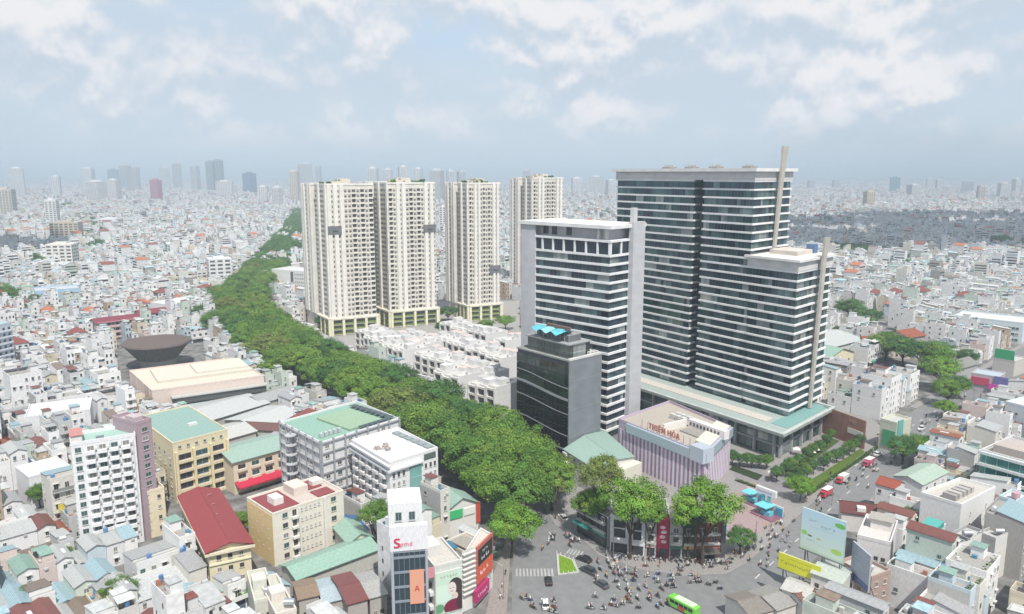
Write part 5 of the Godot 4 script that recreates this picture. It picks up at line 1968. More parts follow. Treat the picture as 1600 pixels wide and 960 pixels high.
	# --- white hotel with a green glass strip
	r = block("hotel", "white hotel with balcony side and vertical teal glass strip", "hotel", rectp(Vector2(-35.6, -211.6), Vector2(-22.7, -223.6), 24.0, 2.0), 21.9, Color(0.74, 0.74, 0.75), Color(0.66, 0.67, 0.67), "white hotel", 0.5)
	f = edge(r, 0)
	l = elen(r, 0)
	bx(r, "glass_strip", f, Vector3(l * 0.40, 4.0, 0.05), Vector3(l * 0.64, 19.0, 0.25), Color(0.16, 0.34, 0.32), "glass")
	for k in 6:
		bx(r, "mullion", f, Vector3(l * 0.40, 4.0 + k * 2.8, 0.25), Vector3(l * 0.64, 4.15 + k * 2.8, 0.33), Color(0.35, 0.5, 0.48))
	for k in 6:
		for x in [0.08, 0.18, 0.28, 0.74, 0.84, 0.93]:
			window(r, f, l * x, 2.4 + k * 2.9, 0.85, 1.5, 1 if k % 2 else 3)
	bx(r, "cornice", f, Vector3(-0.6, 19.4, 0.0), Vector3(l * 0.66, 20.0, 1.0), Color(0.72, 0.72, 0.73))
	bx(r, "penthouse_window", f, Vector3(l * 0.70, 19.5, 0.03), Vector3(l * 0.95, 21.4, 0.12), Color(0.10, 0.12, 0.11), "glass")
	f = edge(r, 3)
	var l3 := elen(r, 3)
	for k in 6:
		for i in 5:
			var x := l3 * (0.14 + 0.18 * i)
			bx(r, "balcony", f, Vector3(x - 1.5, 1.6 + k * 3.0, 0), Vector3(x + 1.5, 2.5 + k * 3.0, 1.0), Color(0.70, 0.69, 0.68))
			bx(r, "loggia_shade_pane", f, Vector3(x - 1.3, 2.5 + k * 3.0, 0.02), Vector3(x + 1.3, 4.0 + k * 3.0, 0.08), Color(0.10, 0.11, 0.11), "glass")  # dark sheet painted for the shade inside each loggia opening
	for k in 2:
		bx(r, "cornice", f, Vector3(-0.5, 19.2 + k * 1.6, 0), Vector3(l3 + 1.0, 19.7 + k * 1.6, 0.9), Color(0.60, 0.61, 0.64))
	f = edge(r, 0)
	for i in 6:
		bx(r, "skylight", f, Vector3(l * 0.86, 22.0, -21.0 + i * 3.3), Vector3(l * 0.99, 22.4, -18.4 + i * 3.3), Color(0.36, 0.42, 0.44), "metal_sheet")
	for i in 7:
		var p := Vector3(R.randf_range(2.5, 6.5), 21.9, -R.randf_range(7, 14))
		bx(r, "roof_plant", f, p, p + Vector3(R.randf_range(0.7, 1.8), R.randf_range(0.5, 1.3), R.randf_range(0.6, 1.4)), [Color(0.42, 0.33, 0.31), Color(0.5, 0.48, 0.47), Color(0.34, 0.3, 0.3)][i % 3])
	# --- long cream wing with red roof
	r = block("school_wing", "long cream school wing under a bright red gabled tin roof", "school", rectp(Vector2(-76.9, -180.8), Vector2(-67.9, -185.6), 40.0, -3.0), 10.4, Color(0.70, 0.63, 0.45), Color(0.4, 0.4, 0.4), "red roofed school", 0.0)
	gable_roof(r, 10.4, 1.7, 0.9, Color(0.36, 0.055, 0.06), "metal_sheet", false, Color(0.70, 0.63, 0.45))
	facade(r, lp(r), 3, 1.0, 3.3, 3, 1.0, 1.0, 11, 1.5, 1.4, 2, 0.08)
	var ws := elen(r, 0)
	for i in 5:
		var sm := MB.new()
		var fr := edge(r, 0)
		var zz := -3.5 - i * 7.5
		sm.quad(fr * Vector3(0.6, 10.75, zz), fr * Vector3(ws / 2 - 0.3, 12.06, zz), fr * Vector3(ws / 2 - 0.3, 12.06, zz - 0.5), fr * Vector3(0.6, 10.75, zz - 0.5), Color(0.52, 0.30, 0.30))
		part(r, "roof_light", sm, "metal_sheet")
	facade(r, lp(r), 0, 1.0, 3.3, 3, 1.0, 1.0, 3, 1.1, 1.2, 1, 0.3)
	f = edge(r, 0)
	l = elen(r, 0)
	bx(r, "cornice", f, Vector3(-1.0, 9.5, 0.0), Vector3(l + 1.0, 10.2, 1.0), Color(0.72, 0.66, 0.5))
	bx(r, "cornice", edge(r, 3), Vector3(-1.0, 9.5, 0.0), Vector3(elen(r, 3) + 1.0, 10.2, 1.0), Color(0.72, 0.66, 0.5))
	bx(r, "string_course", f, Vector3(0, 6.4, 0.0), Vector3(l, 6.8, 0.35), Color(0.74, 0.68, 0.5))
	r = block("stair_block", "square cream stair block at the head of the red roofed school", "building", rectp(Vector2(-105.3, -208.7), Vector2(-101.7, -211.9), 6.0), 14.0, Color(0.71, 0.63, 0.46), Color(0.5, 0.48, 0.45), "", 0.7)
	facade(r, lp(r), 0, 2.0, 3.2, 4, 1.8, 0.2, 1, 0.9, 1.1, 1)
	facade(r, lp(r), 1, 2.0, 3.2, 4, 1.0, 1.0, 1, 1.3, 1.3, 1)
	# --- cream tower block with red roof panels
	r = block("apartment_house", "cream and yellow five-storey house block with dark red roof panels", "apartment block", rectp(Vector2(-64.0, -192.3), Vector2(-48.4, -207.7), 14.6), 15.0, Color(0.73, 0.69, 0.60), Color(0.55, 0.48, 0.44), "cream five-storey block", 0.45)
	f = edge(r, 0)
	l = elen(r, 0)
	bx(r, "roof_panel", f, Vector3(0.7, 15.0, -13.4), Vector3(8.6, 15.25, -1.0), Color(0.33, 0.065, 0.075), "metal_sheet")
	bx(r, "roof_panel", f, Vector3(15.2, 15.0, -13.6), Vector3(19.5, 15.3, -7.6), Color(0.33, 0.065, 0.075), "metal_sheet")
	bx(r, "roof_panel", f, Vector3(14.6, 15.0, -6.0), Vector3(20.0, 15.25, -1.2), Color(0.34, 0.075, 0.08), "metal_sheet")
	bx(r, "roof_room", f, Vector3(2.8, 15.2, -8.2), Vector3(5.6, 17.2, -4.2), Color(0.74, 0.73, 0.70))
	bx(r, "roof_room", f, Vector3(10.0, 15.0, -12.6), Vector3(14.4, 17.4, -6.5), Color(0.66, 0.58, 0.52))
	bx(r, "roof_room", f, Vector3(17.2, 15.2, -11.0), Vector3(20.6, 16.6, -8.8), Color(0.70, 0.68, 0.64))
	for k in 5:
		window(r, f, 3.6, 1.4 + k * 2.9, 1.5, 1.4, [1, 2, 3, 1, 2][k])
		window(r, f, 6.4, 1.2 + k * 2.9, 1.2, 1.7, 1)
		window(r, f, 18.6, 1.4 + k * 2.9, 1.6, 1.4, [1, 3, 1, 2, 2][k])
		bx(r, "balcony", f, Vector3(5.4, 0.5 + k * 2.9, 0), Vector3(7.2, 1.2 + k * 2.9, 1.0), Color(0.72, 0.70, 0.66))
		for i in 5:
			window(r, f, 8.6 + i * 1.35, 1.8 + k * 2.9, 0.55, 0.9, 3)
	bx(r, "pilaster", f, Vector3(15.2, 0, 0), Vector3(15.9, 15.4, 0.7), Color(0.72, 0.70, 0.66))
	bx(r, "pilaster", f, Vector3(7.6, 0, 0), Vector3(8.0, 14.6, 0.5), Color(0.72, 0.70, 0.66))
	bx(r, "side_cladding", edge(r, 3), Vector3(0.0, 0, 0.01), Vector3(14.6, 14.6, 0.14), Color(0.70, 0.56, 0.30))
	facade(r, lp(r), 3, 1.5, 2.9, 5, 0.8, 0.8, 4, 0.8, 1.2, 0, 0.2)
	# --- blue tarpaulin roof and long green roof
	r = block("workshop", "workshop under a bright blue tarpaulin roof", "workshop", rectp(Vector2(-46.3, -201.8), Vector2(-41.1, -204.9), 10.0), 4.6, Color(0.4, 0.4, 0.4), Color(0.10, 0.22, 0.48), "", 0.0, "metal_sheet")
	gable_roof(r, 4.6, 1.2, 0.5, Color(0.085, 0.20, 0.46))
	r = block("warehouse", "long warehouse with pale green tin roof below the cream block", "warehouse", rectp(Vector2(-53.7, -177.3), Vector2(-36.3, -192.8), 9.0), 5.0, Color(0.5, 0.5, 0.46), Color(0.4, 0.5, 0.45), "long green roof", 0.0)
	gable_roof(r, 5.0, 1.7, 0.7, Color(0.36, 0.56, 0.46), "metal_sheet", true, Color(0.5, 0.5, 0.46))
	r = block("warehouse", "short cross shed with pale green roof joined to the long warehouse", "warehouse", rectp(Vector2(-44.5, -195.0), Vector2(-38.7, -198.7), 11.0), 5.4, Color(0.5, 0.5, 0.46), Color(0.4, 0.5, 0.45), "", 0.0)
	gable_roof(r, 5.4, 2.2, 0.5, Color(0.38, 0.58, 0.48))
	# --- flat roofed sheds along the bottom
	for e in [[Vector2(-50.2, -166.2), Vector2(-46.0, -168.2), 8.5, 6.0, Color(0.34, 0.24, 0.17), "small house with brown corrugated roof below the long green roof"], [Vector2(-44.2, -165.7), Vector2(-39.6, -167.9), 11.0, 5.4, Color(0.50, 0.61, 0.66), "small house with pale blue sheet roof below the long green roof"], [Vector2(-38.0, -163.2), Vector2(-33.9, -165.4), 14.0, 6.6, Color(0.25, 0.085, 0.08), "narrow house with streaked rusty red roof next to the glass shop tower"], [Vector2(-33.6, -166.8), Vector2(-29.9, -168.8), 12.0, 6.0, Color(0.48, 0.48, 0.47), "grey sheet roofed house against the glass shop tower"]]:
		r = block("low_house", e[5], "house", rectp(e[0], e[1], e[2]), e[3], Color(0.45, 0.43, 0.40), Color(0.4, 0.4, 0.4), "", 0.0, "roofing", "low sheet roofed houses below the warehouse")
		gable_roof(r, e[3], 0.9, 0.35, e[4], "metal_sheet", true, Color(0.45, 0.43, 0.40))
		facade(r, lp(r), 0, 1.2, 3.0, 1, 0.5, 0.5, 2, 1.0, 1.2, 1)
	for e in [[Vector2(-56.6, -155.0), Vector2(-52.8, -156.8), 14.0, Color(0.60, 0.60, 0.54), "pale cement tube house with flat roof below the cream block"], [Vector2(-50.3, -149.9), Vector2(-46.6, -152.1), 17.0, Color(0.68, 0.63, 0.58), "tall off-white tube house with flat roof beside the pale cement one"]]:
		r = block("tube_house", e[4], "house", rectp(e[0], e[1], e[2]), 11.6, e[3], Color(0.52, 0.52, 0.46), "", 0.8, "roofing", "tube houses below the cream block")
		facade(r, lp(r), 0, 1.0, 3.3, 3, 0.5, 0.5, 2, 1.1, 1.4, 1)
		bx(r, "stair_head", edge(r, 0), Vector3(0.4, 11.6, -9), Vector3(3.4, 14.0, -5.5), e[3])
		tank(r, edge(r, 0) * Vector3(3.5, 11.6, -2.5))
	make_corner_shops()

func make_corner_shops() -> void:
	R.seed = 61
	# --- narrow glass-fronted shop tower with a red script S
	var a := Vector2(-24.3, -143.8)
	var b := Vector2(-17.3, -145.1)
	var r := block("shop_tower", "narrow white shop tower with blue glass front and red script sign", "shop building", rectp(a, b, 15.0), 29.8, Color(0.72, 0.73, 0.76), Color(0.6, 0.6, 0.6), "narrow glass shop tower", 0.2)
	var f := edge(r, 0)
	var l := elen(r, 0)
	bx(r, "glass_front", f, Vector3(0.35, 0.5, 0.02), Vector3(l - 0.35, 29.4, 0.2), Color(0.05, 0.075, 0.10), "curtain_glass")
	for i in 7:
		bx(r, "mullion", f, Vector3(0.35 + (l - 0.8) * i / 6.0, 0.5, 0.2), Vector3(0.42 + (l - 0.8) * i / 6.0, 29.4, 0.3), Color(0.22, 0.26, 0.30))
	for k in 9:
		bx(r, "transom", f, Vector3(0.35, 2.6 + k * 3.2, 0.2), Vector3(l - 0.35, 3.1 + k * 3.2, 0.36), Color(0.24, 0.28, 0.33))
	bx(r, "jamb", f, Vector3(-0.1, 0, 0.02), Vector3(0.35, 29.8, 0.6), Color(0.38, 0.41, 0.46))
	bx(r, "jamb", f, Vector3(l - 0.35, 0, 0.02), Vector3(l + 0.1, 29.8, 0.6), Color(0.38, 0.41, 0.46))
	bx(r, "sign_panel", f, Vector3(3.5, 18.2, 0.36), Vector3(6.4, 25.6, 0.55), Color(0.62, 0.30, 0.20), "paint")
	lettering(r, "A", f * Transform3D(Basis.IDENTITY, Vector3(4.95, 21.6, 0.6)), 1.2, Color(0.5, 0.06, 0.05), 0.06)
	# the white sign wall on top
	bx(r, "sign_wall", f, Vector3(-0.2, 29.9, -1.0), Vector3(l + 0.2, 35.2, 0.3), Color(0.71, 0.72, 0.75))
	lettering(r, "S", f * Transform3D(Basis.IDENTITY, Vector3(1.2, 31.6, 0.36)), 2.2, Color(0.50, 0.04, 0.10), 0.08)
	lettering(r, "pmd", f * Transform3D(Basis.IDENTITY, Vector3(3.0, 31.3, 0.36)), 0.9, Color(0.58, 0.20, 0.26), 0.06)
	bx(r, "rear_wall", f, Vector3(-0.3, 29.6, -15.0), Vector3(l - 0.4, 36.8, -7.0), Color(0.72, 0.73, 0.75))
	for x in [1.8, 4.6]:
		window(r, f * Transform3D(Basis.IDENTITY, Vector3(0, 0, -6.98)), x, 33.0, 1.3, 1.9, 2)
	bx(r, "roof_tank", f, Vector3(3.6, 30.0, -5.5), Vector3(5.2, 31.8, -3.9), Color(0.3, 0.3, 0.33))
	# --- painted building with a portrait mural
	a = Vector2(-17.0, -156.0)
	b = Vector2(-11.2, -159.0)
	var mur := rectp(a, b, 12.0)
	r = block("mural_building", "pale green building with a painted portrait of a dark haired woman", "shop building", mur, 19.5, Color(0.62, 0.64, 0.60), Color(0.55, 0.52, 0.48), "mural building", 0.6)
	f = edge(r, 0)
	l = elen(r, 0)
	bx(r, "mural_board", f, Vector3(0.1, 8.2, 0.02), Vector3(l - 0.1, 18.2, 0.22), Color(0.6, 0.64, 0.58))
	var im := canvas(160, 230, Color(0.50, 0.62, 0.52))
	disc(im, 40, 120, 60, 50, Color(0.55, 0.70, 0.60))
	disc(im, 120, 96, 44, 52, Color(0.045, 0.03, 0.03))
	disc(im, 134, 140, 30, 50, Color(0.05, 0.03, 0.03))
	disc(im, 98, 102, 27, 38, Color(0.62, 0.58, 0.54))
	disc(im, 120, 150, 16, 24, Color(0.60, 0.52, 0.47))
	disc(im, 110, 205, 62, 44, Color(0.17, 0.012, 0.045))
	disc(im, 150, 190, 26, 46, Color(0.05, 0.02, 0.03))
	disc(im, 98, 116, 7, 3, Color(0.4, 0.08, 0.08))
	disc(im, 88, 98, 5, 2, Color(0.06, 0.04, 0.04))
	disc(im, 108, 98, 5, 2, Color(0.06, 0.04, 0.04))
	disc(im, 20, 200, 30, 26, Color(0.12, 0.30, 0.16))
	scribble(im, 30, 18, 110, 20, Color(0.22, 0.36, 0.24))
	print_face(r, "mural", f * Transform3D(Basis.IDENTITY, Vector3(0.12, 8.3, 0.226)), l - 0.24, 9.8, im)
	facade(r, lp(r), 0, 1.0, 3.2, 2, 0.4, 0.4, 3, 1.0, 1.2, 1)
	for k in 4:
		bx(r, "balcony", edge(r, 3), Vector3(8.0, 2.4 + k * 3.4, 0), Vector3(11.4, 3.3 + k * 3.4, 0.9), Color(0.66, 0.66, 0.64))
		window(r, edge(r, 3), 9.6, 3.4 + k * 3.4, 1.6, 1.5, 1)
	bx(r, "shop_sign", f, Vector3(-2.8, 17.6, 0.1), Vector3(-0.2, 20.0, 0.3), Color(0.55, 0.22, 0.26), "paint")
	bx(r, "roof_room", f, Vector3(0.4, 19.5, -10), Vector3(3.6, 22.0, -5.0), Color(0.6, 0.6, 0.58))
	# --- louvred white building with street banners
	var hb := 13.9
	var lq := wind(PackedVector2Array([Vector2(-12.2, -170.4), Vector2(-9.0, -173.2), Vector2(-4.9, -182.3), Vector2(-8.1, -186.1)]))
	if lq[0] != Vector2(-12.2, -170.4):
		lq = PackedVector2Array([Vector2(-12.2, -170.4), Vector2(-9.0, -173.2), Vector2(-4.9, -182.3), Vector2(-8.1, -186.1)])
	r = block("louvre_building", "white louvred corner building hung with black, orange and magenta banners", "shop building", lq, hb, Color(0.72, 0.71, 0.68), Color(0.58, 0.54, 0.48), "banner building", 0.5)
	f = edge(r, 0)
	l = elen(r, 0)
	for k in 9:
		bx(r, "louvre", f, Vector3(0.2, 4.5 + k * 1.3, 0.05), Vector3(l - 0.2, 4.75 + k * 1.3, 0.75), Color(0.68, 0.67, 0.64))
		bx(r, "louvre_gap", f, Vector3(0.25, 4.78 + k * 1.3, 0.02), Vector3(l - 0.25, 5.5 + k * 1.3, 0.1), Color(0.55, 0.54, 0.52))
	f = edge(r, 1)
	l = elen(r, 1)
	bx(r, "banner_frame", f, Vector3(0.2, 5.6, 0.05), Vector3(l - 1.0, hb + 1.6, 0.55), Color(0.46, 0.10, 0.07), "paint")
	im = canvas(128, 128, Color(0.02, 0.017, 0.02))
	scribble(im, 40, 24, 60, 26, Color(0.5, 0.48, 0.46))
	scribble(im, 30, 66, 70, 36, Color(0.6, 0.58, 0.56))
	print_face(r, "black_banner", f * Transform3D(Basis.IDENTITY, Vector3(0.6, 10.2, 0.556)), l - 2.0, hb - 9.6, im)
	im = canvas(128, 80, Color(0.62, 0.10, 0.04))
	scribble(im, 18, 24, 92, 30, Color(0.8, 0.7, 0.66))
	print_face(r, "orange_banner", f * Transform3D(Basis.IDENTITY, Vector3(0.6, 5.8, 0.556)), l - 2.0, 4.3, im)
	bx(r, "magenta_sign", f, Vector3(-1.6, 1.8, 0.3), Vector3(l * 0.55, 5.0, 1.2), Color(0.40, 0.02, 0.13), "paint")
	im = canvas(128, 56, Color(0.42, 0.02, 0.14))
	scribble(im, 14, 16, 100, 24, Color(0.75, 0.55, 0.62))
	print_face(r, "magenta_print", f * Transform3D(Basis.IDENTITY, Vector3(-1.5, 1.9, 1.206)), l * 0.55 + 1.4, 3.0, im)
	# --- small house with green gable and coloured shop boards
	r = block("gable_shop", "white gabled shop with pale green roof and green and orange boards", "shop", rectp(Vector2(-19.0, -207.6), Vector2(-10.0, -213.3), 9.0), 9.0, Color(0.72, 0.71, 0.69), Color(0.5, 0.5, 0.5), "green gabled shop", 0.0)
	gable_roof(r, 9.0, 3.0, 0.6, Color(0.40, 0.58, 0.50), "metal_sheet", false, Color(0.7, 0.69, 0.67))
	f = edge(r, 0)
	l = elen(r, 0)
	bx(r, "green_board", f, Vector3(0.4, 6.0, 0.05), Vector3(l * 0.5, 8.6, 0.3), Color(0.05, 0.42, 0.16), "paint")
	bx(r, "white_board", f, Vector3(l * 0.54, 6.2, 0.05), Vector3(l * 0.88, 8.4, 0.3), Color(0.68, 0.70, 0.68), "paint")
	bx(r, "red_board", f, Vector3(l * 0.92, 3.0, 0.05), Vector3(l + 0.5, 9.4, 0.4), Color(0.48, 0.07, 0.04), "paint")
	bx(r, "orange_board", edge(r, 3), Vector3(5.6, 4.0, 0.05), Vector3(8.8, 8.4, 0.3), Color(0.62, 0.22, 0.07), "paint")
	facade(r, lp(r), 3, 2.0, 3.0, 2, 0.6, 4.0, 2, 1.0, 1.2, 1)
	r = block("terrace_house", "cream terraced house with grey awnings between mural and gabled shop", "house", rectp(Vector2(-11.5, -183.6), Vector2(-6.1, -189.1), 9.0), 8.0, Color(0.66, 0.62, 0.54), Color(0.45, 0.43, 0.4), "", 0.7)
	facade(r, lp(r), 0, 1.0, 3.3, 2, 0.4, 0.4, 2, 1.3, 1.4, 1)
	bx(r, "canopy_roof", edge(r, 0), Vector3(0.3, 9.2, -7), Vector3(5.2, 9.4, -1.0), Color(0.45, 0.41, 0.36), "metal_sheet")
	r = block("terrace_house", "grey shed-roofed house with blue sheet corner behind the mural building", "house", rectp(Vector2(-21.4, -179.1), Vector2(-14.5, -184.4), 9.0), 8.4, Color(0.60, 0.58, 0.54), Color(0.4, 0.4, 0.4), "", 0.0)
	gable_roof(r, 8.4, 1.2, 0.4, Color(0.46, 0.44, 0.40), "metal_sheet", true)
	bx(r, "blue_canopy", edge(r, 0), Vector3(5.0, 9.9, -4.0), Vector3(9.0, 10.1, 0.6), Color(0.06, 0.22, 0.34), "metal_sheet")

# ---------------------------------------------------------------- shops and plaza at the junction
func make_centre() -> void:
	R.seed = 71
	# --- pink and white striped store
	var sp := PackedVector2Array([Vector2(39.2, -270.3), Vector2(61.9, -235.7), Vector2(77.8, -261.7), Vector2(62.3, -292.7)])
	var r := block("striped_store", "store clad in mauve and white stripes with red roof letters", "store", sp, 15.4, Color(0.50, 0.42, 0.52), Color(0.44, 0.40, 0.35), "striped store", 0.9)
	for e in [0, 1]:
		var f := edge(r, e)
		var l := elen(r, e)
		var ns := int(l / 0.95)
		for i in ns:
			bx(r, "cladding_fin", f, Vector3(l * i / ns, 0, 0.06), Vector3(l * (i + 0.94) / ns, 12.6, 0.22 if i % 2 else 0.18), vary(Color(0.72, 0.70, 0.73), 0.05) if i % 2 else vary(Color(0.42, 0.28, 0.45), 0.2))
		bx(r, "fascia_band", f, Vector3(l * (0.12 if e == 0 else 0.0), 12.6, 0.05), Vector3(l + 0.4, 15.8, 0.9), Color(0.36, 0.44, 0.50), "paint")
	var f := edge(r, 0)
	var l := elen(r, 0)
	lettering(r, "THIÊN HÒA", f * Transform3D(Basis.IDENTITY, Vector3(l * 0.52, 17.2, -1.6)), 2.1, Color(0.42, 0.16, 0.13), 0.3, "roof_letters")
	for i in 9:
		bx(r, "letter_post", f, Vector3(l * (0.24 + 0.07 * i), 15.4, -2.3), Vector3(l * (0.24 + 0.07 * i) + 0.15, 18.2, -2.1), Color(0.4, 0.3, 0.28))
	bx(r, "corner_turret", f, Vector3(l - 5.2, 12.4, -4.0), Vector3(l + 0.6, 17.4, 1.0), Color(0.42, 0.48, 0.56), "paint")
	bx(r, "roof_wall", f, Vector3(l * 0.42, 15.4, -16.0), Vector3(l * 0.44, 18.0, -5.0), Color(0.72, 0.70, 0.66))
	bx(r, "roof_room", f, Vector3(l * 0.46, 15.4, -18.5), Vector3(l * 0.86, 18.4, -16.0), Color(0.73, 0.69, 0.70))
	for i in 9:
		bx(r, "roof_window", f, Vector3(l * 0.48 + i * 1.6, 16.4, -15.98), Vector3(l * 0.48 + i * 1.6 + 0.8, 17.6, -15.9), Color(0.06, 0.06, 0.07), "glass")
	bx(r, "dark_well_slab", f, Vector3(l * 0.5, 15.42, -14.5), Vector3(l * 0.84, 15.9, -10.0), Color(0.30, 0.29, 0.27))  # raised slab, coloured dark for the shade of a sunken well
	var q4 := lp(r)
	var slab := MB.new()
	slab.prism(PackedVector2Array([q4[1].lerp(q4[2], 0.2).lerp(q4[0].lerp(q4[3], 0.2), 0.16), q4[1].lerp(q4[2], 0.2), q4[1].lerp(q4[2], 0.97), q4[1].lerp(q4[2], 0.97).lerp(q4[0].lerp(q4[3], 0.97), 0.2)]), 15.4, 16.5, Color(0.66, 0.64, 0.55))
	part(r, "roof_slab", slab, "roofing")
	for i in 6:
		bx(r, "cooling_unit", f, Vector3(l * 0.2 + (i % 3) * 2.6, 15.4, -22.0 + (i / 3) * 2.6), Vector3(l * 0.2 + (i % 3) * 2.6 + 2.0, 17.2, -20.2 + (i / 3) * 2.6), Color(0.55, 0.55, 0.53))
	# --- white stepped house with green roof
	var gp := PackedVector2Array([Vector2(18.3, -255.3), Vector2(28.1, -235.5), Vector2(41.3, -248.0), Vector2(34.4, -274.2)])
	r = block("stepped_house", "white stepped house with pale green roof beside the corner trees", "house", gp, 10.0, Color(0.70, 0.69, 0.66), Color(0.5, 0.5, 0.48), "green roofed corner house", 0.0)
	gable_roof(r, 10.0, 1.6, 0.5, Color(0.40, 0.57, 0.50), "metal_sheet", true, Color(0.7, 0.69, 0.66))
	facade(r, lp(r), 0, 1.4, 3.1, 3, 0.6, 0.6, 5, 1.1, 1.3, 0, 0.1)
	facade(r, lp(r), 1, 1.4, 3.1, 3, 0.6, 0.6, 4, 1.1, 1.3, 0, 0.2)
	f = edge(r, 0)
	for k in 3:
		bx(r, "balcony", f, Vector3(0.2, 2.2 + k * 3.1, 0), Vector3(4.4 - k * 0.9, 3.1 + k * 3.1, 1.8 - k * 0.4), Color(0.72, 0.71, 0.68))
	bx(r, "annexe_wall", edge(r, 1), Vector3(6.0, 0, 0.1), Vector3(elen(r, 1), 9.0, 3.5), Color(0.66, 0.64, 0.55))
	# --- the row of shops on the pavement: left base, right base, height, depth, colours
	var shops := [
		[Vector2(19.5, -212.7), Vector2(26.8, -202.5), 9.0, 11.0, Color(0.05, 0.05, 0.06), "dark fronted shop on the corner of boulevard and junction", Color(0.05, 0.25, 0.22)],
		[Vector2(27.5, -201.0), Vector2(32.6, -199.5), 10.5, 11.0, Color(0.68, 0.70, 0.72), "white framed shopfront with dark glazing, first in the row", Color(0.6, 0.6, 0.62)],
		[Vector2(32.7, -199.1), Vector2(36.8, -198.1), 11.5, 11.0, Color(0.70, 0.72, 0.74), "tall white framed shopfront next to the first", Color(0.62, 0.62, 0.64)],
		[Vector2(37.0, -198.1), Vector2(39.8, -197.3), 9.6, 10.0, Color(0.52, 0.50, 0.50), "grey shop with pinkish sign before the tall banner", Color(0.55, 0.40, 0.40)],
		[Vector2(40.0, -197.3), Vector2(43.1, -197.0), 12.5, 10.0, Color(0.34, 0.015, 0.05), "shop hung with a tall crimson banner of white print", Color(0.40, 0.02, 0.07)],
		[Vector2(43.3, -197.0), Vector2(46.8, -196.6), 11.0, 10.0, Color(0.42, 0.43, 0.42), "grey balconied shop just beyond the crimson banner", Color(0.03, 0.12, 0.07)],
		[Vector2(46.9, -196.6), Vector2(50.1, -196.6), 10.0, 10.0, Color(0.05, 0.10, 0.07), "dark green fronted shop between grey and brown shops", Color(0.5, 0.3, 0.06)],
		[Vector2(50.3, -196.6), Vector2(57.4, -197.3), 10.0, 10.0, Color(0.20, 0.09, 0.07), "brown fronted cafe with grey roof at the row end", Color(0.28, 0.10, 0.07)]]
	for i in shops.size():
		var s: Array = shops[i]
		r = block("shop", s[5], "shop", rectp(s[0], s[1], s[3]), s[2], Color(0.55, 0.54, 0.52), [Color(0.4, 0.4, 0.4), Color(0.5, 0.5, 0.5)][i % 2], "", 0.6, "roofing", "shops along the junction pavement")
		f = edge(r, 0)
		l = elen(r, 0)
		bx(r, "front_cladding", f, Vector3(0, 0.1, 0.02), Vector3(l, s[2] + 0.5, 0.14), s[4])
		bx(r, "shop_glazing", f, Vector3(0.4, 0.2, 0.14), Vector3(l - 0.4, 2.9, 0.22), Color(0.04, 0.045, 0.05), "glass")
		bx(r, "sign_board", f, Vector3(0.2, 3.1, 0.14), Vector3(l - 0.2, 4.2, 0.5), s[6], "paint")
		if i in [1, 2]:
			for k in 2:
				bx(r, "glazing", f, Vector3(1.0, 4.7 + k * 2.9, 0.14), Vector3(l - 1.0, 7.2 + k * 2.6, 0.24), Color(0.035, 0.04, 0.045), "glass")
		elif i == 4:
			var im := canvas(90, 220, Color(0.36, 0.015, 0.06))
			scribble(im, 12, 20, 66, 22, Color(0.7, 0.12, 0.10))
			for k in 4:
				disc(im, 40 + 10 * (k % 2), 84 + 32 * k, 24, 11, Color(0.72, 0.64, 0.68))
				scribble(im, 22, 76 + 32 * k, 46, 14, Color(0.5, 0.05, 0.12))
			print_face(r, "banner", f * Transform3D(Basis.IDENTITY, Vector3(0.1, 3.4, 0.56)), l - 0.2, 9.6, im)
			bx(r, "banner_board", f, Vector3(0.05, 3.3, 0.2), Vector3(l - 0.05, 13.0, 0.55), Color(0.36, 0.015, 0.06), "paint")
		else:
			for k in 2:
				var n := maxi(1, int(l / 2.6))
				for j in n:
					window(r, f * Transform3D(Basis.IDENTITY, Vector3(0, 0, 0.15)), l * (j + 0.5) / n, 4.9 + k * 2.7, 1.5, 1.5, [1, 0][k])
				bx(r, "balcony", f, Vector3(0.3, 4.3 + k * 2.7, 0.14), Vector3(l - 0.3, 4.8 + k * 2.7, 1.0), vary(Color(0.5, 0.5, 0.48), 0.2))
		if i == 7:
			bx(r, "tall_sign", f, Vector3(l + 0.1, 0.2, -1.0), Vector3(l + 1.4, 11.0, 0.4), Color(0.06, 0.06, 0.07), "paint")
			bx(r, "canopy_roof", f, Vector3(0.5, 3.0, 0.5), Vector3(l - 1, 3.2, 3.6), Color(0.16, 0.15, 0.14), "metal_sheet")
		if i == 0:
			bx(r, "awning", f, Vector3(0.5, 4.4, 0.5), Vector3(7.5, 4.6, 3.0), Color(0.06, 0.30, 0.27), "metal_sheet")
			bx(r, "black_wall", edge(r, 3), Vector3(0, 0, 0.05), Vector3(elen(r, 3), 11.5, 0.4), Color(0.02, 0.02, 0.025))
	# --- brown hoarding round a plot
	var hp := rectp(Vector2(126.8, -300.7), Vector2(135.2, -281.5), 3.0)
	r = thing("hoarding", "tall plain brown hoarding with faint lettering beside the office podium", "hoarding", Vector3(hp[0].x, 0, hp[0].y))
	hide_site(PackedVector2Array([hp[0], hp[1], hp[1] + Vector2(14, -16), hp[0] + Vector2(14, -16)]), 11.0)
	r.set_meta("poly", local(hp, hp[0]))
	f = edge(r, 0)
	l = elen(r, 0)
	var n := 14
	for i in n:
		bx(r, "panel", f, Vector3(l * i / n, 0.1, -0.1), Vector3(l * (i + 1) / n - 0.04, 11.5, 0.02), vary(Color(0.36, 0.19, 0.14), 0.05), "render")
	bx(r, "back_frame", f, Vector3(0, 0.1, -0.5), Vector3(l, 11.3, -0.12), Color(0.2, 0.1, 0.07))
	lettering(r, "FRP", f * Transform3D(Basis.IDENTITY, Vector3(l * 0.72, 9.4, 0.06)), 1.5, Color(0.45, 0.28, 0.22), 0.06)
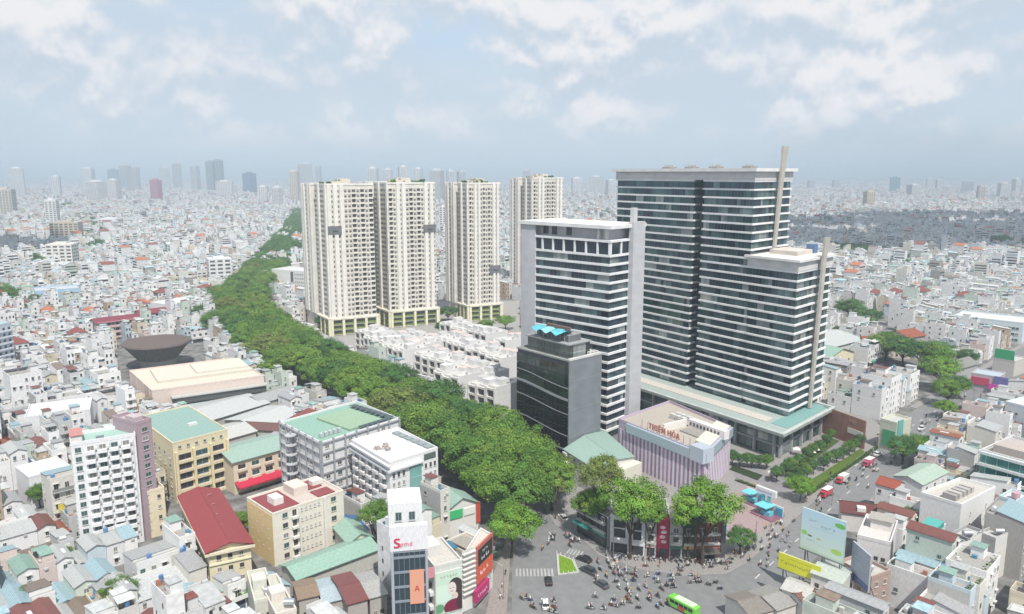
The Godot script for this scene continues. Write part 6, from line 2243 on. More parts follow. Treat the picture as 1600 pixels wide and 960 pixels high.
	bx(r, "sign_board", f, Vector3(l * 0.62, 4.6, 0.05), Vector3(l * 0.97, 6.6, 0.3), Color(0.62, 0.61, 0.57), "paint")
	# --- plaza: blue display pavilions and a sign on teal legs
	for e in [[Vector2(73.1, -234.8), Vector2(77.6, -229.0), 5.0, "white and turquoise display pavilion further from the junction"], [Vector2(74.4, -225.3), Vector2(79.0, -218.6), 5.5, "turquoise display pavilion next to the sign on teal legs"]]:
		r = thing("display_pavilion", e[3], "pavilion", Vector3(e[0].x, 0.16, e[0].y), 0.0, "display pavilions on the plaza")
		f = ef(Vector2.ZERO, e[1] - e[0])
		l = e[0].distance_to(e[1])
		bx(r, "platform", f, Vector3(0, 0, -e[2]), Vector3(l, 0.35, 0), Color(0.22, 0.08, 0.12), "paint")
		bx(r, "back_panel", f, Vector3(0, 0.35, -e[2]), Vector3(l, 3.4, -e[2] + 0.3), Color(0.60, 0.66, 0.70), "paint")
		bx(r, "side_panel", f, Vector3(l * 0.72, 0.35, -e[2] + 0.3), Vector3(l, 2.9, -e[2] + 0.6), Color(0.05, 0.30, 0.46), "paint")
		bx(r, "counter", f, Vector3(l * 0.3, 0.35, -e[2] * 0.7), Vector3(l * 0.7, 1.6, -e[2] * 0.35), Color(0.10, 0.46, 0.56), "paint")
		bx(r, "canopy", f, Vector3(l * 0.1, 3.0, -e[2] + 0.3), Vector3(l * 0.66, 3.25, -0.6), Color(0.16, 0.55, 0.62), "paint")
	var q := Vector2(79.6, -226.6)
	r = thing("sign_pylon", "long white sign board raised on two turquoise legs at the plaza", "sign", Vector3(q.x, 0.16, q.y))
	f = ef(Vector2.ZERO, Vector2(0.6, 0.8))
	bx(r, "leg", f, Vector3(-1.2, 0, -0.4), Vector3(-0.5, 5.6, 0.4), Color(0.05, 0.32, 0.36), "paint")
	bx(r, "leg", f, Vector3(0.7, 0, -0.4), Vector3(1.4, 5.6, 0.4), Color(0.08, 0.38, 0.44), "paint")
	bx(r, "board", f, Vector3(-3.6, 5.6, -0.5), Vector3(3.6, 7.6, 0.5), Color(0.66, 0.66, 0.66), "paint")
	bx(r, "stripe", f, Vector3(-3.0, 6.3, 0.5), Vector3(2.4, 6.8, 0.56), Color(0.45, 0.38, 0.55), "paint")
	# --- white parasols and tents on the forecourt
	for i in 7:
		var p: Vector2 = [Vector2(90.2, -252.2), Vector2(92.5, -254.4), Vector2(94.9, -256.7), Vector2(97.7, -259.7), Vector2(111.9, -272.8), Vector2(114.3, -275.4), Vector2(107.1, -275.4)][i]
		r = thing("parasol", "white square parasol on the forecourt, %s from the plaza sign" % ordinal(i), "parasol", Vector3(p.x, 0.15, p.y), 0.6, "white forecourt parasols")
		var m := MB.new()
		m.cyl(1.9, 0.1, 0.9, 4, Color(0.74, 0.73, 0.70), Transform3D(Basis.IDENTITY, Vector3(0, 2.4, 0)), false)
		part(r, "canopy", m, "cloth")
		m = MB.new()
		m.cyl(0.05, 0.05, 2.6, 5, Color(0.3, 0.3, 0.3))
		part(r, "pole", m, "steel")
	make_townhouses()

# ---------------------------------------------------------------- new villas between boulevard and towers
func make_townhouses() -> void:
	R.seed = 83
	var W := Color(0.68, 0.68, 0.68)
	var proto := []
	for v in 3:
		var root := Node3D.new()
		var w := 6.0
		var d := 15.0
		var h := 12.4
		var m := MB.new()
		m.box(Vector3(-w / 2, 0, -d / 2), Vector3(w / 2, h, d / 2), W, Transform3D.IDENTITY, false, Color(0.60, 0.58, 0.56))
		part(root, "wall", m, "plaster")
		for x in [-w / 2, w / 2 - 0.7]:
			m = MB.new()
			m.box(Vector3(x, 0, d / 2), Vector3(x + 0.7, h + 0.5, d / 2 + 1.2), Color(0.72, 0.71, 0.69))
			part(root, "pier", m, "plaster")
		for k in 3:
			m = MB.new()
			m.box(Vector3(-w / 2 + 0.8, 0.4 + k * 4.0, d / 2), Vector3(w / 2 - 0.8, 3.2 + k * 4.0, d / 2 + 0.05), Color(0.05, 0.05, 0.055))
			part(root, "window", m, "glass")
			m = MB.new()
			m.box(Vector3(-w / 2 + 0.7, 3.4 + k * 4.0, d / 2), Vector3(w / 2 - 0.7, 4.3 + k * 4.0, d / 2 + 1.0), Color(0.62, 0.60, 0.57))
			part(root, "balcony", m, "plaster")
			m = MB.new()
			m.box(Vector3(-w / 2 + 1.2, 1.0 + k * 4.0, -d / 2 - 0.05), Vector3(w / 2 - 1.2, 2.8 + k * 4.0, -d / 2), Color(0.06, 0.06, 0.06))
			part(root, "rear_window", m, "glass")
		m = MB.new()
		var z: float = [-4.0, 0.5, 2.5][v]
		m.box(Vector3(-w / 2 + 0.2, h, z - 2.4), Vector3(w / 2 - 1.6, h + 2.8, z + 2.4), W, Transform3D.IDENTITY, false, [Color(0.60, 0.50, 0.47), Color(0.5, 0.5, 0.5), Color(0.66, 0.65, 0.64)][v])
		part(root, "stair_head", m, "plaster")
		m = MB.new()
		m.ring(PackedVector2Array([Vector2(-w / 2, d / 2), Vector2(w / 2, d / 2), Vector2(w / 2, -d / 2), Vector2(-w / 2, -d / 2)]), -0.2, 0.03, h, h + 0.9, W)
		part(root, "parapet", m, "plaster")
		m = MB.new()
		m.cyl(0.5, 0.5, 1.5, 8, Color(0.5, 0.5, 0.5), Transform3D(Basis.IDENTITY, Vector3(1.6, h, -z * 0.6)))
		part(root, "water_tank", m, "steel")
		proto.append(root)
	var n := 0
	# rows: from, to, label
	for row in [[Vector2(-38.5, -475.4), Vector2(4.3, -420.3), "back"], [Vector2(-41.0, -435.7), Vector2(2.0, -380.0), "second"], [Vector2(-60.3, -440.5), Vector2(-38.8, -411.6), "upper"], [Vector2(-44.7, -393.9), Vector2(1.2, -344.4), "third"], [Vector2(-30.9, -358.0), Vector2(0.0, -325.2), "front"], [Vector2(-87.2, -453.8), Vector2(-45.7, -403.2), "boulevard"], [Vector2(-78.3, -435.7), Vector2(-49.1, -393.9), "lower boulevard"]]:
		var a: Vector2 = row[0]
		var b: Vector2 = row[1]
		var u := (b - a).normalized()
		var l := a.distance_to(b)
		var yaw := atan2(-u.y, u.x)
		EX.append(rectp(a - u * 3, b + u * 3, 12.0))
		EX.append(rectp(a - u * 3 + Vector2(-u.y, u.x) * 12, b + u * 3 + Vector2(-u.y, u.x) * 12, 12.0))
		for i in int(l / 6.2):
			if R.randf() < 0.06: continue
			var c := a + u * (i * 6.2 + 3.0)
			if hidden(Vector3(c.x, 12, c.y)): continue
			var o: Node3D = proto[R.randi() % 3].duplicate()
			o.name = numbered("villa")
			add_child(o)
			o.position = Vector3(c.x, 0, c.y)
			o.rotation.y = yaw
			o.scale.y = R.randf_range(0.92, 1.06)
			tag(o, "white terraced villa with tall piers, %s in the %s row below the apartment towers" % [ordinal(i), row[2]], "villa", "white terraced villas below the apartment towers")
			n += 1
	for p in proto: p.free()
	var e := block("red_villa", "villa with red tiled roof among the white terraced villas", "villa", rectp(Vector2(-46.4, -392.6), Vector2(-37.9, -402.7), 14.0), 8.0, Color(0.62, 0.55, 0.5), Color(0.4, 0.4, 0.4), "", 0.0)
	gable_roof(e, 8.0, 2.6, 0.6, Color(0.42, 0.10, 0.07), "tile", true)
	e = block("site_wall", "long pale blank wall between the boulevard trees and the villas", "wall", rectp(Vector2(-52.1, -378.8), Vector2(-37.9, -366.7), 1.2), 5.0, Color(0.60, 0.60, 0.62), Color(0.6, 0.6, 0.6), "", 0.0)

# ---------------------------------------------------------------- quarter right of the junction, billboards, far buildings
func billboard(label: String, a: Vector2, b: Vector2, y0: float, y1: float, im: Image, back: Color) -> void:
	var r := thing("billboard", label, "billboard", Vector3(a.x, 0, a.y), 0.0, "billboards over the houses by the junction")
	var f := ef(Vector2.ZERO, b - a)
	var l := a.distance_to(b)
	bx(r, "board", f, Vector3(0, y0, -0.5), Vector3(l, y1, 0.0), back, "paint")
	bx(r, "frame", f, Vector3(-0.15, y0 - 0.25, -0.6), Vector3(l + 0.15, y0, 0.12), Color(0.3, 0.33, 0.33), "steel")
	print_face(r, "print", f * Transform3D(Basis.IDENTITY, Vector3(0.05, y0 + 0.05, 0.02)), l - 0.1, y1 - y0 - 0.1, im)
	for k in 3:
		var m := MB.new()
		var x := l * (0.1 + 0.4 * k)
		m.bar(f * Vector3(x, 0, -0.9), f * Vector3(x, y1 - 0.6, -0.7), 0.18, Color(0.28, 0.29, 0.3), 6)
		m.bar(f * Vector3(x, y0 * 0.5, -3.4), f * Vector3(x, y0 + 2.0, -0.7), 0.12, Color(0.28, 0.29, 0.3), 5)
		part(r, "post", m, "steel")

func make_right() -> void:
	R.seed = 97
	var im := canvas(280, 300, Color(0.52, 0.66, 0.74))
	for y in 300:
		var k := Color(0.46, 0.64, 0.76).lerp(Color(0.60, 0.72, 0.62), y / 300.0)
		im.fill_rect(Rect2i(0, y, 280, 1), k.linear_to_srgb())
	scribble(im, 50, 60, 60, 22, Color(0.24, 0.36, 0.48))
	scribble(im, 130, 78, 90, 26, Color(0.27, 0.40, 0.52))
	scribble(im, 60, 112, 150, 12, Color(0.34, 0.48, 0.58))
	disc(im, 22, 176, 20, 18, Color(0.30, 0.58, 0.12))
	disc(im, 248, 42, 34, 18, Color(0.14, 0.48, 0.10))
	disc(im, 236, 236, 36, 20, Color(0.38, 0.62, 0.14))
	disc(im, 60, 186, 16, 7, Color(0.14, 0.16, 0.12))
	disc(im, 118, 190, 14, 6, Color(0.40, 0.42, 0.14))
	scribble(im, 44, 214, 52, 10, Color(0.24, 0.28, 0.2))
	scribble(im, 110, 232, 70, 9, Color(0.32, 0.4, 0.3))
	im.fill_rect(Rect2i(0, 284, 280, 16), Color(0.52, 0.66, 0.52).linear_to_srgb())
	billboard("tall pale blue and green billboard standing over the houses", Vector2(71.3, -177.1), Vector2(78.4, -168.6), 13.6, 24.2, im, Color(0.4, 0.5, 0.5))
	im = canvas(260, 110, Color(0.62, 0.62, 0.03))
	scribble(im, 60, 16, 150, 12, Color(0.30, 0.32, 0.05))
	scribble(im, 18, 46, 226, 26, Color(0.30, 0.31, 0.04), 0.22)
	billboard("low bright yellow billboard with dark lettering at the junction", Vector2(66.0, -176.6), Vector2(73.4, -169.0), 8.6, 12.6, im, Color(0.5, 0.5, 0.2))
	im = canvas(160, 260, Color(0.42, 0.46, 0.53))
	scribble(im, 20, 60, 90, 10, Color(0.28, 0.32, 0.40))
	scribble(im, 24, 96, 110, 12, Color(0.26, 0.30, 0.38))
	scribble(im, 16, 150, 120, 10, Color(0.32, 0.36, 0.44))
	im.fill_rect(Rect2i(0, 216, 160, 44), Color(0.10, 0.13, 0.32).linear_to_srgb())
	scribble(im, 24, 230, 110, 16, Color(0.3, 0.34, 0.5))
	billboard("grey-blue billboard with dark blue foot strip, half turned away", Vector2(81.2, -170.5), Vector2(82.0, -163.0), 9.6, 18.6, im, Color(0.36, 0.38, 0.4))
	# --- teal glass office
	var W := Color(0.73, 0.73, 0.73)
	var r := block("glass_office", "office with broad bands of teal glass and white slabs", "office building", rectp(Vector2(147.7, -230.0), Vector2(155.8, -218.7), 22.0), 18.6, Color(0.60, 0.62, 0.62), Color(0.45, 0.42, 0.40), "teal glass office", 0.8)
	for e in [0, 3]:
		var f := edge(r, e)
		var l := elen(r, e)
		for k in 5:
			bx(r, "glass_band", f, Vector3(0.2, 0.6 + k * 3.7, 0.05), Vector3(l - 0.2, 3.2 + k * 3.7, 0.3), [Color(0.03, 0.16, 0.15), Color(0.05, 0.22, 0.20), Color(0.04, 0.19, 0.18)][k % 3], "curtain_glass")
			bx(r, "floor_band", f, Vector3(-0.5, 3.2 + k * 3.7, 0.0), Vector3(l + 0.5, 4.1 + k * 3.7, 0.8), Color(0.66, 0.70, 0.70))
			for j in int(l / 3.2):
				bx(r, "mullion", f, Vector3(1.6 + j * 3.2, 0.6 + k * 3.7, 0.3), Vector3(1.72 + j * 3.2, 3.2 + k * 3.7, 0.4), Color(0.4, 0.52, 0.5))
	bx(r, "roof_room", edge(r, 0), Vector3(2, 18.6, -12), Vector3(14, 21.0, -3.0), Color(0.45, 0.4, 0.37))
	# --- big white blank-walled block
	r = block("white_block", "large white block with blank side wall and one column of small windows", "building", PackedVector2Array([Vector2(115.4, -204.1), Vector2(122.1, -196.1), Vector2(138.8, -208.1), Vector2(132.3, -214.7)]), 15.6, W, Color(0.52, 0.5, 0.46), "blank white block", 0.8)
	facade(r, lp(r), 1, 1.4, 3.4, 4, 0.4, 9.0, 1, 0.8, 1.0, 1)
	facade(r, lp(r), 1, 1.4, 3.4, 4, 11.0, 0.6, 1, 0.8, 1.0, 3)
	for i in 5:
		bx(r, "roof_plant", edge(r, 1), Vector3(2.0 + i * 2.4, 15.6, -6.0), Vector3(3.6 + i * 2.4, 17.2, -2.5), vary(Color(0.4, 0.38, 0.36), 0.2))
	# --- red roofed white house and long roof
	r = block("white_house", "white house with small orange-red roof above the street bend", "house", rectp(Vector2(112.2, -223.7), Vector2(116.5, -219.4), 7.0), 10.6, W, Color(0.5, 0.5, 0.5), "orange capped house", 0.0)
	gable_roof(r, 10.6, 1.5, 0.3, Color(0.48, 0.13, 0.09), "tile", true, W)
	facade(r, lp(r), 0, 1.2, 3.4, 3, 0.4, 0.4, 3, 0.9, 1.1, 1, 0.2)
	facade(r, lp(r), 1, 1.2, 3.4, 3, 0.4, 0.4, 2, 0.9, 1.1, 1, 0.2)
	r = block("white_house", "long white house with pale green sheet roof behind the orange capped house", "house", rectp(Vector2(120.7, -229.9), Vector2(126.1, -222.8), 17.0), 10.6, W, Color(0.5, 0.55, 0.5), "", 0.0)
	gable_roof(r, 10.6, 1.4, 0.4, Color(0.50, 0.62, 0.52), "metal_sheet", false, W)
	facade(r, lp(r), 1, 1.2, 3.4, 3, 0.4, 0.4, 3, 0.9, 1.1, 1, 0.3)
	r = block("tower_house", "pale blue slim house with small pink roof tank in front of the teal office", "house", rectp(Vector2(139.1, -206.5), Vector2(141.6, -203.0), 8.0), 13.6, Color(0.52, 0.64, 0.70), Color(0.6, 0.6, 0.6), "pale blue slim house", 0.7)
	facade(r, lp(r), 0, 1.2, 3.2, 4, 0.4, 0.4, 2, 0.8, 1.0, 1, 0.3)
	var mt := MB.new()
	mt.cyl(1.1, 1.1, 1.5, 12, Color(0.50, 0.30, 0.34), edge(r, 0, 14.2) * Transform3D(Basis.IDENTITY, Vector3(3.2, 0, -2.5)))
	part(r, "roof_tank", mt, "paint")
	r = block("gable_house", "low house with wide maroon roof and white dormer by the street", "house", rectp(Vector2(98.0, -214.1), Vector2(107.6, -211.1), 7.5), 5.8, Color(0.66, 0.62, 0.6), Color(0.4, 0.4, 0.4), "maroon roofed house", 0.0)
	gable_roof(r, 5.8, 2.0, 0.5, Color(0.22, 0.085, 0.08), "tile", true)
	bx(r, "dormer", edge(r, 0), Vector3(4.2, 5.6, -2.6), Vector3(6.6, 7.4, -0.4), Color(0.7, 0.68, 0.66))
	r = block("white_house", "broad white cubic house with big terrace behind the tall billboard", "house", rectp(Vector2(91.7, -190.2), Vector2(98.4, -185.9), 15.0), 9.6, Color(0.74, 0.72, 0.72), Color(0.62, 0.58, 0.56), "white cubic house", 0.9)
	facade(r, lp(r), 0, 1.2, 3.2, 2, 0.6, 0.6, 4, 1.0, 1.2, 1, 0.2)
	bx(r, "stair_head", edge(r, 0), Vector3(2, 9.6, -12), Vector3(7, 12.4, -8), Color(0.72, 0.70, 0.68))
	bx(r, "canopy_roof", edge(r, 0), Vector3(1.4, 12.4, -12.6), Vector3(7.6, 12.6, -7.4), Color(0.52, 0.49, 0.45), "metal_sheet")
	r = block("tower_house", "pale blue tall house with teal roof cap above the garden gap", "house", rectp(Vector2(106.1, -187.8), Vector2(108.9, -184.9), 9.0), 12.8, Color(0.56, 0.63, 0.70), Color(0.05, 0.32, 0.28), "teal capped house", 0.3)
	bx(r, "roof_cap", edge(r, 0), Vector3(0.3, 13.0, -7), Vector3(4.2, 14.4, -1.0), Color(0.04, 0.34, 0.29), "paint")
	facade(r, lp(r), 1, 1.4, 3.2, 4, 0.4, 0.4, 2, 0.9, 1.1, 1, 0.3)
	for e in [[Vector2(113.6, -186.9), Vector2(116.2, -183.1), 10.0, Color(0.36, 0.36, 0.36), "house with walls greyed as shade and pale lit face in the crowded quarter"], [Vector2(122.6, -188.4), Vector2(124.8, -184.8), 10.0, Color(0.40, 0.40, 0.41), "house with walls greyed as shade and pale lit face near the frame edge"], [Vector2(107.8, -184.0), Vector2(109.9, -179.9), 9.0, Color(0.30, 0.32, 0.35), "house with walls darkened blue-grey as shade under a striped sheet roof"]]:
		r = block("shade_toned_house", e[4], "house", rectp(e[0], e[1], e[2]), 11.4, e[3], Color(0.5, 0.5, 0.49), "", 0.8, "roofing", "shade toned houses in the crowded quarter")
		bx(r, "lit_face", edge(r, 1), Vector3(0, 0, 0.02), Vector3(elen(r, 1), 12.2, 0.1), Color(0.68, 0.67, 0.64))  # pale slab paints this side as lit, against walls painted as shaded
		facade(r, lp(r), 1, 1.4, 3.2, 3, 0.4, 0.4, 2, 0.9, 1.2, 1, 0.2)
		tank(r, edge(r, 0) * Vector3(3.0, 11.4, -4.0))
	r = block("sign_house", "cream house with white board and red painted cross bars", "house", rectp(Vector2(110.3, -174.1), Vector2(113.5, -171.7), 9.0), 8.4, Color(0.64, 0.58, 0.5), Color(0.5, 0.46, 0.42), "red crossed sign house", 0.7)
	var ff := edge(r, 0)
	bx(r, "sign_board", ff, Vector3(0.4, 3.0, 0.1), Vector3(4.4, 10.4, 0.4), Color(0.66, 0.64, 0.66), "paint")
	bx(r, "sign_bar", ff, Vector3(0.5, 2.4, 0.4), Vector3(1.2, 8.4, 0.5), Color(0.42, 0.03, 0.07), "paint")
	bx(r, "sign_bar", ff, Vector3(0.3, 5.0, 0.51), Vector3(4.4, 5.6, 0.6), Color(0.42, 0.03, 0.07), "paint")
	facade(r, lp(r), 1, 1.0, 3.0, 2, 0.4, 0.4, 2, 1.0, 1.2, 1)
	# --- across the street: green panel corner, villa, market hall and so on
	r = block("corner_shop", "cream corner shop with tall green panel and turquoise side sign", "shop", rectp(Vector2(141.3, -282.5), Vector2(145.0, -277.1), 10.0), 11.6, Color(0.62, 0.62, 0.52), Color(0.5, 0.5, 0.48), "green panelled corner shop", 0.8)
	ff = edge(r, 0)
	bx(r, "green_panel", ff, Vector3(1.4, 2.2, 0.05), Vector3(6.2, 8.6, 0.3), Color(0.06, 0.30, 0.15), "paint")
	bx(r, "teal_sign", edge(r, 1), Vector3(0.4, 3.0, 0.05), Vector3(4.0, 13.0, 0.4), Color(0.14, 0.42, 0.40), "paint")
	r = block("market_building", "broad white hall with pale sheet roofs behind the office slab", "hall", rectp(Vector2(176.2, -419.3), Vector2(208.3, -444.4), 34.0), 8.0, Color(0.62, 0.63, 0.62), Color(0.5, 0.5, 0.5), "", 0.0)
	gable_roof(r, 8.0, 3.0, 0.8, Color(0.62, 0.66, 0.64), "metal_sheet", true)
	r = block("gable_house", "cream gabled house with pale green roof behind the office slab", "house", rectp(Vector2(169.1, -396.7), Vector2(186.5, -408.4), 20.0), 8.6, Color(0.70, 0.62, 0.45), Color(0.5, 0.5, 0.5), "cream gabled house", 0.0)
	gable_roof(r, 8.6, 3.4, 0.6, Color(0.36, 0.56, 0.46), "metal_sheet", false, Color(0.72, 0.65, 0.47))
	facade(r, lp(r), 0, 1.2, 3.2, 2, 1.0, 1.0, 3, 1.2, 1.4, 1)
	r = block("villa_house", "wide low villa with orange hipped tile roof beyond the trees", "villa", rectp(Vector2(204.7, -434.5), Vector2(228.1, -427.9), 18.0), 6.0, Color(0.66, 0.6, 0.54), Color(0.5, 0.5, 0.5), "orange villa", 0.0)
	gable_roof(r, 6.0, 4.0, 1.0, Color(0.46, 0.16, 0.085), "tile", true)
	facade(r, lp(r), 0, 1.0, 3.0, 1, 1.0, 1.0, 9, 1.2, 1.6, 1)
	r = block("villa_house", "smaller villa with orange-red roof at the far end of the tree belt", "villa", rectp(Vector2(239.1, -452.6), Vector2(253.0, -460.0), 16.0), 7.0, Color(0.4, 0.36, 0.36), Color(0.5, 0.5, 0.5), "", 0.0)
	gable_roof(r, 7.0, 3.0, 0.8, Color(0.46, 0.15, 0.09), "tile", true)
	r = block("grey_shed", "grey sheet roofed shed beside the bright tree", "shed", rectp(Vector2(221.6, -388.1), Vector2(227.1, -380.2), 22.0), 6.0, Color(0.4, 0.4, 0.4), Color(0.5, 0.5, 0.5), "", 0.0)
	gable_roof(r, 6.0, 3.0, 0.6, Color(0.30, 0.30, 0.28), "metal_sheet", false)
	r = block("sign_shop", "shop with red, blue and magenta hoardings along the far street", "shop", rectp(Vector2(224.5, -363.9), Vector2(233.0, -355.6), 12.0), 8.4, Color(0.5, 0.45, 0.5), Color(0.42, 0.50, 0.56), "magenta signed shop", 0.5)
	ff = edge(r, 0)
	bx(r, "red_sign", ff, Vector3(0.2, 3.6, 0.05), Vector3(8.0, 7.2, 0.5), Color(0.48, 0.05, 0.12), "paint")
	bx(r, "blue_sign", ff, Vector3(10.0, 3.0, 0.05), Vector3(15.6, 9.0, 0.5), Color(0.14, 0.14, 0.36), "paint")
	bx(r, "magenta_sign", ff, Vector3(7.6, 2.2, 0.5), Vector3(12.6, 5.0, 0.9), Color(0.55, 0.05, 0.34), "paint")
	r = block("green_signed_house", "house topped by a wide plain green roof sign", "house", rectp(Vector2(255.4, -396.7), Vector2(261.5, -388.3), 14.0), 8.0, Color(0.6, 0.58, 0.55), Color(0.5, 0.5, 0.5), "green roof sign", 0.6)
	bx(r, "roof_sign", edge(r, 0), Vector3(0.5, 8.6, -0.4), Vector3(elen(r, 0) - 0.5, 13.6, 0.1), Color(0.02, 0.33, 0.14), "paint")
	r = block("dotted_house", "white block with scattered round dark openings at the street end", "building", rectp(Vector2(194.8, -291.9), Vector2(200.2, -281.9), 16.0), 15.6, Color(0.66, 0.71, 0.75), Color(0.6, 0.6, 0.6), "", 0.7)
	facade(r, lp(r), 0, 1.6, 3.4, 4, 0.8, 0.8, 4, 0.9, 0.9, 1, 0.3)
	r = block("long_building", "long pale blue institutional block with three rows of windows", "building", rectp(Vector2(288.5, -491.9), Vector2(316.6, -466.0), 24.0), 13.0, Color(0.60, 0.68, 0.72), Color(0.62, 0.62, 0.6), "", 0.6)
	facade(r, lp(r), 0, 1.4, 3.6, 3, 3.0, 2.0, 16, 1.8, 1.5, 2)
	# --- middle distance on the other side
	r = block("blue_building", "sky blue five-storey building among the far houses", "building", rectp(Vector2(-364.3, -579.4), Vector2(-339.3, -595.9), 22.0), 15.4, Color(0.38, 0.54, 0.70), Color(0.5, 0.52, 0.55), "sky blue building", 0.7)
	facade(r, lp(r), 0, 1.2, 3.6, 4, 3.0, 1.0, 8, 2.2, 1.5, 1, 0.35)
	r = block("white_shed", "broad white roofed shed in front of the sky blue building", "shed", rectp(Vector2(-342.8, -533.8), Vector2(-322.6, -549.2), 20.0), 7.0, Color(0.6, 0.62, 0.6), Color(0.5, 0.5, 0.5), "", 0.0)
	gable_roof(r, 7.0, 3.0, 0.6, Color(0.62, 0.66, 0.62), "metal_sheet", true)
	r = block("school_building", "white school with maroon roofs and long red striped galleries", "school", rectp(Vector2(-261.1, -473.2), Vector2(-238.3, -494.9), 14.0), 11.4, Color(0.68, 0.64, 0.63), Color(0.5, 0.5, 0.5), "maroon school", 0.0)
	gable_roof(r, 11.4, 2.4, 0.8, Color(0.28, 0.05, 0.075), "metal_sheet", true)
	ff = edge(r, 0)
	for k in 3:
		bx(r, "gallery_rail", ff, Vector3(0.5, 1.2 + k * 3.6, 0.0), Vector3(elen(r, 0) - 0.5, 2.2 + k * 3.6, 1.6), Color(0.60, 0.46, 0.48))
		bx(r, "gallery_floor", ff, Vector3(0.5, 4.4 + k * 3.6, 0.0), Vector3(elen(r, 0) - 0.5, 4.75 + k * 3.6, 1.7), Color(0.45, 0.20, 0.22))
	facade(r, lp(r), 0, 2.3, 3.6, 3, 1.0, 1.0, 12, 2.0, 1.7, 1)
	r = block("school_building", "smaller white school wing with maroon roof next to the avenue", "school", rectp(Vector2(-252.0, -512.6), Vector2(-239.1, -524.8), 14.0), 10.0, Color(0.68, 0.66, 0.64), Color(0.5, 0.5, 0.5), "", 0.0)
	gable_roof(r, 10.0, 2.2, 0.8, Color(0.28, 0.05, 0.07), "metal_sheet", true)
	facade(r, lp(r), 0, 1.4, 3.2, 3, 1.0, 1.0, 6, 1.6, 1.4, 1)
	r = block("office_slab", "white office block with blank wall beside the first apartment tower", "office building", rectp(Vector2(-211.2, -669.8), Vector2(-176.2, -652.0), 22.0), 21.0, Color(0.72, 0.72, 0.72), Color(0.6, 0.6, 0.6), "white avenue office", 0.8)
	bx(r, "dark_slot", edge(r, 0), Vector3(elen(r, 0) * 0.55, 1.0, 0.02), Vector3(elen(r, 0) * 0.63, 20.5, 0.1), Color(0.12, 0.12, 0.13), "glass")
	facade(r, lp(r), 0, 1.6, 3.3, 6, elen(r, 0) * 0.66, 1.0, 6, 1.4, 1.2, 3)
	r = block("flat_block", "pale blue-grey apartment slab with stacked balconies cut by the frame", "apartment block", rectp(Vector2(-265.0, -357.9), Vector2(-257.0, -386.7), 14.0), 29.0, Color(0.52, 0.58, 0.66), Color(0.36, 0.52, 0.48), "blue-grey slab", 0.6)
	ff = edge(r, 0)
	for k in 9:
		for i in 9:
			var x := elen(r, 0) - 1.8 - i * 3.0
			if x < 1: break
			window(r, ff, x, 1.2 + k * 3.1, 1.3, 1.4, 1)
			bx(r, "balcony", ff, Vector3(x - 1.2, 0.4 + k * 3.1, 0), Vector3(x + 1.2, 1.1 + k * 3.1, 0.9), Color(0.60, 0.65, 0.72))
	r = block("white_block", "white flat roofed block behind the white apartment block", "building", rectp(Vector2(-188.3, -284.8), Vector2(-168.4, -294.6), 18.0), 11.6, Color(0.72, 0.73, 0.75), Color(0.66, 0.67, 0.68), "", 0.6)
	facade(r, lp(r), 0, 1.4, 3.3, 3, 1.0, 1.0, 8, 1.0, 1.2, 1, 0.6)
	r = block("white_block", "white blank-walled house in front of the low dark tree", "building", rectp(Vector2(-151.9, -228.3), Vector2(-143.8, -237.4), 13.0), 10.4, Color(0.74, 0.75, 0.78), Color(0.62, 0.66, 0.62), "", 0.5)
	facade(r, lp(r), 0, 6.0, 3.3, 1, 0.5, 9.0, 2, 1.5, 1.4, 2)
	r = block("white_block", "white flat roofed avenue building with bare walls beside the boulevard trees", "building", rectp(Vector2(-241.5, -536.7), Vector2(-225.1, -564.6), 24.0), 12.0, Color(0.73, 0.73, 0.74), Color(0.66, 0.67, 0.68), "", 0.6)
	facade(r, lp(r), 1, 1.4, 3.3, 3, 1.0, 1.0, 6, 1.0, 1.2, 1, 0.4)
	make_far_towers()

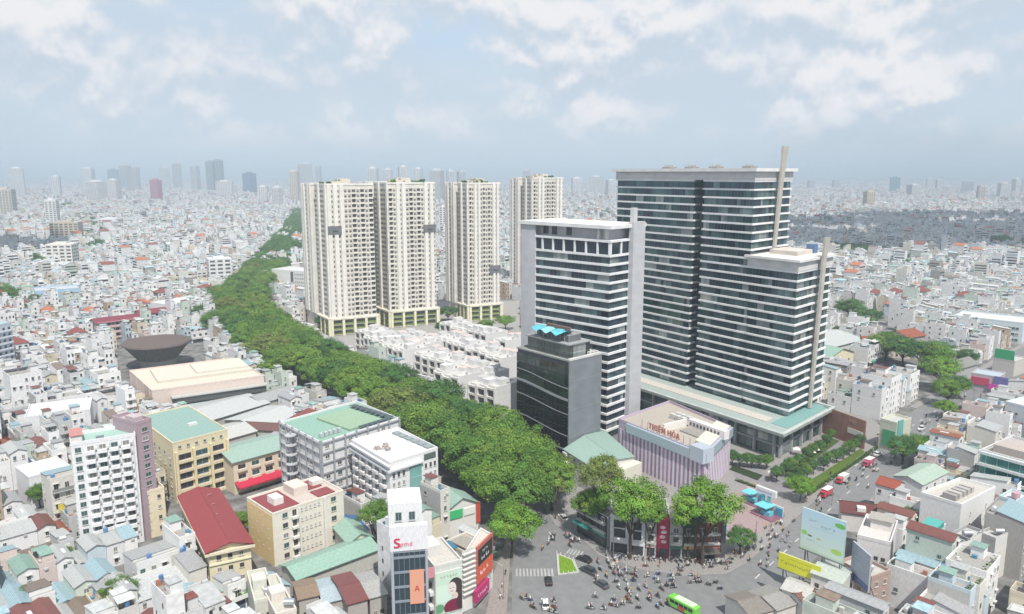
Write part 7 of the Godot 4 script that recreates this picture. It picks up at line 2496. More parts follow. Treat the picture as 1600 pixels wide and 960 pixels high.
func make_far_towers() -> void:
	R.seed = 123
	var g := Color(0.50, 0.53, 0.56)
	var w := Color(0.70, 0.70, 0.70)
	# centre x, half width, top y, distance, colour, words
	var list := [
		[37, 12, 263, 3300, w, "white stepped tower"], [96, 8, 276, 3000, w, "slim white block"], [147, 10, 263, 4200, w, "white block"], [186, 9, 265, 4300, Color(0.30, 0.42, 0.45), "teal glass tower"], [205, 9, 259, 4100, g, "grey tower"], [220, 7, 262, 4000, g, "second grey tower"], [265, 8, 262, 4600, w, "pale tower"], [284, 7, 256, 4800, g, "tall grey tower"], [312, 7, 260, 4400, g, "dark grey tower"], [335, 7, 253, 4000, Color(0.26, 0.34, 0.35), "dark green tower"], [348, 8, 251, 4050, Color(0.28, 0.36, 0.37), "taller dark green tower"], [395, 10, 271, 3600, Color(0.16, 0.26, 0.40), "blue glass block"], [250, 9, 281, 2700, Color(0.50, 0.20, 0.26), "pink block"], [158, 15, 283, 2500, w, "broad white slab"], [185, 10, 281, 2700, w, "white twin block"], [356, 16, 283, 3000, w, "low wide white block"], [14, 17, 295, 1800, Color(0.55, 0.51, 0.46), "beige apartment slab"], [86, 11, 311, 1500, w, "white block above the avenue trees"], [464, 8, 268, 2600, Color(0.66, 0.60, 0.52), "beige tower"], [482, 13, 257, 3400, Color(0.52, 0.55, 0.58), "broad pale grey tower"], [502, 5, 260, 3800, g, "thin grey tower"], [437, 8, 292, 2200, w, "white mid-rise"], [415, 8, 291, 2400, w, "second white mid-rise"],
		[586, 9, 263, 2900, w, "white tower"], [609, 8, 265, 2900, w, "slim white tower"], [632, 9, 261, 3000, w, "tall white tower"], [656, 8, 264, 3100, w, "white tower beyond the apartments"], [684, 12, 266, 2600, Color(0.62, 0.63, 0.65), "striped white tower"], [705, 7, 267, 2600, Color(0.60, 0.62, 0.64), "thin striped tower"], [722, 8, 268, 3200, g, "grey tower"], [695, 11, 322, 1250, w, "white mid-rise between the apartment towers"], [822, 8, 266, 4000, g, "grey slab"], [900, 10, 278, 3400, w, "white block"], [930, 12, 276, 3600, w, "pale block"], [952, 8, 281, 3000, w, "white slab"],
		[1391, 9, 277, 3900, Color(0.22, 0.38, 0.45), "teal office tower"], [1353, 9, 299, 2200, Color(0.62, 0.56, 0.40), "cream block"], [1445, 6, 279, 4300, w, "white tower"], [1460, 6, 281, 4300, w, "second white tower"], [1504, 10, 283, 3600, g, "grey-white slab"], [1578, 6, 279, 3600, w, "white twin tower"], [1594, 7, 279, 3600, w, "other white twin tower"], [1300, 6, 281, 5000, g, "faint grey tower"], [1262, 6, 282, 4800, g, "faint tower"], [1560, 9, 286, 3000, w, "low white block"], [1525, 6, 290, 2700, Color(0.6, 0.5, 0.46), "pinkish block"], [1420, 9, 288, 3200, w, "wide white block"]]
	var used := {}
	for e in list:
		var d: float = e[3]
		var zz: float = d
		var hgt: float = 105.0 + (270.0 - e[2]) * d / 1200.0
		var x: float = (e[0] - 800.0) / 1200.0 * d
		var wid: float = 1.5 * e[1] / 1200.0 * d
		var side := "over the left skyline" if e[0] < 520 else "behind the cream apartment towers" if e[0] < 860 else "near the office slab" if e[0] < 1240 else "over the right skyline"
		var lab: String = "far %s %s" % [e[5], side]
		used[lab] = used.get(lab, 0) + 1
		if used[lab] > 1: lab = "%s, %s from the left" % [lab, ordinal(used[lab] - 1)]
		far_tower(lab, Vector2(x, -d), wid, wid * R.randf_range(0.7, 1.0), hgt, e[4], R.randf_range(-0.5, 0.5))
	# two nearer mid-rise blocks
	far_tower("beige mid-rise with square window grid on the avenue side", Vector2(-654.7, -1130.8), 38.0, 22.0, 34.0, Color(0.50, 0.45, 0.37), 0.2)
	far_tower("white blank-fronted mid-rise below the beige one", Vector2(-484.5, -824.9), 26.0, 18.0, 30.0, Color(0.70, 0.68, 0.63), 0.15)
	far_tower("white box block in the cloud shade across the avenue", Vector2(-725.3, -1393.1), 32.0, 26.0, 24.0, Color(0.70, 0.70, 0.70), 0.0)
	far_tower("white slab standing left of the boulevard trees", Vector2(-276.2, -719.5), 20.0, 16.0, 26.0, Color(0.70, 0.70, 0.70), 0.5)

func far_tower(label: String, c: Vector2, w: float, d: float, h: float, k: Color, yaw: float) -> void:
	var r := thing("high_rise", label, "high-rise", Vector3(c.x, 0, c.y), yaw, "high-rises on the far skyline")
	EX.append(PackedVector2Array([c + Vector2(-w, w) * 0.8, c + Vector2(w, w) * 0.8, c + Vector2(w, -w) * 0.8, c + Vector2(-w, -w) * 0.8]))
	var m := MB.new()
	var hw := w / 2
	var hd := d / 2
	m.box(Vector3(-hw, 0, -hd), Vector3(hw, h, hd), k)
	part(r, "wall", m, "render")
	m = MB.new()
	m.box(Vector3(-hw * 0.5, h, -hd * 0.5), Vector3(hw * 0.45, h + minf(6.0, h * 0.06), hd * 0.5), k)
	part(r, "roof_room", m, "render")
	m = MB.new()
	var nf := int(h / 3.6)
	var nc := maxi(3, int(w / 5.5))
	for s in 3:
		var f := Transform3D(Basis(Vector3.UP, [0.0, PI / 2, -PI / 2][s]), Vector3.ZERO)
		var l := w if s == 0 else d
		var dd := hd if s == 0 else hw
		for q in nf:
			for j in nc:
				var x := -l / 2 + l * (j + 0.18) / nc
				var k2 := vary(Color(0.08, 0.09, 0.10), 0.4)
				m.quad(f * Vector3(x, q * 3.6 + 1.2, dd + 0.05), f * Vector3(x + l / nc * 0.64, q * 3.6 + 1.2, dd + 0.05), f * Vector3(x + l / nc * 0.64, q * 3.6 + 3.0, dd + 0.05), f * Vector3(x, q * 3.6 + 3.0, dd + 0.05), k2)
	part(r, "windows", m, "glass", "stuff")

# low roofs in front of the billboards
func make_low_corner() -> void:
	R.seed = 55
	for e in [
		[Vector2(54.6, -161.2), Vector2(61.3, -163.8), 9.0, 5.0, Color(0.30, 0.27, 0.24), "low house with dark grey sheet roof at the junction edge"],
		[Vector2(61.4, -163.0), Vector2(67.2, -166.0), 9.0, 5.2, Color(0.40, 0.39, 0.38), "low house with grey sheet roof below the yellow billboard"],
		[Vector2(64.6, -169.3), Vector2(69.2, -165.4), 7.0, 7.0, Color(0.64, 0.63, 0.60), "white walled house carrying the yellow billboard"],
		[Vector2(68.3, -162.7), Vector2(74.6, -165.1), 8.0, 6.2, Color(0.26, 0.13, 0.10), "white gabled house with brown roof below the billboards"],
		[Vector2(74.1, -163.3), Vector2(81.5, -166.5), 8.0, 6.4, Color(0.42, 0.54, 0.48), "small house under a pale green glassy roof"],
		[Vector2(71.5, -169.6), Vector2(76.7, -164.6), 8.0, 11.0, Color(0.60, 0.66, 0.60), "pale house carrying the tall blue and green billboard"]]:
		var r := block("low_house", e[5], "house", rectp(e[0], e[1], e[2]), e[3], Color(0.66, 0.64, 0.61), Color(0.5, 0.5, 0.48), "", 0.0, "roofing", "low houses before the billboards")
		gable_roof(r, e[3], 1.1, 0.35, e[4], "metal_sheet", true, Color(0.66, 0.64, 0.61))
		facade(r, lp(r), 0, 1.2, 3.2, int(e[3] / 3.3), 0.4, 0.4, 3, 1.0, 1.2, 1, 0.15)
		facade(r, lp(r), 1, 1.2, 3.2, int(e[3] / 3.3), 0.4, 0.4, 2, 1.0, 1.2, 1, 0.3)
	var r := block("brick_house", "pinkish brown rendered house behind the grey-blue billboard", "house", rectp(Vector2(85.4, -168.4), Vector2(91.5, -171.7), 9.0), 9.8, Color(0.44, 0.33, 0.29), Color(0.5, 0.48, 0.46), "", 0.8)
	facade(r, lp(r), 0, 1.2, 3.1, 3, 0.4, 0.4, 2, 1.0, 1.3, 0)
	facade(r, lp(r), 3, 1.2, 3.1, 3, 0.4, 0.4, 3, 0.9, 1.1, 1)
	tank(r, edge(r, 0) * Vector3(2.5, 9.8, -3.0))

# ---------------------------------------------------------------- vehicles and people
# distance field of tapered capsules, meshed as surface nets
func body_mesh(bones: Array, cell: float) -> Array:
	var lo := Vector3.INF
	var hi := -Vector3.INF
	for b in bones:
		var r: float = maxf(b[2], b[3]) + cell * 2
		for q in [b[0], b[1]]:
			lo = lo.min(q - Vector3.ONE * r)
			hi = hi.max(q + Vector3.ONE * r)
	var nx := int((hi.x - lo.x) / cell) + 2
	var ny := int((hi.y - lo.y) / cell) + 2
	var nz := int((hi.z - lo.z) / cell) + 2
	var d := PackedFloat32Array()
	d.resize(nx * ny * nz)
	for k in nz:
		for j in ny:
			for i in nx:
				d[(k * ny + j) * nx + i] = field(bones, lo + Vector3(i, j, k) * cell)[0]
	var id := {}
	var pts := PackedVector3Array()
	var slot := PackedInt32Array()
	var nor := PackedVector3Array()
	for k in nz - 1:
		for j in ny - 1:
			for i in nx - 1:
				var s := 0
				var sum := Vector3.ZERO
				var n := 0
				var v := []
				for c in 8:
					v.append(d[((k + (c >> 2)) * ny + j + ((c >> 1) & 1)) * nx + i + (c & 1)])
					if v[c] < 0.0: s += 1
				if s == 0 or s == 8: continue
				for e in [[0, 1], [2, 3], [4, 5], [6, 7], [0, 2], [1, 3], [4, 6], [5, 7], [0, 4], [1, 5], [2, 6], [3, 7]]:
					var a: float = v[e[0]]
					var b: float = v[e[1]]
					if (a < 0.0) != (b < 0.0):
						var t := a / (a - b)
						var pa := Vector3(e[0] & 1, (e[0] >> 1) & 1, e[0] >> 2)
						var pb := Vector3(e[1] & 1, (e[1] >> 1) & 1, e[1] >> 2)
						sum += pa.lerp(pb, t)
						n += 1
				var p := lo + (Vector3(i, j, k) + sum / n) * cell
				id[(k * ny + j) * nx + i] = pts.size()
				pts.append(p)
				slot.append(field(bones, p)[1])
				var h := cell * 0.5
				nor.append(Vector3(field(bones, p + Vector3(h, 0, 0))[0] - field(bones, p - Vector3(h, 0, 0))[0], field(bones, p + Vector3(0, h, 0))[0] - field(bones, p - Vector3(0, h, 0))[0], field(bones, p + Vector3(0, 0, h))[0] - field(bones, p - Vector3(0, 0, h))[0]).normalized())
	var ix := PackedInt32Array()
	for k in range(1, nz - 1):
		for j in range(1, ny - 1):
			for i in range(1, nx - 1):
				var o := (k * ny + j) * nx + i
				for ax in 3:
					var st: int = [1, nx, nx * ny][ax]
					var a := d[o]
					var b := d[o + st]
					if (a < 0.0) == (b < 0.0): continue
					var u: int = [nx, nx * ny, 1][ax]
					var w: int = [nx * ny, 1, nx][ax]
					var q := [o, o - u, o - u - w, o - w]
					if not (id.has(q[0]) and id.has(q[1]) and id.has(q[2]) and id.has(q[3])): continue
					var r := [id[q[0]], id[q[1]], id[q[2]], id[q[3]]]
					if a < 0.0:
						for z in [0, 2, 1, 0, 3, 2]: ix.append(r[z])
					else:
						for z in [0, 1, 2, 0, 2, 3]: ix.append(r[z])
	return [pts, nor, slot, ix]

func field(bones: Array, p: Vector3) -> Array:
	var best := 1e9
	var near := 1e9
	var which := 0
	for b in bones:
		var a: Vector3 = b[0]
		var ab: Vector3 = b[1] - a
		var t := clampf((p - a).dot(ab) / maxf(ab.length_squared(), 1e-6), 0.0, 1.0)
		var v: float = (p - a - ab * t).length() - lerpf(b[2], b[3], t)
		if v < near:
			near = v
			which = b[4]
		var k := 0.03
		var h := clampf(0.5 + 0.5 * (best - v) / k, 0.0, 1.0)
		best = lerpf(best, v, h) - k * h * (1.0 - h) if best < 1e8 else v
	return [best, which]

func dress(data: Array, cols: Array) -> ArrayMesh:
	var c := PackedColorArray()
	for s in data[2]: c.append(cols[s])
	var a := []
	a.resize(Mesh.ARRAY_MAX)
	a[Mesh.ARRAY_VERTEX] = data[0]
	a[Mesh.ARRAY_NORMAL] = data[1]
	a[Mesh.ARRAY_COLOR] = c
	a[Mesh.ARRAY_INDEX] = data[3]
	var m := ArrayMesh.new()
	m.add_surface_from_arrays(Mesh.PRIMITIVE_TRIANGLES, a)
	m.surface_set_material(0, M.cloth)
	return m

# slots: 0 trousers, 1 shirt, 2 skin, 3 helmet or hair, 4 shoes
func rider_bones() -> Array:
	var b := []
	b.append([Vector3(0, 0.86, 0.18), Vector3(0, 1.18, 0.14), 0.15, 0.17, 1])
	b.append([Vector3(0, 1.18, 0.14), Vector3(0, 1.38, 0.08), 0.18, 0.12, 1])
	b.append([Vector3(0, 1.40, 0.07), Vector3(0, 1.48, 0.05), 0.06, 0.06, 2])
	b.append([Vector3(0, 1.56, 0.03), Vector3(0, 1.62, 0.01), 0.10, 0.11, 2])
	b.append([Vector3(0, 1.64, 0.03), Vector3(0, 1.69, 0.03), 0.135, 0.12, 3])
	for s in [-1.0, 1.0]:
		b.append([Vector3(0.17 * s, 1.36, 0.10), Vector3(0.27 * s, 1.12, -0.08), 0.065, 0.052, 1])
		b.append([Vector3(0.27 * s, 1.12, -0.08), Vector3(0.27 * s, 1.04, -0.36), 0.05, 0.04, 2])
		b.append([Vector3(0.27 * s, 1.04, -0.36), Vector3(0.26 * s, 1.03, -0.45), 0.045, 0.035, 2])
		b.append([Vector3(0.11 * s, 0.84, 0.16), Vector3(0.19 * s, 0.74, -0.26), 0.10, 0.075, 0])
		b.append([Vector3(0.19 * s, 0.74, -0.26), Vector3(0.17 * s, 0.34, -0.10), 0.07, 0.05, 0])
		b.append([Vector3(0.17 * s, 0.30, -0.08), Vector3(0.17 * s, 0.27, -0.24), 0.05, 0.04, 4])
	return b

func walker_bones() -> Array:
	var b := []
	b.append([Vector3(0, 0.95, 0), Vector3(0, 1.22, 0.01), 0.14, 0.16, 1])
	b.append([Vector3(0, 1.22, 0.01), Vector3(0, 1.40, 0), 0.17, 0.12, 1])
	b.append([Vector3(0, 1.42, 0), Vector3(0, 1.50, 0), 0.055, 0.055, 2])
	b.append([Vector3(0, 1.57, -0.01), Vector3(0, 1.63, 0), 0.095, 0.10, 2])
	b.append([Vector3(0, 1.65, 0.02), Vector3(0, 1.68, 0.02), 0.11, 0.10, 3])
	for s in [-1.0, 1.0]:
		b.append([Vector3(0.19 * s, 1.38, 0), Vector3(0.24 * s, 1.12, 0.05 * s), 0.06, 0.05, 1])
		b.append([Vector3(0.24 * s, 1.12, 0.05 * s), Vector3(0.25 * s, 0.86, -0.08 * s), 0.045, 0.035, 2])
		b.append([Vector3(0.25 * s, 0.86, -0.08 * s), Vector3(0.25 * s, 0.77, -0.10 * s), 0.04, 0.03, 2])
		b.append([Vector3(0.09 * s, 0.93, 0), Vector3(0.10 * s, 0.50, -0.12 * s), 0.09, 0.065, 0])
		b.append([Vector3(0.10 * s, 0.50, -0.12 * s), Vector3(0.10 * s, 0.08, -0.16 * s + 0.1), 0.06, 0.045, 0])
		b.append([Vector3(0.10 * s, 0.05, -0.16 * s + 0.12), Vector3(0.10 * s, 0.04, -0.16 * s - 0.06), 0.045, 0.04, 4])
	return b

func bike_mesh(k: Color) -> ArrayMesh:
	var m := MB.new()
	var blk := Color(0.02, 0.02, 0.02)
	for z in [-0.62, 0.62]:
		m.cyl(0.27, 0.27, 0.10, 12, blk, Transform3D(Basis(Vector3.BACK, PI / 2), Vector3(0.05, 0.27, z)))
		m.cyl(0.14, 0.14, 0.12, 8, Color(0.4, 0.4, 0.4), Transform3D(Basis(Vector3.BACK, PI / 2), Vector3(0.06, 0.27, z)))
	m.bar(Vector3(0, 0.3, -0.62), Vector3(0, 0.98, -0.42), 0.05, Color(0.3, 0.3, 0.3), 5)
	m.box(Vector3(-0.16, 0.45, -0.55), Vector3(0.16, 0.98, -0.36), k)
	m.box(Vector3(-0.14, 0.30, -0.40), Vector3(0.14, 0.45, 0.15), blk)
	m.box(Vector3(-0.15, 0.40, 0.05), Vector3(0.15, 0.68, 0.78), k)
	m.box(Vector3(-0.15, 0.68, -0.05), Vector3(0.15, 0.78, 0.72), blk)
	m.bar(Vector3(-0.34, 1.02, -0.40), Vector3(0.34, 1.02, -0.40), 0.025, blk, 4)
	m.box(Vector3(-0.10, 0.88, -0.60), Vector3(0.10, 1.05, -0.50), Color(0.6, 0.6, 0.55))
	m.bar(Vector3(-0.28, 1.02, -0.38), Vector3(-0.36, 1.22, -0.36), 0.012, blk, 3)
	m.bar(Vector3(0.28, 1.02, -0.38), Vector3(0.36, 1.22, -0.36), 0.012, blk, 3)
	return m.mesh(M.paint)

# ---------------------------------------------------------------- cars
var wheel_parts := []

func add_wheel(root: Node, x: float, z: float, r: float) -> void:
	if wheel_parts.is_empty():
		var t := MB.new()
		t.cyl(1.0, 1.0, 0.6, 18, Color(0.015, 0.015, 0.016), Transform3D(Basis(Vector3.BACK, PI / 2), Vector3(0.3, 0, 0)))
		var rim := MB.new()
		rim.cyl(0.6, 0.6, 0.64, 12, Color(0.5, 0.5, 0.5), Transform3D(Basis(Vector3.BACK, PI / 2), Vector3(0.32, 0, 0)))
		wheel_parts = [t.mesh(M.rubber), rim.mesh(M.steel)]
	var o := Node3D.new()
	o.name = "wheel"
	root.add_child(o, true)
	o.transform = Transform3D(Basis.from_scale(Vector3(r * 0.62, r, r)), Vector3(x, r, z))
	put(o, "tyre", wheel_parts[0])
	put(o, "rim", wheel_parts[1])

# a body swept from a side outline (z, y) with rounded shoulders; front at -z
func sweep(m: MB, outline: Array, hw: float, k: Color, inset := 0.12) -> void:
	var n := outline.size()
	var c := Vector2.ZERO
	for p in outline: c += p
	c /= n
	for i in n:
		var a: Vector2 = outline[i]
		var b: Vector2 = outline[(i + 1) % n]
		var ai := a.lerp(c, inset)
		var bi := b.lerp(c, inset)
		var w := hw - 0.10
		m.quad(Vector3(-w, a.y, a.x), Vector3(w, a.y, a.x), Vector3(w, b.y, b.x), Vector3(-w, b.y, b.x), k)
		m.quad(Vector3(w, a.y, a.x), Vector3(hw, ai.y, ai.x), Vector3(hw, bi.y, bi.x), Vector3(w, b.y, b.x), k)
		m.quad(Vector3(-hw, ai.y, ai.x), Vector3(-w, a.y, a.x), Vector3(-w, b.y, b.x), Vector3(-hw, bi.y, bi.x), k)
		m.tri(Vector3(hw, ai.y, ai.x), Vector3(hw, c.y, c.x), Vector3(hw, bi.y, bi.x), k)
		m.tri(Vector3(-hw, c.y, c.x), Vector3(-hw, ai.y, ai.x), Vector3(-hw, bi.y, bi.x), k)

func car(called: String, label: String, at: Vector2, yaw: float, k: Color, l := 4.5, h := 1.55, group := "cars at the junction") -> void:
	var r := thing(called, label, called.replace("_", " ").split(" ")[-1], Vector3(at.x, 0.04, at.y), yaw, group)
	var hl := l / 2
	var m := MB.new()
	sweep(m, [Vector2(-hl, 0.3), Vector2(hl, 0.3), Vector2(hl, 0.85), Vector2(hl - 0.25, 0.98), Vector2(-hl + 1.1, 0.95), Vector2(-hl + 0.1, 0.72)], 0.9, k, 0.1)
	part(r, "body", m, "paint")
	m = MB.new()
	sweep(m, [Vector2(-hl + 1.1, 0.92), Vector2(hl - 0.35, 0.92), Vector2(hl - 0.75, h - 0.06), Vector2(-hl + 2.0, h - 0.06)], 0.80, Color(0.02, 0.025, 0.03), 0.18)
	part(r, "window_band", m, "glass")
	m = MB.new()
	m.box(Vector3(-0.66, h - 0.08, -hl + 2.0), Vector3(0.66, h, hl - 0.78), k)
	part(r, "roof", m, "paint")
	for s in [-0.6, 0.6]:
		m = MB.new()
		m.box(Vector3(s - 0.2, 0.60, -hl - 0.02), Vector3(s + 0.2, 0.76, -hl + 0.12), Color(0.7, 0.7, 0.66))
		part(r, "headlight", m, "paint")
		m = MB.new()
		m.box(Vector3(s - 0.18, 0.66, hl - 0.1), Vector3(s + 0.18, 0.84, hl + 0.02), Color(0.4, 0.02, 0.02))
		part(r, "tail_light", m, "paint")
		add_wheel(r, s * 1.36, -hl + 0.85, 0.33)
		add_wheel(r, s * 1.36, hl - 0.85, 0.33)

func truck(label: String, at: Vector2, yaw: float, cab: Color, cargo: Color) -> void:
	var r := thing("truck", label, "truck", Vector3(at.x, 0.04, at.y), yaw, "small trucks on the side street")
	bx(r, "chassis", Transform3D.IDENTITY, Vector3(-0.8, 0.5, -2.8), Vector3(0.8, 0.75, 2.9), Color(0.05, 0.05, 0.05), "rubber")
	var m := MB.new()
	sweep(m, [Vector2(-2.9, 0.6), Vector2(-1.4, 0.6), Vector2(-1.4, 2.2), Vector2(-2.5, 2.2), Vector2(-2.9, 1.3)], 0.95, cab, 0.1)
	part(r, "cab", m, "paint")
	bx(r, "windscreen", Transform3D.IDENTITY, Vector3(-0.8, 1.35, -2.86), Vector3(0.8, 1.95, -2.56), Color(0.03, 0.04, 0.05), "glass")
	bx(r, "cargo_box", Transform3D.IDENTITY, Vector3(-1.05, 0.8, -1.25), Vector3(1.05, 2.6, 2.9), cargo, "paint")
	bx(r, "cargo_roof", Transform3D.IDENTITY, Vector3(-1.08, 2.6, -1.28), Vector3(1.08, 2.68, 2.93), Color(0.7, 0.7, 0.68), "paint")
	for z in [-2.0, 1.8]:
		for s in [-0.85, 0.85]:
			add_wheel(r, s, z, 0.4)

func make_bus() -> void:
	var a := Vector2(39.0, -174.3)
	var b := Vector2(44.3, -168.0)
	var c := (a + b) / 2
	var d := (a - b).normalized()
	var r := thing("city_bus", "lime green minibus with pale roof and red advert crossing the junction", "bus", Vector3(c.x, 0.04, c.y), atan2(-d.x, -d.y))
	var g := Color(0.16, 0.50, 0.05)
	var hl := 4.1
	var m := MB.new()
	sweep(m, [Vector2(-hl, 0.35), Vector2(hl, 0.35), Vector2(hl, 2.5), Vector2(hl - 0.25, 2.75), Vector2(-hl + 0.35, 2.75), Vector2(-hl, 2.2)], 1.15, g, 0.08)
	part(r, "body", m, "paint")
	bx(r, "roof", Transform3D.IDENTITY, Vector3(-0.95, 2.74, -2.2), Vector3(0.95, 2.9, 3.4), Color(0.52, 0.66, 0.46), "paint")
	bx(r, "roof_unit", Transform3D.IDENTITY, Vector3(-0.6, 2.9, 0.2), Vector3(0.6, 3.15, 2.2), Color(0.55, 0.62, 0.5), "paint")
	for s in [-1.0, 1.0]:
		for i in 5:
			var x0: float = 1.14 * s
			bx(r, "window", Transform3D.IDENTITY, Vector3(minf(x0, x0 + 0.03 * s), 1.45, -3.2 + i * 1.36), Vector3(maxf(x0, x0 + 0.03 * s), 2.25, -3.2 + i * 1.36 + 1.2), Color(0.02, 0.03, 0.03), "glass")
		var y0: float = 1.15 * s
		bx(r, "advert_panel", Transform3D.IDENTITY, Vector3(minf(y0, y0 + 0.03 * s), 0.6, -0.9), Vector3(maxf(y0, y0 + 0.03 * s), 1.42, 1.2), Color(0.45, 0.05, 0.04), "paint")
		bx(r, "headlight", Transform3D.IDENTITY, Vector3(s * 0.8 - 0.2, 0.7, -hl - 0.03), Vector3(s * 0.8 + 0.2, 0.95, -hl + 0.1), Color(0.7, 0.7, 0.65), "paint")
		add_wheel(r, s * 1.0, -2.6, 0.42)
		add_wheel(r, s * 1.0, 2.4, 0.42)
	bx(r, "windscreen", Transform3D.IDENTITY, Vector3(-0.95, 1.35, -hl - 0.03), Vector3(0.95, 2.2, -hl + 0.08), Color(0.02, 0.03, 0.03), "glass")

func make_traffic() -> void:
	R.seed = 2024
	make_bus()
	car("dark_car", "black saloon car just past the traffic island", Vector2(19.8, -195.6), 0.9, Color(0.015, 0.015, 0.018))
	car("dark_van", "long dark grey people carrier beside the traffic island", Vector2(20.3, -189.4), 0.75, Color(0.05, 0.055, 0.06), 5.2, 1.85)
	car("dark_car", "small black car on the road below the crossing", Vector2(9.5, -184.2), 0.05, Color(0.015, 0.015, 0.018), 4.2, 1.6)
	car("white_car", "white car leaving at the bottom of the road", Vector2(8.2, -173.2), 0.05, Color(0.7, 0.7, 0.7), 4.6, 1.6)
	car("grey_car", "dark grey car in the thick of the motorbikes", Vector2(23.1, -182.6), 0.6, Color(0.07, 0.075, 0.08))
	car("white_car", "white car waiting on the boulevard carriageway by the shops", Vector2(15.7, -221.2), 0.35, Color(0.68, 0.68, 0.68))
	car("silver_car", "silver car parked under the dark shop awning", Vector2(26.9, -212.7), 0.9, Color(0.4, 0.41, 0.44))
	for i in 5:
		var p: Vector2 = [Vector2(115.4, -251.0), Vector2(137.9, -275.4), Vector2(169.7, -304.7), Vector2(201.7, -332.6), Vector2(247.0, -377.5)][i]
		car("street_car", "%s car up the side street, %s from the junction" % [["dark grey", "white", "white", "black", "silver"][i], ordinal(i)], p, [2.35, -0.8, 2.35, -0.8, 2.35][i], [Color(0.06, 0.06, 0.065), Color(0.68, 0.68, 0.68), Color(0.66, 0.66, 0.66), Color(0.02, 0.02, 0.02), Color(0.36, 0.37, 0.4)][i], 4.5, 1.55, "cars up the side street")
	truck("red cabbed truck with white box behind the tall billboard", Vector2(103.4, -238.3), 2.3, Color(0.45, 0.03, 0.05), Color(0.45, 0.05, 0.08))
	truck("small red and white truck on the lane by the lawn", Vector2(113.6, -249.9), 2.3, Color(0.5, 0.04, 0.06), Color(0.6, 0.58, 0.56))
	truck("pinkish red truck farthest along by the street trees", Vector2(129.6, -265.2), 2.3, Color(0.45, 0.05, 0.12), Color(0.5, 0.10, 0.18))
	# motorbikes with their riders
	var bikes := []
	var paints := [["black", Color(0.02, 0.02, 0.025)], ["red", Color(0.22, 0.03, 0.03)], ["blue", Color(0.05, 0.08, 0.17)], ["white", Color(0.6, 0.6, 0.6)], ["grey", Color(0.2, 0.2, 0.21)]]
	for p in paints: bikes.append(bike_mesh(p[1]))
	var rb := body_mesh(rider_bones(), 0.055)
	var wb := body_mesh(walker_bones(), 0.055)
	var skin := Color(0.36, 0.22, 0.15)
	var outfits := [["white shirt", Color(0.66, 0.66, 0.65)], ["dark jacket", Color(0.03, 0.035, 0.05)], ["red shirt", Color(0.30, 0.06, 0.06)], ["pale blue shirt", Color(0.32, 0.40, 0.50)], ["grey shirt", Color(0.28, 0.28, 0.29)], ["yellow shirt", Color(0.42, 0.34, 0.12)], ["pink jacket", Color(0.46, 0.30, 0.33)]]
	var riders := []
	var walkers := []
	for i in outfits.size():
		riders.append(dress(rb, [Color(0.04, 0.05, 0.09) if i % 2 else Color(0.12, 0.11, 0.10), outfits[i][1], skin, [Color(0.5, 0.5, 0.5), Color(0.35, 0.04, 0.04), Color(0.05, 0.05, 0.06), Color(0.06, 0.12, 0.3)][i % 4], Color(0.05, 0.04, 0.04)]))
		walkers.append(dress(wb, [Color(0.05, 0.06, 0.10) if i % 2 else Color(0.2, 0.19, 0.17), outfits[i][1], skin, Color(0.02, 0.018, 0.016), Color(0.05, 0.04, 0.04)]))
	# flows across the junction: from, to, number, spread, words
	var flows := [
		[Vector2(26.4, -198.8), Vector2(29.4, -186.1), 16, 2.2, "leaving the boulevard"], [Vector2(28.5, -188.4), Vector2(35.5, -174.0), 42, 8.5, "mid junction"], [Vector2(31.1, -186.1), Vector2(52.0, -186.1), 22, 6.0, "before the crimson banner"], [Vector2(19.7, -174.0), Vector2(28.8, -171.2), 12, 4.0, "low in the junction"], [Vector2(2.4, -176.0), Vector2(10.6, -171.2), 12, 3.5, "below the crossing"], [Vector2(44.6, -190.4), Vector2(62.7, -193.8), 12, 3.0, "along the pavement"], [Vector2(63.1, -195.2), Vector2(85.1, -219.9), 28, 3.2, "entering the side street"], [Vector2(66.2, -191.1), Vector2(82.3, -209.4), 10, 2.5, "behind the billboards"], [Vector2(92.9, -226.6), Vector2(150.5, -287.2), 42, 5.5, "by the lawn strip"], [Vector2(152.3, -290.8), Vector2(245.5, -375.1), 40, 5.5, "far up the street"], [Vector2(12.8, -210.2), Vector2(19.2, -204.7), 10, 2.5, "at the boulevard mouth"], [Vector2(8.1, -201.7), Vector2(11.6, -210.2), 5, 1.6, "under the bright tree"]]
	var count := 0
	var named := []
	for fl in flows:
		var dirv: Vector2 = (fl[1] - fl[0]).normalized()
		for i in fl[2]:
			var t: float = (i + R.randf()) / float(fl[2])
			var p: Vector2 = fl[0].lerp(fl[1], t) + Vector2(R.randfn(), R.randfn()) * fl[3] * 0.55
			var yaw := atan2(-dirv.x, -dirv.y) + (0.0 if R.randf() < 0.6 else PI) + R.randf_range(-0.3, 0.3)
			var bk: int = R.randi() % paints.size() if R.randf() < 0.6 else [0, 4, 3][R.randi() % 3]
			var of := R.randi() % outfits.size()
			if R.randf() < 0.5: of = [0, 1, 4, 0][R.randi() % 4]
			var o := put(self, numbered("motorbike"), bikes[bk], Transform3D(Basis(Vector3.UP, yaw), Vector3(p.x, 0.04, p.y)))
			tag(o, "", "motorbike", "motorbikes %s" % fl[4])
			var d1 := p.distance_to(Vector2(42, -172))
			named.append([o, "%s motorbike %s, rider in %s" % [paints[bk][0], fl[4], outfits[of][0]], d1])
			o = put(self, numbered("person"), riders[of], Transform3D(Basis(Vector3.UP, yaw), Vector3(p.x, 0.04, p.y)))
			tag(o, "", "person", "riders %s" % fl[4])
			named.append([o, "rider in %s on %s motorbike %s" % [outfits[of][0], paints[bk][0], fl[4]], d1])
			count += 1
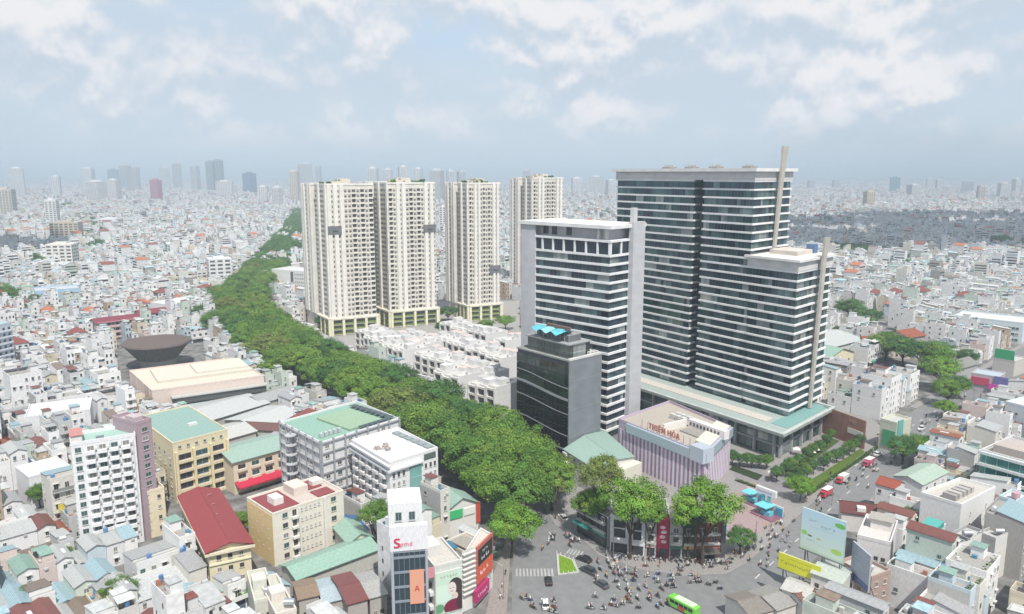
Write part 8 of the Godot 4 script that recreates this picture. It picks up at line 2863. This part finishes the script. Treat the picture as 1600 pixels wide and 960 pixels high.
	# parked motorbikes and people along the pavement
	for i in 26:
		var p: Vector2 = Vector2(28.2, -196.6).lerp(Vector2(56.6, -193.8), i / 25.0) + Vector2(R.randf_range(-0.4, 0.4), R.randf_range(-0.5, 0.5))
		var bk := R.randi() % paints.size()
		var o := put(self, numbered("motorbike"), bikes[bk], Transform3D(Basis(Vector3.UP, R.randf_range(-0.4, 0.4)), Vector3(p.x, 0.16, p.y)))
		tag(o, "", "motorbike", "motorbikes parked before the shops")
		named.append([o, "%s motorbike parked before the shops" % paints[bk][0], p.distance_to(Vector2(42, -172))])
	for i in 14:
		var p: Vector2 = [Vector2(51.6, -191.1), Vector2(55.5, -192.8), Vector2(59.4, -194.5), Vector2(62.0, -197.3), Vector2(25.7, -205.5), Vector2(36.5, -193.1), Vector2(39.7, -191.8), Vector2(44.7, -191.1), Vector2(71.3, -210.2), Vector2(77.8, -215.6), Vector2(-2.5, -181.4), Vector2(-2.9, -176.0), Vector2(-1.7, -187.8), Vector2(66.6, -201.0)][i]
		var of := R.randi() % outfits.size()
		var o := put(self, numbered("person"), walkers[of], Transform3D(Basis(Vector3.UP, R.randf() * TAU), Vector3(p.x, 0.16, p.y)))
		tag(o, "pedestrian in %s on the pavement %s" % [outfits[of][0], ["by the brown cafe", "at the brown cafe corner", "near the pavement tip", "beside the small round tree", "at the dark shop", "before the white shopfronts", "under the crimson banner", "before the green shop", "on the plaza edge", "by the turquoise pavilion", "under the banner building", "at the magenta sign", "near the crossing", "past the round tree"][i]], "person", "pedestrians on the pavements")
	named.sort_custom(func(a, b): return a[2] < b[2])
	var total := {}
	var seen := {}
	for q in named: total[q[1]] = total.get(q[1], 0) + 1
	for q in named:
		var k: int = seen.get(q[1], 0)
		seen[q[1]] = k + 1
		q[0].set_meta("label", q[1] if total[q[1]] == 1 else "%s, %sclosest to bus" % [q[1], "" if k == 0 else ordinal(k) + " "])
	# street lamps
	for i in 7:
		var p: Vector2 = [Vector2(-2.1, -176.0), Vector2(51.7, -193.1), Vector2(27.9, -196.6), Vector2(68.4, -201.0), Vector2(102.5, -231.4), Vector2(154.8, -285.7), Vector2(207.4, -332.6)][i]
		var turn: float = [1.2, 0.2, 0.5, -0.6, 2.5, 2.5, 2.5][i]
		var r := thing("street_lamp", "slim grey street lamp %s" % ["by the banner building pavement", "before the brown cafe", "at the first white shopfront", "at the pavement tip", "beside the tall billboard", "by the street island trees", "far up the side street"][i], "street lamp", Vector3(p.x, 0.12, p.y), turn, "street lamps round the junction")
		var m := MB.new()
		m.bar(Vector3.ZERO, Vector3(0, 9.0, 0), 0.13, Color(0.42, 0.43, 0.44), 8, 0.08)
		part(r, "pole", m, "steel")
		m = MB.new()
		m.bar(Vector3(0, 8.9, 0), Vector3(0, 9.8, -2.2), 0.06, Color(0.42, 0.43, 0.44), 6, 0.05)
		part(r, "arm", m, "steel")
		m = MB.new()
		m.box(Vector3(-0.16, 9.7, -3.0), Vector3(0.16, 9.86, -2.1), Color(0.36, 0.37, 0.38), Transform3D.IDENTITY, true)
		part(r, "lamp_head", m, "steel")

# broken cloud overhead, above the top of the frame; it shades the quarters beneath it
func make_clouds() -> void:
	R.seed = 6
	var n := FastNoiseLite.new()
	n.seed = 4
	n.frequency = 0.004
	n.fractal_octaves = 4
	# place on the ground that it shades, half length, half width
	for e in [[Vector2(480, -1120), 150, 150, 0.1], [Vector2(760, -1180), 170, 190, 0.4], [Vector2(1010, -1330), 190, 170, 0.2], [Vector2(640, -1480), 230, 120, 0.1], [Vector2(1250, -1560), 220, 150, 0.3], [Vector2(940, -1720), 240, 110, 0.1], [Vector2(-760, -1010), 150, 100, 0.2]]:
		var hgt := 900.0
		var sun := Vector3(0, 0, 1).rotated(Vector3.RIGHT, deg_to_rad(-57)).rotated(Vector3.UP, deg_to_rad(17))
		var c: Vector3 = Vector3(e[0].x, 0, e[0].y) + sun * (hgt / sun.y)
		var m := MB.new()
		var rows := 24
		var cols := 48
		var grid := []
		for i in rows + 1:
			for j in cols:
				var th := PI * i / rows
				var ph := TAU * j / cols
				var d := Vector3(sin(th) * cos(ph), cos(th), sin(th) * sin(ph))
				var k := 1.0 + 0.55 * n.get_noise_3d(d.x * 300 + e[0].x, d.y * 300, d.z * 300)
				grid.append(c + Vector3(d.x * e[1] * k, d.y * 60.0 * k * (1.0 if d.y > 0 else 0.4), d.z * e[2] * k).rotated(Vector3.UP, e[3]))
		for i in rows:
			for j in cols:
				var q := (j + 1) % cols
				m.quad(grid[(i + 1) * cols + j], grid[(i + 1) * cols + q], grid[i * cols + q], grid[i * cols + j], Color(0.85, 0.85, 0.85))
		struct("sky_cloud", m, "cloth")

func _ready() -> void:
	make_materials()
	make_environment()
	R.seed = 1
	make_tree_meshes()
	R.seed = 2
	make_ground()
	make_glass_complex()
	make_white_tower()
	make_black_building()
	make_apartments()
	make_left_buildings()
	make_centre()
	make_right()
	make_low_corner()
	for s in [strip(boulevard, 33.0), strip(side_street, 30.0), strip(lower_road, 50.0)]:
		EX.append(s)
	make_houses()
	make_trees()
	make_traffic()
	make_clouds()
